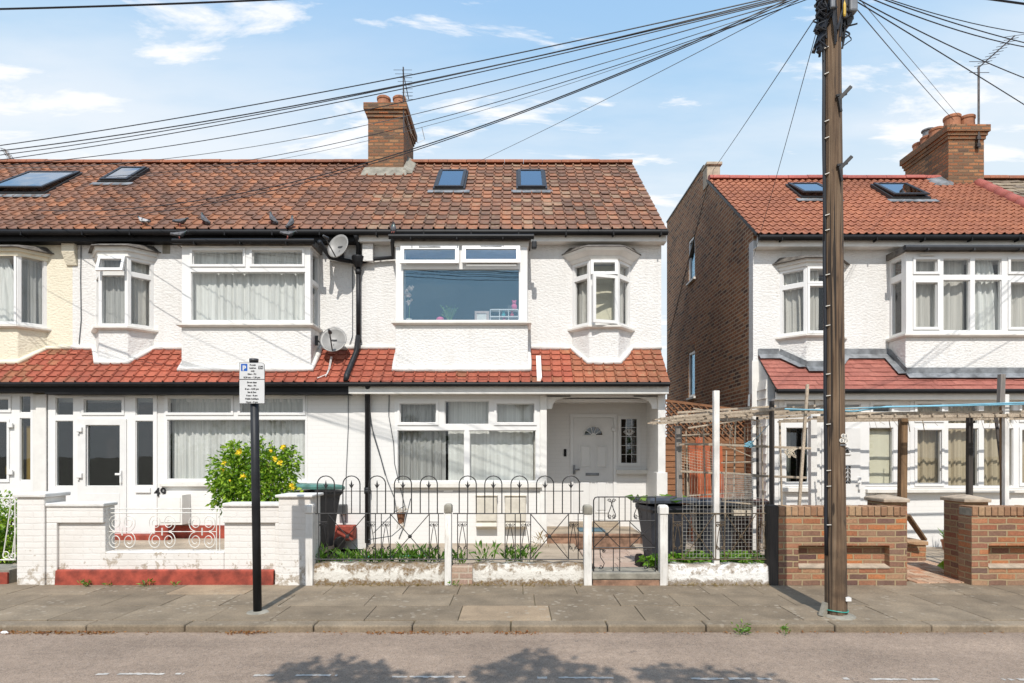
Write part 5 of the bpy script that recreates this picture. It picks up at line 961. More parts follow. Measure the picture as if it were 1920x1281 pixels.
# ------------------------------------------------------------------ satellite dishes, aerials
def dish(px, py, Y, rad, nrm, wall, label):
    c = P(px, py, Y); n = Vector(nrm).normalized(); t = thing('satellite_dish', label, 'satellite dish', c, 'satellite dishes by the rain pipe')
    ux = Vector((0, 0, 1)).cross(n).normalized(); uy = n.cross(ux); m = MB(); K = 26; vs = []
    for i in range(7):
        for k in range(K):
            a = 2 * math.pi * k / K; rr = rad * i / 6; vs.append(c + ux * rr * math.cos(a) * .93 + uy * rr * math.sin(a) * 1.05 - n * (.075 * (1 - (i / 6) ** 2)))
    for i in range(7):
        for k in range(K):
            a = 2 * math.pi * k / K; rr = rad * (i / 6) * (1.012 if i == 6 else 1); vs.append(c + ux * rr * math.cos(a) * .93 + uy * rr * math.sin(a) * 1.05 - n * (.075 * (1 - (i / 6) ** 2) + .012))
    fs = []
    for s_ in (0, 7):
        for i in range(6):
            for k in range(K):
                q = ((s_ + i) * K + k, (s_ + i) * K + (k + 1) % K, (s_ + i + 1) * K + (k + 1) % K, (s_ + i + 1) * K + k); fs.append(q if s_ == 0 else q[::-1])
    for k in range(K): fs.append((6 * K + k, 6 * K + (k + 1) % K, 13 * K + (k + 1) % K, 13 * K + k))
    m.add(vs, fs); build(m, 'reflector', 'dish_grey', t, smooth=True)
    low = c - uy * rad * .95 - n * .02; f = c + n * .30 - uy * rad * .25
    m = MB(); m.tube([c - n * .09, low - n * .03, low + n * .02, f - uy * .03], .011, 6); build(m, 'feed_arm', 'dark_plastic', t)
    d = (c - f).normalized(); m = MB(); m.tube([f - d * .09, f - d * .02, f, f + d * .025], [.02, .026, .032, .036], 10); build(m, 'receiver', 'dark_plastic', t, smooth=True)
    m = MB(); b = c - n * .1; m.bar(b - ux * .05, b + ux * .05, .05, .09); w = Vector(wall); m.tube([b, Vector((b.x, (b.y + w.y) / 2, b.z - .04)), w], .018, 8); m.bar(w + Vector((0, -.012, -.09)), w + Vector((0, -.012, .09)), .09, .012, up=(0, 1, 0)); build(m, 'bracket', 'dark_plastic', t)
dish(633, 461, 10.72, .225, (-.38, -1, .34), (X(641, U), U, Z(478, U)), 'pale grey satellite dish on the wall under the eaves, the upper of two')
dish(625, 636, 10.70, .245, (.10, -1, .45), (xB1 + .01, 10.85, Z(640, 10.9)), 'pale grey satellite dish low over the red canopy tiles, the lower of two')
t = thing('tv_aerial', 'tall thin aerial mast with cross rods on the chimney of the middle house', 'aerial', (-2.47, 13.47, 8.5)); A = Vector((X(757, 13.42), 13.42, 0))
m = MB(); m.tube([(A.x, A.y, Z(250, A.y)), (A.x - .01, A.y, Z(126, A.y))], .016, 6); build(m, 'mast', 'aerial_metal', t)
m = MB(); b0 = Vector((A.x, A.y, Z(165, A.y))); b1 = b0 + Vector((.08, -.55, .05)); b2 = b0 + Vector((.04, .4, -.02)); m.tube([b2, b1], .010, 5)
for k in range(9): p = b2.lerp(b1, k / 8); w = .10 + .012 * k; m.tube([p + Vector((-w, 0, 0)), p + Vector((w, 0, 0))], .005, 4)
m.tube([b0 + Vector((-.15, .1, -.12)), b0 + Vector((.16, .1, -.12))], .008, 4); build(m, 'antenna', 'aerial_metal', t)
m = MB(); m.tube([(A.x + .02, A.y, Z(168, A.y)), (A.x + .06, A.y + .05, Z(195, A.y)), (A.x + .03, 13.5, Z(212, 13.5)), (A.x + .12, 13.7, Z(250, 13.7)), (A.x + .20, 14.1, Z(268, 14.1)), (A.x + .32, 14.4, Z(262, 14.4)), (A.x + .28, 14.2, Z(238, 14.2))], .007, 5); build(m, 'aerial_lead', 'cable_white', t)
t = thing('tv_aerial', 'tall aerial with a long slanted comb of rods on the right-hand chimney', 'aerial', (10.38, 13.28, 8)); A = Vector((X(1835, 13.25), 13.25, 0))
m = MB(); m.tube([(A.x, A.y, Z(278, A.y)), (A.x, A.y, Z(125, A.y))], .022, 6); build(m, 'mast', 'aerial_metal', t)
b1 = Vector((X(1903, 13.0), 13.0, Z(67, 13.0))); b0 = Vector((X(1836, A.y), A.y, Z(126, A.y))); m = MB(); m.tube([b0 - (b1 - b0) * .05, b1], .014, 5)
for k in range(10): p = b0.lerp(b1, .06 + .94 * k / 9); w = .2 if k == 9 else .12; m.tube([p + Vector((-w, .05, 0)), p + Vector((w, -.05, 0))], .006, 4)
for s_ in (-.12, .12): m.tube([b0 + Vector((-.22, 0, s_)), b0 + Vector((.22, 0, s_))], .007, 4)
build(m, 'antenna', 'aerial_metal', t)
m = MB(); m.box(A.x - .05, A.x + .03, A.y - .03, 13.29, Z(276, A.y), Z(270, A.y)); m.box(A.x - .05, A.x + .03, A.y - .03, 13.29, Z(262, A.y), Z(256, A.y)); build(m, 'bracket', 'aerial_metal', t)
t = thing('tv_aerial', 'small aerial showing just above the ridge at the far left', 'aerial', (X(15, 15.5), 15.5, 7)); m = MB(); b0 = P(8, 280, 15.5); b1 = P(26, 306, 15.5); m.tube([b0, b1, P(27, 330, 15.5)], .02, 5); build(m, 'mast', 'aerial_metal', t)
m = MB()
for k in range(8): p = b0.lerp(b1, k / 8); m.tube([p + Vector((-.1, 0, .03)), p + Vector((.1, 0, -.03))], .008, 4)
build(m, 'antenna', 'aerial_metal', t)
# ------------------------------------------------------------------ pigeons
def pigeon(at, yaw, label, pitch=25, pale=False):
    m = MB(); sp = [(-.19, .035, .012, .03), (-.12, .045, .02, .04), (-.07, .06, .042, .045), (0, .072, .062, .065), (.055, .095, .06, .062), (.09, .13, .042, .042), (.105, .165, .028, .03), (.118, .185, .027, .029), (.140, .186, .017, .016), (.155, .180, .007, .006), (.170, .176, .003, .003)]
    n = 12; vs = []; cp, sn = math.cos(R(pitch - 25)), math.sin(R(pitch - 25)); cy, sy = math.cos(R(yaw)), math.sin(R(yaw))
    def T(x, y, z): x, z = x * cp - (z - .06) * sn, x * sn + (z - .06) * cp + .06; x *= .76; y *= .8; z = z * .78 - .018; return (at[0] + x * cy - y * sy, at[1] + x * sy + y * cy, at[2] + z)
    for x, z, w, h in sp:
        for k in range(n): a = 2 * math.pi * k / n; vs.append(T(x, w * math.cos(a), z + h * math.sin(a)))
    fs = []; mi = []
    for i in range(len(sp) - 1):
        for k in range(n):
            fs.append((i * n + k, i * n + (k + 1) % n, (i + 1) * n + (k + 1) % n, (i + 1) * n + k)); side = abs(math.cos(2 * math.pi * (k + .5) / n)) > .45 and 2 <= i <= 3
            mi.append(1 if i == 0 or (side and i == 2) else 2 if i in (5,) else 1 if i in (6, 7, 8, 9) else 0)
    o = len(m.v); m.v += vs; m.f += [tuple(q + o for q in f) for f in fs]; m.m += mi
    for s_ in (-.022, .022): m.tube([T(.0, s_, .02), T(.012, s_, -.01), T(.008, s_, -.045)], [.012, .006, .005], 5, 3); m.tube([T(-.01, s_, -.045), T(.04, s_, -.047)], .005, 4, 3)
    for s_ in (-1, 1): m.add([T(.06, s_ * .055, .10), T(.03, s_ * .068, .055), T(-.10, s_ * .045, .03), T(-.16, s_ * .02, .05), T(-.05, s_ * .045, .10)], [(0, 1, 2, 3, 4)], 0 if not pale else 0)
    return build(m, 'pigeon', ['pigeon_pale' if pale else 'pigeon_grey', 'pigeon_dark', 'pigeon_neck', 'pigeon_feet'], smooth=True, label=label, cat='pigeon', group='pigeons along the roof edge', origin=at)
def on_roof(px, py):
    k = (HY - py) / F; Y = (EZ - EY * SL - EYE) / (k - SL); return (X(px, Y), Y, EYE + k * Y + .085)
pigeon(on_roof(269, 427), 170, 'pale grey pigeon standing on the roof edge, leftmost of the birds', 20, True)
pigeon(on_roof(339, 428), 5, 'dark pigeon crouching on the roof edge above the corner of the bay', 10)
pigeon(on_roof(383, 424), 165, 'dark pigeon with its tail low on the roof above the upper bay', 45)
pigeon((X(337, 10.5), 10.50, Z(444, 10.5)), 20, 'brownish pigeon standing on the left end of the bay gutter', 15)
pigeon(on_roof(511, 423), 160, 'dark pigeon on the roof tiles left of the upper dish', 50)
pigeon(on_roof(546, 431), 55, 'dark pigeon sitting upright with a raised head on the roof edge', 60)
pigeon((X(541, 10.5), 10.50, Z(443, 10.5)), 10, 'dark pigeon crouched on the bay gutter left of the upper dish', 5)
pigeon((X(738, 10.55), 10.55, Z(436, 10.55)), 265, 'dark pigeon facing away on the gutter corner of the middle bay', 65)
# ------------------------------------------------------------------ telegraph pole with its head gear
PY = 5.93; xb_, xt_ = X(1568, PY), X(1558.5, PY); zt_ = 7.3
def pole_x(z): return xb_ + (xt_ - xb_) * z / Z(0, PY)
def pole_r(z): return .100 - .018 * z / Z(0, PY)
t = thing('telegraph_pole', 'weathered wooden telegraph pole rising from the pavement with black boxes at its head', 'telegraph pole', (xb_, PY, 0)); r = random.Random(8)
m = MB(); K = 20; vs = []; zs_ = [-.1 + (zt_ + .1) * i / 40 for i in range(41)]
for z in zs_:
    for k in range(K):
        a = 2 * math.pi * k / K; rr = pole_r(z) * (1 + .03 * math.sin(3 * a + z * .4) + .02 * math.sin(7 * a + z)); vs.append((pole_x(z) + rr * math.cos(a), PY + rr * math.sin(a), z))
m.add(vs, [(i * K + k, i * K + (k + 1) % K, (i + 1) * K + (k + 1) % K, (i + 1) * K + k) for i in range(40) for k in range(K)] + [tuple(40 * K + k for k in range(K))]); build(m, 'pole', 'pole_wood', t, smooth=True)
m = MB(); pts = [(pole_x(z) - pole_r(z) - .006 + .003 * math.sin(z * 5), PY - .02, z) for z in [.6 + i * .28 for i in range(20)]]; m.tube(pts, .017, 8); m.tube([(p[0] - .012, p[1] - .012, p[2]) for p in pts[11:]], .008, 6); build(m, 'conduit', 'cable_black', t, smooth=True)
m = MB()
for z in [.9 + .31 * i + .09 * math.sin(i * 2.3) for i in range(17)]: m.bar((pole_x(z) - pole_r(z) - .008, PY - .04, z), (pole_x(z) - pole_r(z) + .022, PY - .065, z + .004), .010, .007)
build(m, 'cable_clip', 'tag_white', t)
for py in (190, 318):
    z = Z(py, PY); x = pole_x(z) + pole_r(z); m = MB(); m.bar((x - .07, PY - .1, z - .04), (x + .025, PY - .14, z + .06), .022, .03); m.bar((x - .075, PY - .105, z - .03), (x - .05, PY - .1, z - .16), .02, .02); m.bar((x - .1, PY - .105, z - .01), (x + .0, PY - .105, z + .01), .02, .02); build(m, 'step_iron', 'iron', t)
m = MB(); zc_ = Z(818, PY); xf = pole_x(zc_); yf = PY - pole_r(zc_) - .012
for s, n_, dz in (('04', 2, .0), ('074', 3, -.045)):
    for k, ch in enumerate(s):
        x = xf + .012 + (.018 if dz == 0 else 0) + k * .033; y = PY - math.sqrt(max(0, (pole_r(zc_) + .006) ** 2 - (x - xf) ** 2)); m.lathe([(.021, -.004), (.021, .003)], (x, y, zc_ + dz), 12, 0, 'y'); text_mesh(m, ch, .036, Vector((x, y - .0055, zc_ + dz - .0125)), 1, bold=.0015)
m.box(xf + .0, xf + .06, yf + .005, yf + .012, zc_ - .095, zc_ - .08, 2); build(m, 'number_tag', ['tag_white', 'grey_plastic', 'lead'], t)
m = MB(); z = Z(1120, PY); m.box(pole_x(z) + .04, pole_x(z) + .092, PY - .105, PY - .06, z - .015, z + .02); build(m, 'reflective_band', 'upvc', t)
m = MB(); z = Z(1143, PY); m.tube([(pole_x(z) + (pole_r(z) + .006) * math.cos(a), PY + (pole_r(z) + .006) * math.sin(a), z + .006 * math.sin(2 * a)) for a in [2 * math.pi * k / 16 for k in range(16)]], .006, 5, closed=True); build(m, 'cord', 'hose_teal', t)
m = MB(); m.lathe([(.17, -.02), (.15, .012), (.10, .03)], (xb_ + .02, PY, 0), 14); m.bar((xb_ - .15, PY - .02, 0), (xb_ - .10, PY, .13), .05, .05); build(m, 'base_mortar', 'cement_grey', t)
def bxp(name, a, b, c, d, y0, y1, mat, par=t, bv=.012):
    m = MB(); m.box(X(a, PY), X(b, PY), PY + y0, PY + y1, Z(d, PY), Z(c, PY)); return build(m, name, mat, par, bevel=bv)
bxp('junction_box', 1580.5, 1596, -95, 38, -.13, .06, 'grey_plastic', bv=.02); bxp('junction_box', 1572, 1582, -60, 46, -.09, .05, 'dark_plastic'); bxp('junction_box', 1543, 1551, -80, 36, -.16, -.12, 'grey_plastic')
m = MB(); m.hexa([(X(1584, PY), PY - .05, Z(58, PY)), (X(1592, PY), PY - .05, Z(50, PY)), (X(1592, PY), PY + .08, Z(50, PY)), (X(1584, PY), PY + .08, Z(58, PY))], [(X(1581, PY), PY - .06, Z(39, PY)), (X(1595, PY), PY - .06, Z(39, PY)), (X(1595, PY), PY + .1, Z(39, PY)), (X(1581, PY), PY + .1, Z(39, PY))]); build(m, 'box_end', 'dark_plastic', t)
m = MB(); n = 90; m.tube([(X(1535, PY) + .035 * math.cos(k * .9), PY - .03 + .035 * math.sin(k * .9), Z(36 - k * 1.5, PY)) for k in range(n)], .012, 5); build(m, 'cable_coil', 'cable_black', t)
m = MB()
for k in range(70):
    a0 = r.uniform(0, 6.28); z0 = Z(r.uniform(-60, 40), PY); x0 = pole_x(5.9); pts = []; rr = r.uniform(.08, .112); z1 = Z(r.uniform(20, 98), PY); q = r.uniform(-1.2, 1.2)
    for i in range(7): s_ = i / 6; a = a0 + q * s_; rad = rr + .014 * math.sin(s_ * 3.14) + r.uniform(-.008, .008); pts.append((x0 + rad * math.cos(a), PY + rad * math.sin(a) * .95, z0 + (z1 - z0) * s_))
    m.tube(pts, r.choice((.007, .009, .013)), 5)
for k in range(26):
    sx = r.choice((-1, -1, 1)); x0 = pole_x(5.9) + sx * .1; z0 = Z(r.uniform(5, 80), PY); w = r.uniform(.03, .10); h = r.uniform(.05, .17); y0 = PY - r.uniform(0, .1); m.tube([(x0 + sx * w * math.sin(math.pi * i / 7) * (1 if i < 5 else .8), y0 - .02 * i / 7, z0 - h * i / 7) for i in range(8)], r.choice((.005, .008)), 5)
for k in range(9): a = r.uniform(2.8, 3.9); z0 = Z(r.uniform(30, 85), PY); m.bar((pole_x(5.9) + .11 * math.cos(a), PY + .11 * math.sin(a), z0), (pole_x(5.9) + .16 * math.cos(a), PY + .15 * math.sin(a), z0 - r.uniform(.08, .16)), .04, .035)
build(m, 'cable_tangle', 'cable_black', t)
m = MB(); x = X(1570, PY); m.tube([(x, PY - .13, Z(22, PY)), (x, PY - .13, Z(28, PY)), (x, PY - .13, Z(46, PY)), (x, PY - .13, Z(49, PY))], [.006, .013, .013, .008], 8); m.tube([(x, PY - .13, Z(22, PY)), (x + .02, PY - .12, Z(8, PY))], .003, 4); build(m, 'yellow_capsule', 'yellow_plastic', t)
m = MB(); z = Z(58, PY); m.tube([(pole_x(z) + .09, PY - .05, z), (X(1597, PY), PY - .1, z)], .008, 5); build(m, 'spike', 'iron', t)
# ------------------------------------------------------------------ overhead cables
HEAD = lambda px, py: P(px, py, PY)
def cable(label, a, endpx, endY, c1, c2, rad=.008, t1=1.0, seg=40, mat='cable_black'):
    """cable hung from point a so that it passes c1 and c2 (picture pixels); its far end lies at depth endY"""
    B = Vector((X(endpx, endY), endY, 0)); rows = []
    for px, py in (c1, c2):
        k = (px - VX) / F; tt = (k * a.y - a.x) / ((B.x - a.x) - k * (B.y - a.y)); Y = a.y + (B.y - a.y) * tt; rows.append((tt, Z(py, Y) - a.z * (1 - tt)))
    (p, zp), (q, zq) = rows; A2, B2 = -4 * p * (1 - p), -4 * q * (1 - q); det = p * B2 - q * A2; zb = (zp * B2 - zq * A2) / det; sag = (p * zq - q * zp) / det
    m = MB(); m.tube([(a.x + (B.x - a.x) * s, a.y + (B.y - a.y) * s, a.z + (zb - a.z) * s - sag * 4 * s * (1 - s)) for s in [i / seg * t1 for i in range(seg + 1)]], rad * .78, 5)
    return build(m, 'cable', mat, label=label, cat='cable', group='overhead cables fanning from the telegraph pole', origin=tuple(a))
cable('topmost of the black cables running left above the chimney pots', HEAD(1536, -25), -700, 11, (662, 162), (0, 273), .008)
cable('thick black cable just over the chimney pots, upper of a close pair', HEAD(1538, -20), -700, 11.1, (660, 178), (0, 283), .009)
cable('thick black cable just over the chimney pots, lower of a close pair', HEAD(1537, -24), -700, 11, (660, 180.5), (0, 291), .007)
cable('black cable passing close under the close pair above the chimney pots', HEAD(1540, -18), -700, 11, (660, 186.5), (0, 300), .007)
cable('black cable crossing in front of the two chimney pots', HEAD(1536, -15), -560, 10.9, (660, 212), (60, 306), .0065)
cable('thin grey cable crossing the upper brickwork of the middle chimney', HEAD(1540, -15), -300, 10.9, (660, 240.5), (240, 305), .005, mat='cable_grey')
cable('dark cable crossing the middle brickwork of the chimney', HEAD(1538, -10), 150, 10.85, (660, 262), (470, 300), .0055)
cable('very thin pale cable just under the dark one across the chimney', HEAD(1541, -12), 220, 10.85, (660, 271), (500, 303), .0035, mat='cable_grey')
cable('steep black cable to the eaves near the cream house, upper of two', HEAD(1538, -30), 66, 10.8, (960, 216), (785, 276), .0085)
cable('steep black cable to the eaves near the cream house, lower of two', HEAD(1541, -26), 180, 10.8, (960, 219), (785, 280), .007)
cable('thin cable dropping behind the middle roof ridge at its centre', HEAD(1540, -22), 860, 15.0, (1200, 154), (895, 304), .0055, mat='cable_grey')
cable('thin black cable from the pole to the gable block of the brick flank', HEAD(1526, 38), 1336, 13.8, (1460, 138), (1338, 318), .007)
cable('thin black cable steep down to the white wall corner of the right house', HEAD(1530, 62), 1413, 11.08, (1495, 190), (1414, 478), .005)
cable('black cable from the pole down to the pots of the right-hand chimney', HEAD(1597, 6), 1788, 13.2, (1680, 104), (1785, 222), .0065)
cable('faint grey cable beside the one to the right-hand chimney pots', HEAD(1610, -4), 1799, 13.2, (1700, 102), (1796, 216), .0045, mat='cable_grey')
cable('black cable crossing the aerial mast low, bound for the right edge', HEAD(1598, -2), 2300, 11, (1700, 60), (1920, 196), .0075)
cable('black cable crossing the slanted aerial, bound for the right edge', HEAD(1600, -6), 2300, 11, (1760, 76), (1920, 146), .0075)
cable('black cable near the top right, lowest of three nearly parallel ones', HEAD(1602, -16), 2400, 11, (1700, 24), (1920, 88), .0075)
cable('black cable near the top right, middle of three nearly parallel ones', HEAD(1600, -22), 2400, 11, (1720, 21), (1920, 80), .0075)
cable('black cable near the top right, highest of three nearly parallel ones', HEAD(1598, -26), 2500, 11, (1740, 22), (1920, 62), .006)
def span(label, p, q, sag, rad):
    p = Vector(p); q = Vector(q); m = MB(); m.tube([p.lerp(q, i / 30) - Vector((0, 0, sag * 4 * (i / 30) * (1 - i / 30))) for i in range(31)], rad, 5); build(m, 'cable', 'cable_black', label=label, cat='cable', group='overhead cables crossing the street', origin=tuple(p))
span('black cable crossing the very top left corner of the sky', P(-300, 22, 7), P(900, -22, 7), .05, .011); span('short black cable crossing the very top right corner of the sky', P(1780, -12, 6), P(2100, 32, 6), .0, .011)
# ------------------------------------------------------------------ parking sign on its post
SY = 6.07; t = thing('parking_sign', 'white resident parking sign with a blue P on a tall black post', 'sign', (X(483, SY), SY, 0))
m = MB(); x0, x1 = X(483, SY), X(476, SY); m.tube([(x0, SY, -.05), (x1, SY, Z(674, SY))], .041, 20); build(m, 'post', 'black_pipe', t, smooth=True)
m = MB(); m.tube([(x1, SY, Z(679, SY)), (x1, SY, Z(673, SY))], .044, 20); build(m, 'post_cap', 'dark_plastic', t, smooth=True)
m = MB(); ys = SY - .062; a, b, c, d = X(448.5, ys), X(496.5, ys), Z(757, ys), Z(680, ys)
zm = Z(711.5, ys); w = b - a
def plate(mb, z0, z1, cut=False): pts = [(a, z0), (b, z0), (b, z1), (a, z1)] if not cut else [(a, z0), (b, z0), (b, z1 - .025), (b - .012, z1 - .008), (b - .03, z1), (a, z1)]; mb.prism(pts, 'y', ys, ys + .004, 1); o = .0035; q = [(a + o, z0 + o), (b - o, z0 + o), (b - o, z1 - o), (a + o, z1 - o)] if not cut else [(a + o, z0 + o), (b - o, z0 + o), (b - o, z1 - .027), (b - .014, z1 - .010), (b - .031, z1 - o), (a + o, z1 - o)]; mb.prism(q, 'y', ys - .0012, ys - .0002, 0)
plate(m, zm, d, True); plate(m, c, zm - .001)
so_ = build(m, 'sign_plate', ['sign_white', 'sign_black'], t)
m = MB(); yt = ys - .0022
def line(s, px, py, size, mi=0, bold=.0009): text_mesh(m, s, size, Vector((X(px, ys), yt, Z(py, ys))), mi, bold=bold)
for s, px, py, sz in (('Permit', 474, 686, .0215), ('holders', 474, 691.6, .0215), ('only', 474, 697, .0215), ('Mon - Fri', 472.5, 703, .0225), ('8.30 am - 6.30 pm', 472.5, 709.3, .0225)): line(s, px, py, sz)
for i, s in enumerate(('Event days', 'Mon - Fri', '8 am - 8.30 pm', 'Sat & Sun', '8 am - 8 pm', 'Public holidays', 'Noon - 8 pm')): line(s, 472.5, 718.6 + i * 6.15, .0225)
m.box(X(484.5, ys), X(493.5, ys), yt + .0002, yt + .0008, Z(692.5, ys), Z(686.3, ys), 0); m.box(X(452, ys), X(464, ys), yt + .0002, yt + .0008, Z(696, ys), Z(682.5, ys), 1)
yt -= .001; text_mesh(m, 'TH', .030, Vector((X(489, ys), yt, Z(691.6, ys))), 2, bold=.0008); text_mesh(m, 'P', .066, Vector((X(458, ys), yt, Z(694.6, ys))), 2, bold=.003); build(m, 'lettering', ['sign_black', 'sign_blue', 'sign_white'], so_)
m = MB(); m.box(x1 - .055, x1 + .055, SY - .05, SY - .045, Z(700, SY), Z(697, SY)); m.box(x1 - .055, x1 + .055, SY - .05, SY - .045, Z(742, SY), Z(739, SY)); build(m, 'sign_clip', 'lead', t)
m = MB(); m.lathe([(.12, -.01), (.10, .006), (.05, .014)], (x0, SY, 0), 14); build(m, 'base_mortar', 'cement_grey', t)
# ------------------------------------------------------------------ white garden wall of number 49
Y7 = YB; t = thing('garden_wall', 'white painted brick garden wall with piers, recessed panels and a red plinth', 'garden wall', (X(300, Y7), Y7, 0))
m = MB(); zc = Z(933, Y7); m.box(X(31, Y7), X(83, Y7), Y7, Y7 + .36, -.05, zc); pr = build(m, 'pier', 'painted_brick_worn', t, bevel=.012)
m = MB(); m.box(X(26, Y7), X(88, Y7), Y7 - .03, Y7 + .40, zc + .001, zc + .05); build(m, 'pier_cap', 'cement_white', pr, bevel=.012)
m = MB(); m.box(X(523, Y7), X(583, Y7), Y7 - .02, Y7 + .36, -.05, zc); pr = build(m, 'pier', 'painted_brick_worn', t, bevel=.012)
m = MB(); m.box(X(518, Y7), X(588, Y7), Y7 - .05, Y7 + .40, zc + .001, zc + .035); build(m, 'pier_cap', 'cement_white', pr, bevel=.012)
zt = Z(950, Y7 + .05)
for a, b, la in ((84, 191, 104), (416, 522, 416)):
    m = MB(); x0, x1, xl = X(a, Y7), X(b, Y7), X(la, Y7); holed(m, front(Y7 + .03), x0, x1, -.05, zt, 0, .21, [(xl, x1 - (.0 if a == 416 else -.0), .12, Z(983, Y7))]) if False else m.box(x0, x1, Y7 + .06, Y7 + .24, -.05, zt)
    m.box(x0, x1 - .0, Y7 + .02, Y7 + .059, Z(981, Y7), zt)
    if a == 84: m.box(x0, xl, Y7 + .02, Y7 + .059, -.05, Z(981, Y7) - .001)
    else: m.box(x1 - .05, x1, Y7 + .02, Y7 + .059, -.05, Z(981, Y7) - .001)
    bl = build(m, 'wall_panel', 'painted_brick_worn', t, bevel=.008)
    m = MB(); m.box(x0 - .0, x1 + .02, Y7 - .0, Y7 + .27, zt + .001, zt + .045); build(m, 'coping', 'cement_white', bl, bevel=.012)
m = MB(); m.box(X(191, Y7), X(416, Y7), Y7 + .05, Y7 + .24, -.05, Z(1036, Y7)); build(m, 'low_wall', 'painted_brick_worn', t, bevel=.015)
m = MB(); a = X(102, Y7); b = X(512, Y7); m.hexa([(a, Y7 - .005, -.03), (b, Y7 - .005, -.03), (b, Y7 + .05, -.03), (a, Y7 + .05, -.03)], [(a, Y7 + .01, .17), (b, Y7 + .01, .17), (b, Y7 + .05, .185), (a, Y7 + .05, .185)]); build(m, 'plinth', 'red_paint', t, bevel=.008)
def spiral(mb, cx, cz, Y, r0, r1, a0, turns, rad=.006, mi=0, sx=1, sz=1, tail=None):
    pts = []; n = int(16 * abs(turns)) + 4
    for i in range(n + 1): s = i / n; a = a0 + turns * 2 * math.pi * s; rr = r0 + (r1 - r0) * s; pts.append((cx + sx * rr * math.cos(a), Y, cz + sz * rr * math.sin(a)))
    if tail: pts = [(tail[0], Y, tail[1])] + pts
    mb.tube(pts, rad, 5, mi)
t = thing('scroll_railing', 'white wrought iron scroll railing set in the garden wall opening', 'railing', (X(303, 7.45), 7.45, .4)); Yr = 7.45
m = MB(); q = lambda a, b: (X(a, Yr), Yr, Z(b, Yr))
for py in (954, 962, 1034): m.tube([q(192, py), q(414, py)], .007, 5)
for px in (196, 203, 406, 412): m.tube([q(px, 954), q(px, 1037)], .006, 5)
m.tube([q(203, 997), q(406, 997)], .005, 5); build(m, 'frame', 'iron_white', t)
for c in (229, 304, 379):
    m = MB()
    for sx in (-1, 1):
        for sz in (-1, 1):
            pts = []
            for i in range(34):
                s = i / 33; a = -math.pi / 2 + s * 3.3 * math.pi; rr = (26 - 19 * s) * Yr / F * .5
                pts.append((X(c + sx * 13, Yr) + sx * (math.cos(a) * rr) , Yr, Z(997 - sz * 17, Yr) + sz * (math.sin(a) * rr * 1.25)))
            m.tube(pts, .0055, 5)
    m.tube([q(c, 990), q(c, 1004)], .009, 5); build(m, 'scroll', 'iron_white', t)
# left neighbour: step, gate, shrub
m = MB(); m.box(X(-80, 7.5), X(30, 7.5), 7.4, 7.8, -.05, Z(1078, 7.5) + .08, 0); m.box(X(-80, 7.5), X(30, 7.5), 7.37, 7.399, -.05, .14, 1); build(m, 'front_step', ['cement_grey', 'red_paint'], label='low step with a red painted riser at the bottom left corner', cat='step', origin=(X(0, 7.5), 7.5, 0), bevel=.006)
t = thing('scroll_gate', 'white wrought iron scroll gate cut off by the left edge', 'gate', (X(5, 7.5), 7.5, .2)); Yr = 7.5; m = MB()
for a, b in (((-80, 934), (30, 934)), ((-80, 1050), (30, 1050)), ((28, 934), (28, 1050))): m.tube([q(*a), q(*b)], .008, 5)
build(m, 'frame', 'iron_white', t); m = MB()
m.tube([q(20, 945), q(14, 990), q(6, 1042)], .007, 5); m.tube([q(30, 990), q(26, 1015), q(23, 1042)], .007, 5)
spiral(m, X(12, Yr), Z(942, Yr), Yr, .06, .02, 0, 1.3); spiral(m, X(24, Yr), Z(942, Yr), Yr, .05, .015, 3.1, -1.3); spiral(m, X(12, Yr), Z(1040, Yr), Yr, .06, .02, 0, -1.3); spiral(m, X(24, Yr), Z(1042, Yr), Yr, .05, .015, 3.1, 1.3); build(m, 'scroll', 'iron_white', t)
# ------------------------------------------------------------------ low walls, posts, railings and gate of the middle house
def low_wall(a, b, top, label, mat, split=None, y=Y7):
    t = thing('low_garden_wall', label, 'garden wall', (X((a + b) / 2, y), y, 0)); x0, x1 = X(a, y), X(b, y); r = random.Random(int(a)); xs = x0 if split is None else X(split, y)
    m = MB(); n = max(6, int((x1 - xs) / .09)); z1 = Z(top, y)
    def wv(k, s): return .012 * math.sin(k * 1.7 + s) + r.uniform(-.006, .006)
    fr = []; 
    for k in range(n + 1):
        x = xs + (x1 - xs) * k / n; fr.append([(x, y - .0 + wv(k, 0) * .6, -.06), (x, y + .01 + wv(k, 1) * .5, .12), (x, y + .02 + wv(k, 2) * .5, z1 - .02 + wv(k, 3) * .6), (x, y + .07, z1 + wv(k, 4)), (x, y + .20, z1 + wv(k, 5)), (x, y + .22, -.06)])
    vs = [p for c in fr for p in c]; fs = [(k * 6 + i, (k + 1) * 6 + i, (k + 1) * 6 + i + 1, k * 6 + i + 1) for k in range(n) for i in range(5)] + [(0, 1, 2, 3, 4, 5), tuple(n * 6 + i for i in (5, 4, 3, 2, 1, 0))]; m.add(vs, fs); build(m, 'wall', mat, t, smooth=True)
    if split: m = MB(); m.box(x0, xs - .004, y + .03, y + .21, -.06, z1 - .03); build(m, 'brick_end', 'pale_pink_brick', t, bevel=.01)
    return t
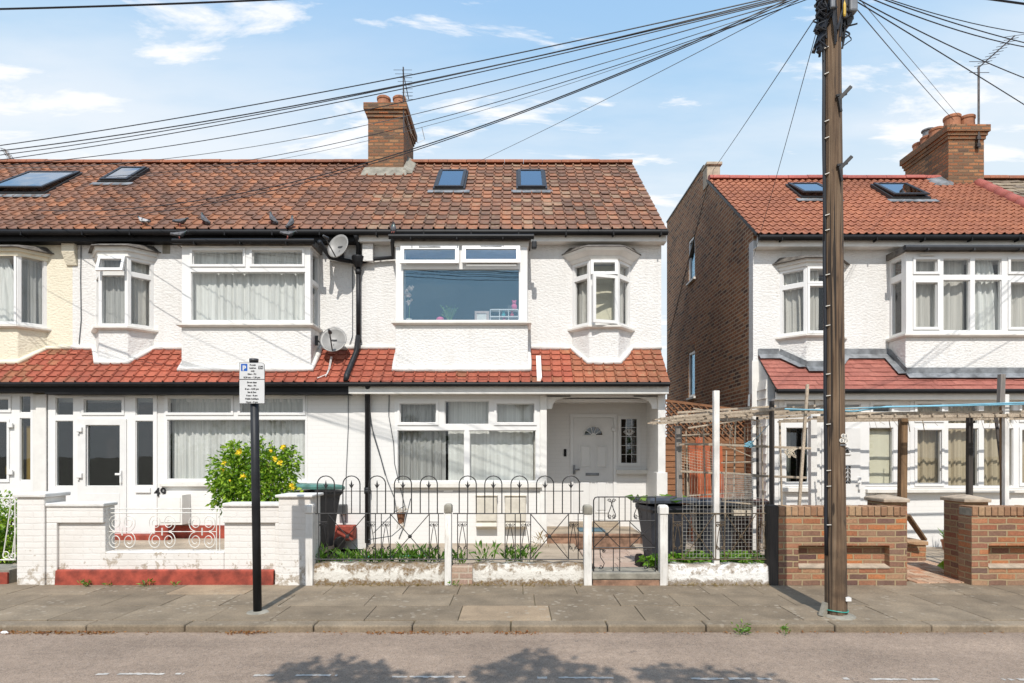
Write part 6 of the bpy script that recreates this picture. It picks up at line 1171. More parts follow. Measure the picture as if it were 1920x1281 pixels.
def lumpy(name, c, c2):
    m, nt, b = newmat(name); _, p = pos_uv(nt); s = nt.nodes.new('ShaderNodeSeparateXYZ'); nt.links.new(p, s.inputs[0])
    f = noise(nt, p, 14, 7, 0.72); g = noise(nt, p, 3.0, 4, 0.6); mr = nt.nodes.new('ShaderNodeMapRange'); nt.links.new(s.outputs[2], mr.inputs['Value']); mr.inputs['From Min'].default_value = .10; mr.inputs['From Max'].default_value = .27; mr.inputs['To Min'].default_value = 0; mr.inputs['To Max'].default_value = .16
    lo = nt.nodes.new('ShaderNodeMapRange'); nt.links.new(s.outputs[2], lo.inputs['Value']); lo.inputs['From Min'].default_value = .09; lo.inputs['From Max'].default_value = .0; lo.inputs['To Min'].default_value = 0; lo.inputs['To Max'].default_value = .26
    k = mth(nt, 'ADD', mth(nt, 'ADD', mth(nt, 'MULTIPLY', f, .65), mth(nt, 'MULTIPLY', g, .35)), mth(nt, 'ADD', mr.outputs[0], lo.outputs[0]))
    c = mix(nt, ramp(nt, k, [(.54, 0.0), (.63, 1.0)]), c, mix(nt, ramp(nt, noise(nt, p, 30, 4), [(.4, 0.0), (.6, 1.0)]), c2, (.30, .25, .20))); nt.links.new(c, b.inputs['Base Color']); b.inputs['Roughness'].default_value = .95; bump(nt, b, f, .9, .03)
lumpy('flaking_wall', (.68, .645, .58), (.20, .13, .06)); lumpy('white_pebble', (.79, .77, .73), (.36, .30, .24))
low_wall(586, 834, 1058, 'low flaking white wall with moss, left of the middle white post', 'flaking_wall')
low_wall(846, 1096, 1058, 'low flaking wall with a bare pink brick end, between two white posts', 'flaking_wall', split=886)
low_wall(1251, 1446, 1060, 'low white pebbly wall under the green plants, right of the gate', 'white_pebble')
def post(a, b, top, label, y=Y7, mat='white_post', cap=True):
    x0, x1 = X(a, y), X(b, y); m = MB(); z = Z(top, y); m.box(x0 + .004, x1 - .004, y - .03, y + .085, -.05, z - .11); m.box(x0 - .003, x1 + .003, y - .04, y + .095, z - .11, z - .02, 1 if cap else 0); m.hexa([(x0 - .003, y - .04, z - .02), (x1 + .003, y - .04, z - .02), (x1 + .003, y + .095, z - .02), (x0 - .003, y + .095, z - .02)], [(x0 + .012, y - .02, z), (x1 - .012, y - .02, z), (x1 - .012, y + .075, z), (x0 + .012, y + .075, z)], 1 if cap else 0)
    build(m, 'fence_post', [mat, 'cement_grey' if cap == 2 else mat], label=label, cat='fence post', group='white posts of the railings', bevel=.008, origin=((x0 + x1) / 2, y, 0))
post(573, 588, 945, 'white post standing tight against the brick pier of the garden wall'); post(833.5, 847, 945, 'white post with a mossy grey top between the two arched railings', cap=2); post(1094, 1110, 947, 'white post on the left side of the iron gate', cap=2); post(1236, 1252, 947, 'chipped white post on the right side of the iron gate')
m = MB(); y = Y7 - .02; m.box(X(1443, y), X(1460, y), y, y + .16, -.05, Z(948, y)); build(m, 'concrete_post', 'dark_post', label='dark weathered post against the left end of the brick wall', cat='fence post', bevel=.01, origin=(X(1451, y), y, 0))
YR = 7.40; qr = lambda a, b: (X(a, YR), YR, Z(b, YR))
def railing(x0, x1, arches, cols, xs, label, mat='iron', rail_end=True, tops=True):
    t = thing('iron_railing', label, 'railing', qr((x0 + x1) / 2, 1050)); m = MB()
    for py, ra in ((963, .0075), (1049, .0075)) + (((921, .005),) if tops else ()): m.tube([qr(x0, py), qr(x1, py)], ra, 5)
    build(m, 'rails', mat, t)
    for c in arches:
        m = MB(); w = 16; pts = [qr(c - w, 963), qr(c - w, 908)] + [qr(c - w * math.cos(math.pi * k / 10), 908 - 15.5 * math.sin(math.pi * k / 10)) for k in range(1, 10)] + [qr(c + w, 908), qr(c + w, 963)]; m.tube(pts, .0075, 6); m.tube([qr(c, 963), qr(c, 914)], .0065, 5)
        m.tube([qr(c, 915), qr(c, 912), qr(c, 908), qr(c, 901)], [.008, .018, .012, .002], 6); m.tube([qr(c - 4, 908), qr(c - 2.5, 911.5), qr(c, 912), qr(c + 2.5, 911.5), qr(c + 4, 908)], .005, 5); build(m, 'hoop', mat, t)
    for a, b in cols:
        m = MB(); 
        for p in (a, b): m.tube([qr(p, 963), qr(p, 1049)], .006, 5)
        m.tube([qr(a, 979), qr(b, 979)], .005, 5); c = (a + b) / 2; w = (b - a) / 2
        for s_ in (-1, 1):
            m.tube([qr(c, 981), qr(c + s_ * w * .45, 1003), qr(c + s_ * w * .8, 1026)], .0045, 4)
            for zc, sz in ((985, 1), (1027, -1)):
                m.tube([(X(c + s_ * w * .55, YR) + .022 * math.cos(k * .62) * (1 - k / 16), YR, Z(zc, YR) + sz * .02 * math.sin(k * .62) * (1 - k / 16)) for k in range(11)], .0045, 4)
        m.tube([qr(c - w * .75, 1022), qr(c, 1034), qr(c + w * .75, 1022)], .004, 4); build(m, 'scroll_panel', mat, t)
    for a, b in xs:
        m = MB(); c = (a + b) / 2; m.tube([qr(a, 964), qr(c, 1006), qr(b, 1048)], .0055, 5); m.tube([qr(b, 964), qr(c, 1006), qr(a, 1048)], .0055, 5); m.lathe([(.0, -.016), (.022, -.010), (.024, .01), (.0, .016)], qr(c, 1006), 12, 0, 'y'); build(m, 'cross_brace', mat, t)
    return t
railing(590, 832, (611, 659, 707, 755.5, 804), ((598, 615), (687, 704), (715, 732), (805, 822)), ((615, 687), (732, 805)), 'black iron railing of hoops and spikes left of the mossy topped post')
railing(849, 1094, (877, 925, 974, 1022, 1070.5), ((858, 876), (947, 966), (976, 995), (1066, 1084)), ((995, 1066),), 'black iron railing of hoops and spikes in front of the two meter cupboards')
t = railing(1253, 1442, (), ((1262, 1279), (1342, 1359), (1420, 1438)), ((1281, 1340), (1361, 1418)), 'rusty iron railing with wire mesh over the green plants', 'iron_rusty', tops=False)
m = MB(); YW = YR + .03
for k in range(27): x = X(1280, YW) + k * .043; m.tube([(x, YW, Z(1046, YW)), (x + .01 * math.sin(k), YW, Z(926, YW))], .0022, 3)
for k in range(17): z = Z(1046, YW) + k * .046; m.tube([(X(1280, YW), YW, z), (X(1440, YW), YW, z + .008 * math.sin(k * 2.1))], .0022, 3)
build(m, 'mesh_infill', 'wire_mesh', t)
YGt = 7.36; qg = lambda a, b: (X(a, YGt), YGt, Z(b, YGt)); t = thing('iron_gate', 'small black iron garden gate with scrolls, closed between two white posts', 'gate', qg(1171, 1072))
m = MB(); m.tube([qg(1113, 1072), qg(1113, 938), qg(1116, 933), qg(1121, 932), qg(1229, 932)], .0085, 6); m.tube([qg(1229, 932), qg(1229, 1072), qg(1113, 1072)], .0085, 6)
for py in (977, 1027): m.tube([qg(1113, py), qg(1229, py)], .007, 5)
build(m, 'frame', 'iron', t); m = MB()
for px in (1123, 1134, 1161, 1172, 1183, 1213): m.tube([qg(px, 932), qg(px, 977)], .0055, 5)
for px in (1162, 1181): m.tube([qg(px, 977), qg(px, 1027)], .0055, 5)
for px in (1150, 1162): m.tube([qg(px, 1027), qg(px, 1072)], .0055, 5)
build(m, 'bars', 'iron', t)
for c, y0, y1 in ((1147, 934, 975), (1196, 934, 975)):
    m = MB()
    for s_ in (-1, 1):
        m.tube([qg(c + s_ * 2, y0 + 3), qg(c, y0 + 12), qg(c + s_ * 7, y1 - 10), qg(c + s_ * 6, y1 - 3), qg(c + s_ * 1, y1 - 2)], .0055, 5)
        for zc in (y0 + 5, y1 - 6): spiral(m, X(c + s_ * 4, YGt), Z(zc, YGt), YGt, .024, .006, 0, 1.2, .005, sx=s_)
    build(m, 'scroll', 'iron', t)
for c, s_ in ((1130, -1), (1214, -1)):
    m = MB(); m.tube([qg(c - 6, 1032), qg(c - 1, 1030), qg(c + 3, 1034)], .0055, 5); m.tube([qg(c - 5, 1031), qg(c - 4, 1045), qg(c + 3, 1056), qg(c, 1066)], .0055, 5); spiral(m, X(c + 2, YGt), Z(1034, YGt), YGt, .022, .006, 0, 1.2, .005); spiral(m, X(c - 4, YGt), Z(1064, YGt), YGt, .026, .006, 2, -1.2, .005); build(m, 'scroll', 'iron', t)
for a, b in ((1114, 1162), (1181, 1229)):
    m = MB(); c = (a + b) / 2; m.tube([qg(a, 979), qg(c, 1002), qg(b, 1026)], .0055, 5); m.tube([qg(b, 979), qg(c, 1002), qg(a, 1026)], .0055, 5); m.lathe([(.0, -.015), (.02, -.010), (.022, .01), (.0, .015)], qg(c, 1002), 12, 0, 'y'); build(m, 'cross_brace', 'iron', t)
m = MB(); m.box(X(1111, Y7), X(1236, Y7), Y7 - .03, Y7 + .34, -.05, .07, 1); m.box(X(1110, Y7), X(1237, Y7), Y7 - .04, Y7 + .35, .0705, .155, 0); build(m, 'gate_step', ['cement_grey', 'old_step'], label='worn concrete step under the small iron gate', cat='step', bevel=.014, origin=(X(1172, Y7), Y7, 0))
# ------------------------------------------------------------------ bins
def bin_(x, y, yaw, body, lid, label, z=0, h=1.0, w=.56, d=.66, open_=3):
    t = thing('wheelie_bin', label, 'wheelie bin', (x, y, z), 'wheelie bins in the front gardens'); c, s_ = math.cos(R(yaw)), math.sin(R(yaw)); T = lambda a, b, k: (x + a * c - b * s_, y + a * s_ + b * c, z + k)
    m = MB(); lv = [(.07, .38, .36), (.5, .45, .43), (h - .14, .5, .54), (h - .1, .54, .60), (h - .05, .54, .60)]; vs = []; fs = []; n = 12
    def rrect(wi, de, k): return [(sx * (wi / 2 - .05) + .05 * math.cos(a), sy * (de / 2 - .05) + .05 * math.sin(a)) for sx, sy, a0 in ((1, 1, 0), (-1, 1, 90), (-1, -1, 180), (1, -1, 270)) for a in (R(a0), R(a0 + 45), R(a0 + 90))]
    for k, wi, de in lv: vs += [T(p[0] * w / .54, p[1] * d / .66, k) for p in rrect(wi, de, k)]
    for i in range(len(lv) - 1):
        for j in range(n): fs.append((i * n + j, i * n + (j + 1) % n, (i + 1) * n + (j + 1) % n, (i + 1) * n + j))
    fs += [tuple(range(n - 1, -1, -1)), tuple((len(lv) - 1) * n + j for j in range(n))]; m.add(vs, fs)
    for px in (-.17, 0, .17): m.hexa([T(px - .02, -.20 * d / .66, .2), T(px + .02, -.20 * d / .66, .2), T(px + .02, -.15, .2), T(px - .02, -.15, .2)], [T(px - .02, -.272 * d / .66, h - .2), T(px + .02, -.272 * d / .66, h - .2), T(px + .02, -.2, h - .2), T(px - .02, -.2, h - .2)])
    b = build(m, 'body', body, t, bevel=.006)
    m = MB(); vs = []; lvl = [(.0, 1.06), (.045, 1.07), (.075, .96), (.092, .6)]; ti = R(open_)
    for k, sc in lvl:
        for p in rrect(.56 * sc, .64 * sc, 0): py_ = p[1] * d / .66; kk = h - .045 + k + (py_ - .33) * -math.sin(ti) * 1; vs.append(T(p[0] * w / .54, py_ - .02, kk))
    fs = [(i * n + j, i * n + (j + 1) % n, (i + 1) * n + (j + 1) % n, (i + 1) * n + j) for i in range(3) for j in range(n)] + [tuple(range(n - 1, -1, -1)), tuple(3 * n + j for j in range(n))]; m.add(vs, fs); build(m, 'lid', lid, t, smooth=False, bevel=.008)
    m = MB(); m.tube([T(-.2, .36, h - .05), T(-.2, .40, h - .03), T(.2, .40, h - .03), T(.2, .36, h - .05)], .016, 6); build(m, 'handle', body, t)
    for sx in (-1, 1): m = MB(); a, bb = T(sx * .23, .22, .1), T(sx * .29, .22, .1); m.tube([a, bb], .1, 14); build(m, 'wheel', 'black_paint', t)
bin_(X(592, 9.3), 9.35, -24, 'bin_black', 'lid_teal', 'black wheelie bin with a faded teal lid behind the white pier', .09, h=.98)
bin_(X(1248, 8.15), 8.25, 12, 'bin_grey', 'lid_grey', 'grey wheelie bin right beside the iron gate, lid closed', .0, h=.95, w=.62)
bin_(X(1338, 8.3), 8.35, -6, 'bin_grey', 'lid_grey', 'grey wheelie bin behind the wire mesh, second from the gate', .0, h=.92)
bin_(X(1395, 8.8), 8.9, 4, 'bin_brown', 'bin_brown', 'brown wheelie bin behind the mesh, farthest from the gate', .0, h=.88, w=.48)
m = MB(); r = random.Random(5)
for k in range(16): p = Vector((X(1235, 8.1) + r.uniform(-.3, .3), 8.1 + r.uniform(-.2, .2), .975 + r.uniform(0, .02))); m.leaf(p, (r.uniform(-1, 1), r.uniform(-1, 1), .08), .09, .22, 0, r=r)
build(m, 'cuttings', 'weed_leaf', label='flattened green cuttings lying on the bin lid beside the gate', cat='cuttings', origin=(X(1235, 8.1), 8.1, .96))
# ------------------------------------------------------------------ things in the middle garden
m = MB(); x0, x1 = X(1084, 11.2), X(1132, 11.2); m.hexa([(x0, 10.95, .174), (x1, 10.95, .174), (x1, 11.45, .174), (x0, 11.45, .174)], [(x0, 10.95, .19), (x1, 10.95, .19), (x1, 11.45, .19), (x0, 11.45, .19)]); build(m, 'doormat', 'mat_blue', label='blue doormat on the porch floor before the white door', cat='doormat', origin=(x0, 11, .174), bevel=.004)
t = thing('hanging_pot', 'rusty pot with dry twigs hanging on the back of the railing', 'pot', P(752, 965, 7.46)); m = MB(); c = P(752, 982, 7.5); m.lathe([(.035, 0), (.055, .12), (.06, .125), (.06, .14), (.045, .14)], c, 12); build(m, 'pot', 'rust_pot', t); m = MB(); r = random.Random(9)
for k in range(16): a = r.uniform(0, 6.28); h = r.uniform(.05, .16); m.tube([c + Vector((.03 * math.cos(a), .03 * math.sin(a), .13)), c + Vector((.05 * math.cos(a), .05 * math.sin(a), .13 + h * .6)), c + Vector((.09 * math.cos(a), .06 * math.sin(a), .13 + h * .5))], .003, 4)
m.tube([c + Vector((0, 0, .14)), c + Vector((0, -.03, .2)), Vector((c.x, YR, Z(963, YR)))], .003, 4)
for k in range(8): a = r.uniform(0, 6.28); m.tube([c + Vector((.03 * math.cos(a), -.03, .02)), c + Vector((.05 * math.cos(a), -.04, -.06))], .003, 4)
build(m, 'dry_stems', 'twine', t)
m = MB(); pts = [(622, 1046), (634, 1036), (650, 1030), (661, 1028), (655, 1020), (660, 1017), (690, 1017), (730, 1019), (770, 1017), (800, 1016)]; yy = [7.75, 7.9, 8.1, 8.3, 8.7, 9.0, 9.2, 9.2, 9.3, 9.3]; m.tube([(X(a, y_), y_, .02) for (a, b), y_ in zip(pts, yy)], .014, 6); m.tube([(X(655, 8.5), 8.5, .03), (X(662, 8.7), 8.7, .06), (X(658, 8.9), 8.9, .04), (X(668, 9.0), 9.0, .03)], .014, 6); build(m, 'garden_hose', 'hose_teal', smooth=True, label='teal garden hose lying across the paving behind the railing', cat='hose', origin=(X(660, 8.6), 8.6, 0))
m = MB(); x = X(672, 10.3); m.tube([P(770, 935, 9.9), P(758, 985, 9.9), P(735, 1005, 9.9), P(690, 1012, 9.9)], .008, 5); m.tube([P(700, 1000, 9.8), P(740, 960, 9.8), P(760, 948, 9.8)], .007, 5); build(m, 'loose_cable', 'cable_grey', label='loose dark cable looping down behind the left railing', cat='cable', origin=P(735, 1000, 9.9))
m = MB(); x0, x1 = X(628, 10.5), X(664, 10.5); m.box(x0, x1, 10.42, 10.66, .09, .34); build(m, 'red_block', 'red_paint', label='red painted block at the foot of the wall beside the teal lidded bin', cat='block', bevel=.01, origin=(x0, 10.5, .09))
m = MB(); m.box(X(630, 10.5), X(646, 10.5), 10.55, 10.69, Z(965, 10.5), Z(947, 10.5)); m.tube([P(640, 965, 10.6), P(645, 985, 10.6), P(652, 1003, 10.55)], .02, 6); build(m, 'wall_box', 'dark_plastic', hB, bevel=.02)
def clump(name, label, cx, cy, z, n, w, h, mat, wd=.022, ln=.26, up=1.4, r=None, group=None, cat='weed', kind=None, bx=None, flat=.0):
    r = r or rnd; m = MB(); bx = bx or w
    for k in range(n):
        p = Vector((cx + r.uniform(-bx, bx), cy + r.uniform(-.08, .08), z)); d = Vector((r.uniform(-1, 1) * .7, r.uniform(-1, .6) * .7, up * r.uniform(.5, 1.1))); st = p + d.normalized() * h * r.uniform(.15, .75); m.leaf(st, d + Vector((r.uniform(-.6, .6), r.uniform(-.6, .3), -flat)), wd * r.uniform(.7, 1.3), ln * r.uniform(.55, 1.1), 0, droop=.25, r=r)
        if k % 3 == 0: m.tube([p, (p + st) / 2 + Vector((.005, 0, 0)), st], .003, 3)
    return build(m, name, mat, label=label, cat=cat, group=group, kind=kind, origin=(cx, cy, z))
GW = 'weed clumps behind the iron railings'; r = random.Random(77); yq = 7.62
for a, n, h, w, lab in ((604, 60, .26, .11, 'leafy weed clump in the corner behind the white pier'), (654, 55, .17, .12, 'low weed clump at the left cross brace of the railing'), (682, 60, .16, .12, 'low weed clump under the second hoop of the left railing'), (708, 70, .2, .12, 'weed clump at the foot of the rain pipe'), (738, 60, .22, .1, 'grassy weed clump under the hanging pot'), (768, 80, .27, .12, 'tall grassy weed clump under the boss of the railing'), (797, 75, .24, .12, 'tall grassy weed clump just left of the mossy topped post'), (825, 40, .24, .07, 'weed clump touching the mossy topped post on its left'), (858, 34, .2, .08, 'thin weed clump just right of the mossy topped post'), (911, 36, .32, .1, 'tall lone weed in front of the left meter cupboard'), (964, 70, .27, .13, 'bushy weed in front of the right meter cupboard'), (990, 20, .3, .06, 'sparse weed right of the bushy one by the meter cupboards')):
    clump('weed', lab, X(a, yq), yq, .17, n, w, h, 'weed_leaf', .026, .2, 1.5, r, GW)
for a, w, lab in ((1238, .08, 'leafy green plant half hidden by the right gate post'), (1285, .17, 'leafy green plant just right of the gate under the mesh'), (1322, .16, 'leafy green plant left of the white pergola post'), (1372, .17, 'leafy green plant right of the white pergola post'), (1418, .14, 'leafy green plant at the right end under the mesh')): clump('leafy_plant', lab, X(a, 7.7), 7.7, .14, 120, w, .22, 'hosta_leaf', .07, .17, .7, r, 'leafy plants in the bed right of the gate', 'plant', flat=.3)
m = MB(); m.box(-2.4, 1.0, 7.545, 7.82, -.05, .175); build(m, 'flower_bed', 'soil', kind='structure'); m = MB(); m.box(2.1, 4.27, 7.545, 7.95, -.05, .15); build(m, 'flower_bed', 'soil', kind='structure')
clump('weed', 'pale dry weed at the corner of the porch step', X(1015, 10.3), 10.3, .0, 26, .12, .26, 'dry_grass', .016, .25, 1.3, r)
# rose bush
t = thing('rose_bush', 'bushy green rose with yellow flowers behind the white garden wall', 'rose bush', (X(478, 8.0), 8.0, .08)); r = random.Random(31); m = MB()
blobs = [((445, 885), .30), ((480, 865), .27), ((515, 880), .29), ((470, 920), .33), ((515, 920), .30), ((430, 925), .22), ((538, 862), .13), ((447, 850), .15), ((420, 905), .13)]
stems = MB()
for (px, py), rad in blobs:
    c = P(px, py, 8.0); c.y += r.uniform(-.12, .12)
    stems.tube([(X(478, 8) + r.uniform(-.05, .05), 8.0, .05), ((X(478, 8) + c.x) / 2, 8.0, (.3 + c.z) / 2), tuple(c)], [.016, .010, .005], 5)
    for k in range(int(1500 * rad * rad / .09 * .55)):
        d = Vector((r.gauss(0, 1), r.gauss(0, 1), r.gauss(0, 1))).normalized(); p = c + d * rad * (r.random() ** .5) * r.choice((1, 1, 1, 1.15))
        m.leaf(p, d * .8 + Vector((r.uniform(-.7, .7), r.uniform(-.7, .3), r.uniform(-.5, .5))), r.uniform(.024, .05), r.uniform(.04, .085), 0, .2, r)
    if True:
        for k in range(3): q1 = c + Vector((r.uniform(-1, 1) * rad, r.uniform(-.5, .2) * rad, rad * r.uniform(.7, 1.35))); stems.tube([tuple(c), tuple((c + q1) / 2), tuple(q1)], .004, 4); [m.leaf(c.lerp(q1, r.uniform(.5, 1.0)), (r.uniform(-1, 1), r.uniform(-1, .3), r.uniform(-.3, .8)), .035, .06, 0, .2, r) for _ in range(9)]
build(m, 'leaves', 'rose_leaf', t); build(stems, 'stems', 'bark', t)
for px, py, s_ in ((449, 848, 1.15), (421, 869, .8), (418, 882, .75), (457, 894, 1.0), (532, 839, .9), (516, 861, 1.0), (526, 868, 1.0), (547, 911, .95), (550, 916, .8), (508, 846, .6), (432, 902, .5), (480, 840, .55)):
    m = MB(); c = P(px, py, 7.66)
    for ring, (n, rr, tilt) in enumerate(((5, .045, .3), (5, .034, .7), (4, .020, 1.2))):
        for k in range(n): a = 6.28 * k / n + ring; m.leaf(c, (math.cos(a) * (1 - tilt * .5), -.5 - tilt * .4, math.sin(a) * (1 - tilt * .5) + .2), .05 * s_, rr * s_ * 1.2, 0, r=r)
    m.ball(c + Vector((0, -.008, .005)), .018 * s_, 8, 5); build(m, 'flower', 'yellow_rose', t)
# shrub at far left behind the scroll gate
t = thing('shrub', 'bright green shrub behind the white scroll gate at the left edge', 'shrub', (X(0, 8.3), 8.3, .05)); m = MB()
for (px, py), rad in (((-10, 960), .30), ((15, 985), .25), ((-20, 1010), .33), ((20, 1020), .22), ((2, 1035), .25)):
    c = P(px, py, 8.3)
    for k in range(420): d = Vector((r.gauss(0, 1), r.gauss(0, 1), r.gauss(0, 1))).normalized(); m.leaf(c + d * rad * (r.random() ** .4), d + Vector((r.uniform(-.6, .6), r.uniform(-.6, .3), r.uniform(-.2, .6))), .035, .075, 0, .2, r)
build(m, 'leaves', 'rose_leaf', t); m = MB()
for k in range(5): m.tube([(X(0, 8.3), 8.3, .05), (X(-15 + k * 8, 8.3), 8.3, .4), (X(-25 + k * 12, 8.3), 8.3, .7)], .01, 5)
build(m, 'stems', 'bark', t)
# ------------------------------------------------------------------ brick walls of the right-hand garden
YBW = 7.30
def brick_wall(a, b, rec, label, pier, endpier=None):
    t = thing('brick_wall', label, 'brick wall', (X((a + b) / 2, YBW), YBW, 0)); x0, x1 = X(a, YBW), X(b, YBW); r0, r1 = X(rec[0], YBW), X(rec[1], YBW); zt = Z(968, YBW); z0, z1 = Z(1064, YBW), Z(1023, YBW)
    m = MB(); holed(m, front(YBW), x0, x1, -.06, zt, 0, .10, [(r0, r1, z0, z1)]); m.box(x0, x1, YBW + .101, YBW + .22, -.06, zt); build(m, 'wall', 'stock_brick', t)
    m = MB(); m.hexa([(r0 + .002, YBW - .012, z0 - .01), (r1 - .002, YBW - .012, z0 - .01), (r1 - .002, YBW + .1, z0 - .01), (r0 + .002, YBW + .1, z0 - .01)], [(r0 + .002, YBW - .012, z0 + .006), (r1 - .002, YBW - .012, z0 + .006), (r1 - .002, YBW + .1, z0 + .03), (r0 + .002, YBW + .1, z0 + .03)]); build(m, 'ledge', 'cap_stone', t)
    m = MB(); x = x0; r = random.Random(int(a))
    while x < x1 - .03: w = min(.077, x1 - x); h = r.uniform(-.004, .004); m.box(x + .004, x + w - .004, YBW - .012 + h, YBW + .225, zt + .006, Z(950, YBW) + h); x += w
    m.box(x0 + .002, x1 - .002, YBW + .004, YBW + .215, zt + .0005, Z(951, YBW) - .012, 1); build(m, 'coping', ['soldier_brick', 'cement_grey'], t, bevel=.006)
    px0, px1 = pier; yp = YBW + .23; m = MB(); m.box(X(px0, yp), X(px1, yp), yp, yp + .34, -.06, Z(942, yp)); p = build(m, 'pier', 'stock_brick', t)
    m = MB(); c0, c1 = X(px0 - 3, yp), X(px1 + 1, yp); zc = Z(942, yp); m.box(c0, c1, yp - .05, yp + .39, zc + .001, zc + .045); m.hexa([(c0, yp - .05, zc + .045), (c1, yp - .05, zc + .045), (c1, yp + .39, zc + .045), (c0, yp + .39, zc + .045)], [(c0 + .15, yp + .12, zc + .085), (c1 - .15, yp + .12, zc + .085), (c1 - .15, yp + .22, zc + .085), (c0 + .15, yp + .22, zc + .085)]); build(m, 'pier_cap', 'cap_stone', p, bevel=.01)
    return t
tiles('soldier_brick', [(0, (.25, .12, .06)), (.4, (.36, .20, .11)), (.7, (.42, .27, .15)), (1, (.30, .11, .06))], None, 0, (.1, .06, .04), .2)
brick_wall(1460, 1700, (1497, 1668), 'weathered brick garden wall left of the entrance, partly behind the telegraph pole', (1656, 1701))
brick_wall(1822, 2040, (1853, 2000), 'weathered brick garden wall right of the entrance, cut by the right edge', (1806, 1853))
m = MB(); x0, x1 = X(1700, 8.9), X(1737, 8.9); m.box(x0, x1, 8.9, 9.3, -.06, .24); m.box(x0 - .0, x1 + .02, 8.88, 9.32, .2405, .30, 1); build(m, 'brick_stub', ['stock_brick', 'soldier_brick'], label='low stub of brickwork inside the right-hand entrance', cat='stub wall', bevel=.01, origin=(x0, 8.9, 0))
m = MB(); m.bar(P(1701, 966, 8.5), P(1733, 1012, 8.75), .075, .03); build(m, 'plank', 'brown_post', label='brown plank leaning behind the brick pier by the stub wall', cat='plank', origin=P(1733, 1012, 8.75))
def pot_plant(px, py, Y, s, label):
    b = P(px, py, Y); b.z = -.03; t = thing('flower_pot', label, 'flower pot', b, 'terracotta pots by the white wall'); m = MB(); m.lathe([(.055 * s, 0), (.08 * s, .13 * s), (.09 * s, .132 * s), (.09 * s, .165 * s), (.075 * s, .165 * s), (.07 * s, .14 * s)], b, 14); build(m, 'pot', 'terracotta', t); m = MB()
    for k in range(24): a = r.uniform(0, 6.28); m.leaf(b + Vector((0, 0, .15 * s)), (math.cos(a) * .6, math.sin(a) * .6, r.uniform(.6, 1.4)), .022, r.uniform(.16, .32) * s, 0, .1, r)
    build(m, 'foliage', 'weed_leaf', t)
pot_plant(1775, 1020, 10.2, 1.0, 'small terracotta pot with spiky leaves, left of two'); pot_plant(1793, 1022, 10.0, 1.25, 'larger terracotta pot half hidden by the brick pier')
clump('leafy_plant', 'broad leaved green plant at the foot of the brick pier', X(1797, 8.0), 8.0, .0, 60, .12, .3, 'rose_leaf', .12, .24, .9, r, None, 'plant')
# ------------------------------------------------------------------ fence in the gap, boards, pergolas
YF_ = 11.5; t = thing('trellis_fence', 'brown wooden fence with a diagonal lattice top, closing the gap between the houses', 'fence', (X(1330, YF_), YF_, 0)); x0, x1 = X(1246, YF_), X(1414, YF_) - .03; zt0, zt1, zl = Z(751, YF_), Z(772, YF_), Z(829, YF_)
ztop = lambda x: zt0 + (zt1 - zt0) * (x - x0) / (x1 - x0)
m = MB(); k = 0; s = .115
for dsg in (1, -1):
    c = x0 - 1.2
    while c < x1 + 1.2:
        pts = []
        for i in range(60):
            u = i / 59 * 1.2; x = c + dsg * u; z = zl + u
            if x0 < x < x1 and z < ztop(x): pts.append((x, z))
        if len(pts) > 1: m.bar((pts[0][0], YF_ + (.012 if dsg > 0 else -.012), pts[0][1]), (pts[-1][0], YF_ + (.012 if dsg > 0 else -.012), pts[-1][1]), .02, .03, up=(0, 1, 0))
        c += s
build(m, 'lattice', 'fence_wood', t); m = MB(); m.bar((x0, YF_, zt0), (x1, YF_, zt1), .05, .045); m.bar((x0, YF_, zl), (x1, YF_, zl), .05, .045); build(m, 'rail', 'fence_wood', t); m = MB(); z = .02
while z < zl - .03: m.hexa([(x0, YF_ - .02, z), (x1, YF_ - .02, z), (x1, YF_ + .01, z), (x0, YF_ + .01, z)], [(x0, YF_ - .004, z + .125), (x1, YF_ - .004, z + .125), (x1, YF_ + .004, z + .125), (x0, YF_ + .004, z + .125)]); z += .11
build(m, 'boards', 'fence_wood', t)
for x in (x0 + .03, (x0 + x1) / 2, x1 - .04): m = MB(); m.box(x - .04, x + .04, YF_ + .02, YF_ + .1, 0, zl + .05); build(m, 'post', 'fence_wood', t)
def leaning(a, b, top, bot, Y, label, notch=False):
    x0, x1 = X(a, Y), X(b, Y); z0, z1 = .0, Z(top, Y); m = MB(); n = max(2, round((x1 - x0) / .13))
    for k in range(n): u0 = x0 + (x1 - x0) * k / n + .003; u1 = x0 + (x1 - x0) * (k + 1) / n - .003; zz = z1 + (.02 if k % 2 else 0) + (.12 if notch and k == n // 2 else 0); m.hexa([(u0, Y, z0), (u1, Y, z0), (u1, Y + .025, z0), (u0, Y + .025, z0)], [(u0, Y + .22, zz), (u1, Y + .22, zz), (u1, Y + .245, zz), (u0, Y + .245, zz)])
    m.bar((x0, Y + .12, z1 * .55), (x1, Y + .12, z1 * .55), .03, .07); build(m, 'wooden_panel', 'orange_board', label=label, cat='panel', origin=(x0, Y, 0))
leaning(1297, 1338, 834, 940, 10.95, 'bright orange boarded panel leaning on the fence behind the mesh', True); leaning(1341, 1362, 836, 940, 11.05, 'narrow orange boarded panel leaning on the fence, right of the wider one')
t = thing('bean_shelter', 'ramshackle structure of poles and wire netting over the bins by the gap', 'pergola', (X(1340, 7.46), 7.46, .2)); r = random.Random(12)
def pole_(name, p, q_, w, mat, par=t): m = MB(); m.bar(p, q_, w); return build(m, name, mat, par, bevel=.004)
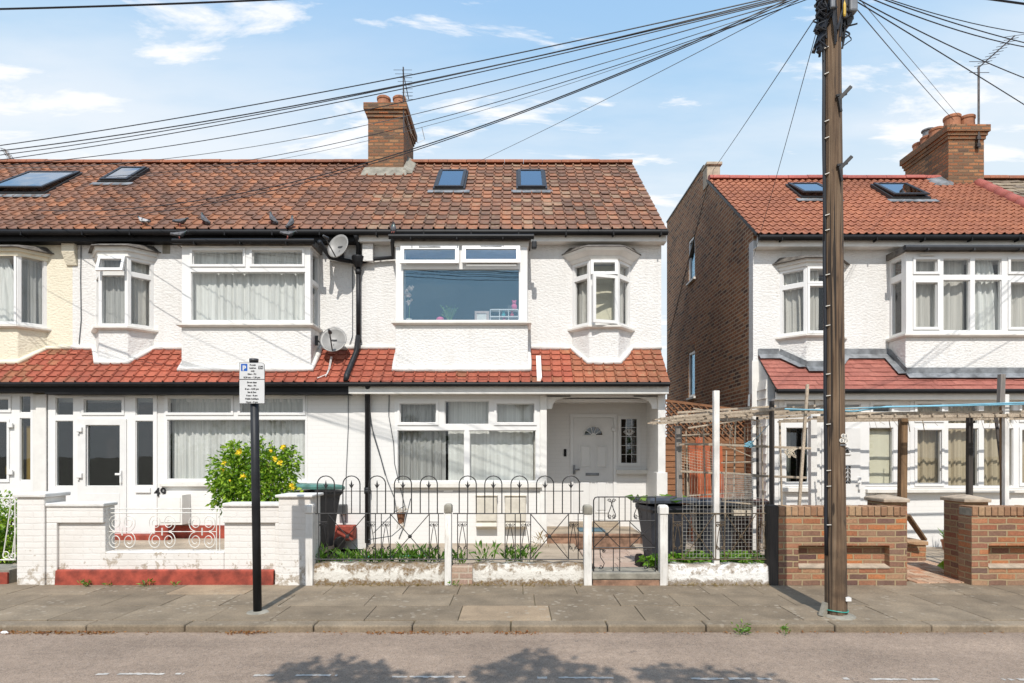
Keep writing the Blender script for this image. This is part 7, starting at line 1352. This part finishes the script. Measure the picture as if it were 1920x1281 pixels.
yP = 7.44; pole_('post', P(1342.5, 1061, yP), P(1342.5, 733, yP), .068, 'white_post'); pole_('post', P(1273, 935, 8.0), P(1272, 799, 8.0), .075, 'grey_board'); pole_('post', (X(1414, 8.6), 8.6, 0), P(1413, 775, 8.6), .05, 'white_post'); pole_('post', (X(1447, 7.7), 7.7, 0), P(1447, 752, 7.7), .05, 'dark_post'); pole_('post', (X(1421, 8.9), 8.9, 0), P(1418, 782, 8.9), .05, 'dark_post'); pole_('post', P(1404, 762, 8.2), P(1405, 740, 8.2), .025, 'white_post')
for a, b, c, d, y_, w in ((1273, 833, 1345, 833.5, 7.9, .032), (1345, 834, 1520, 841, 7.9, .03), (1275, 884, 1342, 887, 7.9, .028), (1345, 886, 1420, 891, 7.9, .026), (1410, 892, 1512, 896, 7.9, .03), (1275, 817, 1330, 815, 8.0, .025), (1352, 832, 1412, 858, 7.9, .012)): pole_('cross_rail', P(a, b, y_), P(c, d, y_), w, 'grey_lath')
for i in range(11): y_ = 7.7 + .17 * i; a = r.uniform(1250, 1268); m = MB(); z = 2.13 + .02 * r.uniform(-1, 1); m.bar((X(a, 8), y_, z - .06), (4.45, y_ + r.uniform(-.1, .1), z + .05), r.uniform(.018, .03)); build(m, 'lath', 'grey_lath', t)
for i in range(8): x = X(1275, 8) + .27 * i; m = MB(); m.bar((x, 7.66, 2.10 + .035 * i / 2), (x + r.uniform(-.1, .1), 9.5, 2.12 + .02 * i), r.uniform(.02, .035)); build(m, 'lath', 'grey_lath', t)
m = MB(); YM = 7.85
for k in range(25): x = X(1352, YM) + k * .0172; m.tube([(x, YM, Z(934, YM)), (x + .01, YM, Z(887 + k * .15, YM))], .0026, 3)
for k in range(13): z = Z(934, YM) + k * .0262; m.tube([(X(1352, YM), YM, z), (X(1412, YM), YM, z - .01)], .0026, 3)
build(m, 'wire_netting', 'wire_mesh', t); m = MB()
for k in range(9): m.tube([P(1278, 838 + k * 5, 7.95), P(1310, 842 + k * 5.5, 7.95), P(1342, 852 + k * 4.5, 7.95)], .003, 3)
for k in range(13): x = 1278 + k * 5; m.tube([P(x, 838, 7.95), P(x + r.uniform(-2, 2), 930, 7.95)], .0022, 3)
build(m, 'string_net', 'twine', t)
for a, b, c, d, y_, w in ((1262, 782, 1452, 768, 7.62, .03), (1258, 790, 1448, 776, 7.8, .024), (1270, 774, 1455, 762, 8.4, .03), (1290, 803, 1400, 786, 7.7, .022), (1300, 766, 1425, 790, 8.0, .02), (1352, 940, 1416, 946, 7.9, .02), (1290, 930, 1412, 922, 8.0, .018), (1352, 868, 1414, 866, 7.92, .018)): pole_('lath', P(a, b, y_), P(c, d, y_), w, 'grey_lath')
for a, b, c, d, y_, w in ((1322, 930, 1319, 800, 7.95, .018), (1290, 932, 1286, 806, 8.0, .02), (1375, 960, 1379, 790, 8.2, .02), (1398, 960, 1396, 800, 8.3, .016), (1432, 1030, 1428, 800, 8.1, .02), (1466, 955, 1462, 790, 7.9, .022), (1358, 1040, 1362, 845, 7.7, .016)): pole_('stake', P(a, b, y_), P(c, d, y_), w, 'grey_lath')
m = MB()
for k in range(30): x = r.uniform(1262, 1440); y0 = r.uniform(778, 800); l = r.uniform(8, 42); Yq = r.uniform(7.7, 8.4); m.tube([P(x, y0, Yq), P(x + r.uniform(-5, 5), y0 + l * .5, Yq), P(x + r.uniform(-8, 8), y0 + l, Yq)], .003, 3)
build(m, 'hanging_twine', 'twine', t); m = MB(); c = P(1405, 834, 7.88)
for k in range(14): m.tube([c + Vector((r.uniform(-.09, .06), -.02, r.uniform(-.02, .02))), c + Vector((r.uniform(-.05, .08), -.03, r.uniform(-.04, .06)))], .007, 4)
m.tube([c, P(1425, 815, 7.8), P(1447, 790, 7.7)], .004, 4); build(m, 'blue_knot', 'rope_blue', t)
m = MB()
for k in range(7): m.bar(P(1352 + r.uniform(-5, 5), 936 + k * 2.5, 8.0 + .04 * k), P(1412, 934 + k * 3.2, 8.0 + .04 * k), .02, .012)
build(m, 'stacked_lath', 'grey_lath', t); m = MB(); m.box(X(1376, 7.9), X(1398, 7.9), 7.9, 8.0, Z(967, 7.9), Z(957, 7.9)); m.box(X(1401, 7.9), X(1412, 7.9), 7.9, 8.0, Z(967, 7.9), Z(957, 7.9)); build(m, 'block', 'twine', t)
t2 = thing('timber_pergola', 'low pergola of grey laths on mismatched posts across the right-hand garden', 'pergola', (X(1700, 8), 8.0, 0)); PG = lambda n, p, q_, w, mat: pole_(n, p, q_, w, mat, t2)
PG('post', (X(1524, 9.4), 9.4, -.03), P(1523.5, 774, 9.4), .095, 'white_paint'); PG('post', (X(1690, 8.1), 8.1, -.03), P(1693, 785, 8.1), .085, 'brown_post'); PG('post', (X(1817, 8.1), 8.1, -.03), P(1818, 772, 8.1), .06, 'dark_post'); PG('post', P(1887, 950, 7.8), P(1866, 772, 8.2), .035, 'dark_post'); PG('post', P(1876, 760, 7.7), P(1878, 702, 7.7), .062, 'grey_board'); PG('post', (X(1885, 7.7), 7.7, -.03), P(1885.5, 740, 7.7), .055, 'white_post'); PG('post', (X(1879, 7.75), 7.75, -.03), P(1877, 762, 7.75), .03, 'brown_post'); PG('post', (X(1960, 8.0), 8.0, -.03), P(1960, 772, 8.0), .06, 'brown_post')
PG('leaning_lath', P(1498, 955, 7.6), P(1514, 721, 7.75), .034, 'grey_lath')
xl_, xr_2 = 4.5, 8.6
for i in range(11):
    y_ = 7.72 + .235 * i; m = MB(); z = 2.15 + r.uniform(-.02, .02); m.bar((xl_ - r.uniform(0, .3), y_, z - .03), (xr_2, y_ + r.uniform(-.08, .08), z + .02), r.uniform(.020, .03), r.uniform(.02, .03)); build(m, 'lath', 'grey_lath', t2)
PG('beam', (4.35, 7.68, 2.06), (8.6, 7.68, 2.10), .04, 'grey_lath')
for i in range(26): x = 4.5 + .16 * i; m = MB(); m.bar((x, 7.64, 2.09), (x + r.uniform(-.06, .06), 8.6 + r.uniform(-.3, .3), 2.12), r.uniform(.018, .03)); build(m, 'cross_lath', 'grey_lath', t2)
m = MB(); m.tube([(X(1470, 7.66), 7.64, 2.16), (X(1600, 7.66), 7.64, 2.13), (X(1660, 7.66), 7.64, 2.19), (X(1740, 7.66), 7.64, 2.20), (X(1920, 7.66), 7.62, 2.24)], .011, 5); m.tube([(X(1480, 7.66), 7.66, 2.14), (X(1640, 7.66), 7.62, 2.18), (X(1800, 7.66), 7.62, 2.2), (X(1930, 7.66), 7.6, 2.22)], .008, 5); build(m, 'blue_rope', 'rope_blue', t2); m = MB()
for k in range(34): x = r.uniform(4.4, 7.9); Yq = r.uniform(7.6, 8.2); z = 2.1; m = MB(); m.tube([(x, Yq, z), (x + r.uniform(-.04, .04), Yq, z - r.uniform(.02, .1)), (x + r.uniform(-.06, .06), Yq, z - r.uniform(.04, .18))], .003, 3); build(m, 'twine_strand', 'twine', t2)
m = MB()
c = P(1484, 846, 7.7)
for k in range(14): m.tube([P(1470 + k * 2, 841, 7.8), P(1478 + r.uniform(-8, 12), 848, 7.78), P(1484 + r.uniform(-8, 10), 853 + r.uniform(0, 6), 7.76)], .004, 4)
build(m, 'twine', 'twine', t2)
for k in range(5): y_ = 9.5 + .2 * k; m = MB(); m.bar((5.1, y_, 1.02 + .0), (5.1, y_, 1.0), .02); 
m = MB()
for px, zb in ((1737, .3), (1776, .3), (1806, .2)): m.tube([(X(px, 9.0), 9.9, 2.15), (X(px, 9.0), 9.85, 1.95)], .008, 4)
build(m, 'hanging_wire', 'iron_rusty', t2)
# ------------------------------------------------------------------ weeds, litter, the street tree whose shadow falls on the road
r = random.Random(15); GP = 'weeds in the pavement joints'
for a, b, n, h, lab in ((175, 1094, 26, .05, 'flat weed tuft at the left foot of the red plinth'), (293, 1092, 26, .07, 'upright weed tuft against the middle of the red plinth'), (219, 1094, 8, .03, 'tiny weed between two tufts at the red plinth'), (338, 1094, 8, .03, 'tiny weed in a joint near the parking sign'), (1391, 1188, 30, .08, 'weed growing from the kerb foot, the larger of two'), (1470, 1190, 18, .04, 'smaller weed at the kerb foot near the telegraph pole'), (852, 1098, 10, .04, 'small weed at the foot of the mossy topped post')):
    Y = 1.6 * F / (b - HY) if b < 1150 else 5.57; clump('weed', lab, X(a, Y), Y if b > 1150 else min(Y, Y7 - .03), -.06 if b > 1150 else 0, n, .05, h, 'weed_leaf', .018, .09, .9, r, GP)
m = MB()
for k in range(900):
    u = r.random(); px = r.uniform(-20, 215) if u < .35 else r.uniform(425, 500) if u < .5 else r.uniform(690, 890) if u < .68 else r.uniform(930, 1010) if u < .76 else r.uniform(0, 1900); Y = YK - .012 - abs(r.gauss(0, .035)); m.leaf((X(px, Y), Y, ZR + .004 + r.uniform(0, .012)), (r.uniform(-1, 1), r.uniform(-1, 1), r.uniform(-.1, .3)), r.uniform(.008, .018), r.uniform(.012, .035), 0, 0, r)
build(m, 'leaf_litter', 'dry_leaf', kind='stuff', label='dry orange leaves drifted along the foot of the kerb', cat='leaf litter')
m = MB()
for k in range(420):
    u = r.random(); Y = Y7 - abs(r.gauss(0, .04)) - .01; px = r.choice((r.uniform(590, 830), r.uniform(850, 1090), r.uniform(1255, 1440))); m.leaf((X(px, Y), Y, .003), (r.uniform(-1, 1), r.uniform(-1, .2), r.uniform(.1, .8)), .01, r.uniform(.03, .07), 0, 0, r)
build(m, 'dry_grass', 'dry_grass', kind='stuff', label='dry grass and moss along the foot of the low walls', cat='dry grass')
m = MB(); Y = 5.57; m.ball((X(8, Y), Y, ZR + .012), (.035, .02, .014), 7, 5); m.ball((X(14, Y), Y - .01, ZR + .01), (.02, .015, .012), 6, 4); build(m, 'paper_scrap', 'upvc', label='crumpled white paper scrap at the kerb in the bottom left', cat='litter', origin=(X(8, Y), Y, ZR))
t = thing('street_tree', 'leafy street tree on the near side, its shadow lying on the road', 'tree', (.3, -3.4, 0)); m = MB(); cot = 1 / math.tan(R(SUN_EL))
def shadow_pt(px, py, z): Y = 1.668 * F / (py - HY); return Vector((X(px, Y) - z * 0 - (z * cot) * math.tan(R(SUN_AZ)), Y - z * cot, z))
lobes = [(610, 1264, 4.7, .24), (540, 1266, 4.6, .12), (690, 1270, 4.7, .16), (650, 1292, 4.5, .34), (720, 1310, 4.5, .3), (1000, 1236, 5.0, .11), (985, 1258, 4.9, .2), (1055, 1264, 4.8, .18), (935, 1266, 4.8, .14), (1110, 1280, 4.7, .2), (1000, 1300, 4.8, .36), (1270, 1272, 4.6, .13), (1340, 1282, 4.5, .2), (1228, 1267, 4.6, .07), (1430, 1296, 4.5, .22), (850, 1330, 4.6, .4), (1200, 1335, 4.5, .4), (520, 1330, 4.4, .35)]
limb = MB()
for px, py, z, rad in lobes:
    c = shadow_pt(px, py, z); limb.tube([(.3, -3.4, 3.3), ((.3 + c.x) / 2, (-3.4 + c.y) / 2, (3.3 + c.z) / 2 + .35), tuple(c)], [.07, .03, .008], 6)
    for k in range(int(120 * rad / .2)): d = Vector((r.gauss(0, 1), r.gauss(0, 1), r.gauss(0, 1))).normalized(); m.leaf(c + d * rad * 1.15 * (r.random() ** .45), d + Vector((r.uniform(-1, 1), r.uniform(-1, 1), r.uniform(-.8, .4))), r.uniform(.05, .08), r.uniform(.08, .15), 0, .15, r)
for k in range(5200): d = Vector((r.gauss(0, 1), r.gauss(0, 1), r.gauss(0, 1))).normalized(); q0 = Vector((.3, -3.3, 4.9)) + Vector((d.x * 2.3, d.y * 1.5, d.z * 1.15)) * (r.random() ** .35); m.leaf(q0, d + Vector((r.uniform(-1, 1), r.uniform(-1, 1), r.uniform(-.8, .4))), r.uniform(.08, .13), r.uniform(.12, .2), 0, .15, r)
build(m, 'crown', 'tree_leaf', t); m = MB(); m.tube([(.3, -3.4, -.2), (.32, -3.4, 1.5), (.28, -3.42, 2.8), (.3, -3.4, 3.4)], [.14, .11, .1, .09], 12); tr_ = build(m, 'trunk', 'bark', t, smooth=True); build(limb, 'limb', 'bark', t, smooth=True)

m = MB(); r = random.Random(61); m.box(-16, 16, -6.6, -6.0, -.1, 1.5)  # unseen leafy row, added so the glass mirrors a dark band
for k in range(5200):
    x = r.uniform(-16, 16); top = 2.5 + .5 * math.sin(x * .9) + .35 * math.sin(x * 2.3 + 1) + .2 * math.sin(x * 5.1); z = r.uniform(0, 1) ** .7 * top; m.leaf((x, -5.9 + r.uniform(-.5, .12), z), (r.uniform(-1, 1), r.uniform(-.2, 1), r.uniform(-.4, 1)), r.uniform(.1, .2), r.uniform(.18, .34), 1, .1, r)
build(m, 'reflection_hedge', ['soil', 'tree_leaf'], kind='stuff', label='unseen leafy screen added across the street to give the porch glass a dark reflection', cat='reflection_hedge')
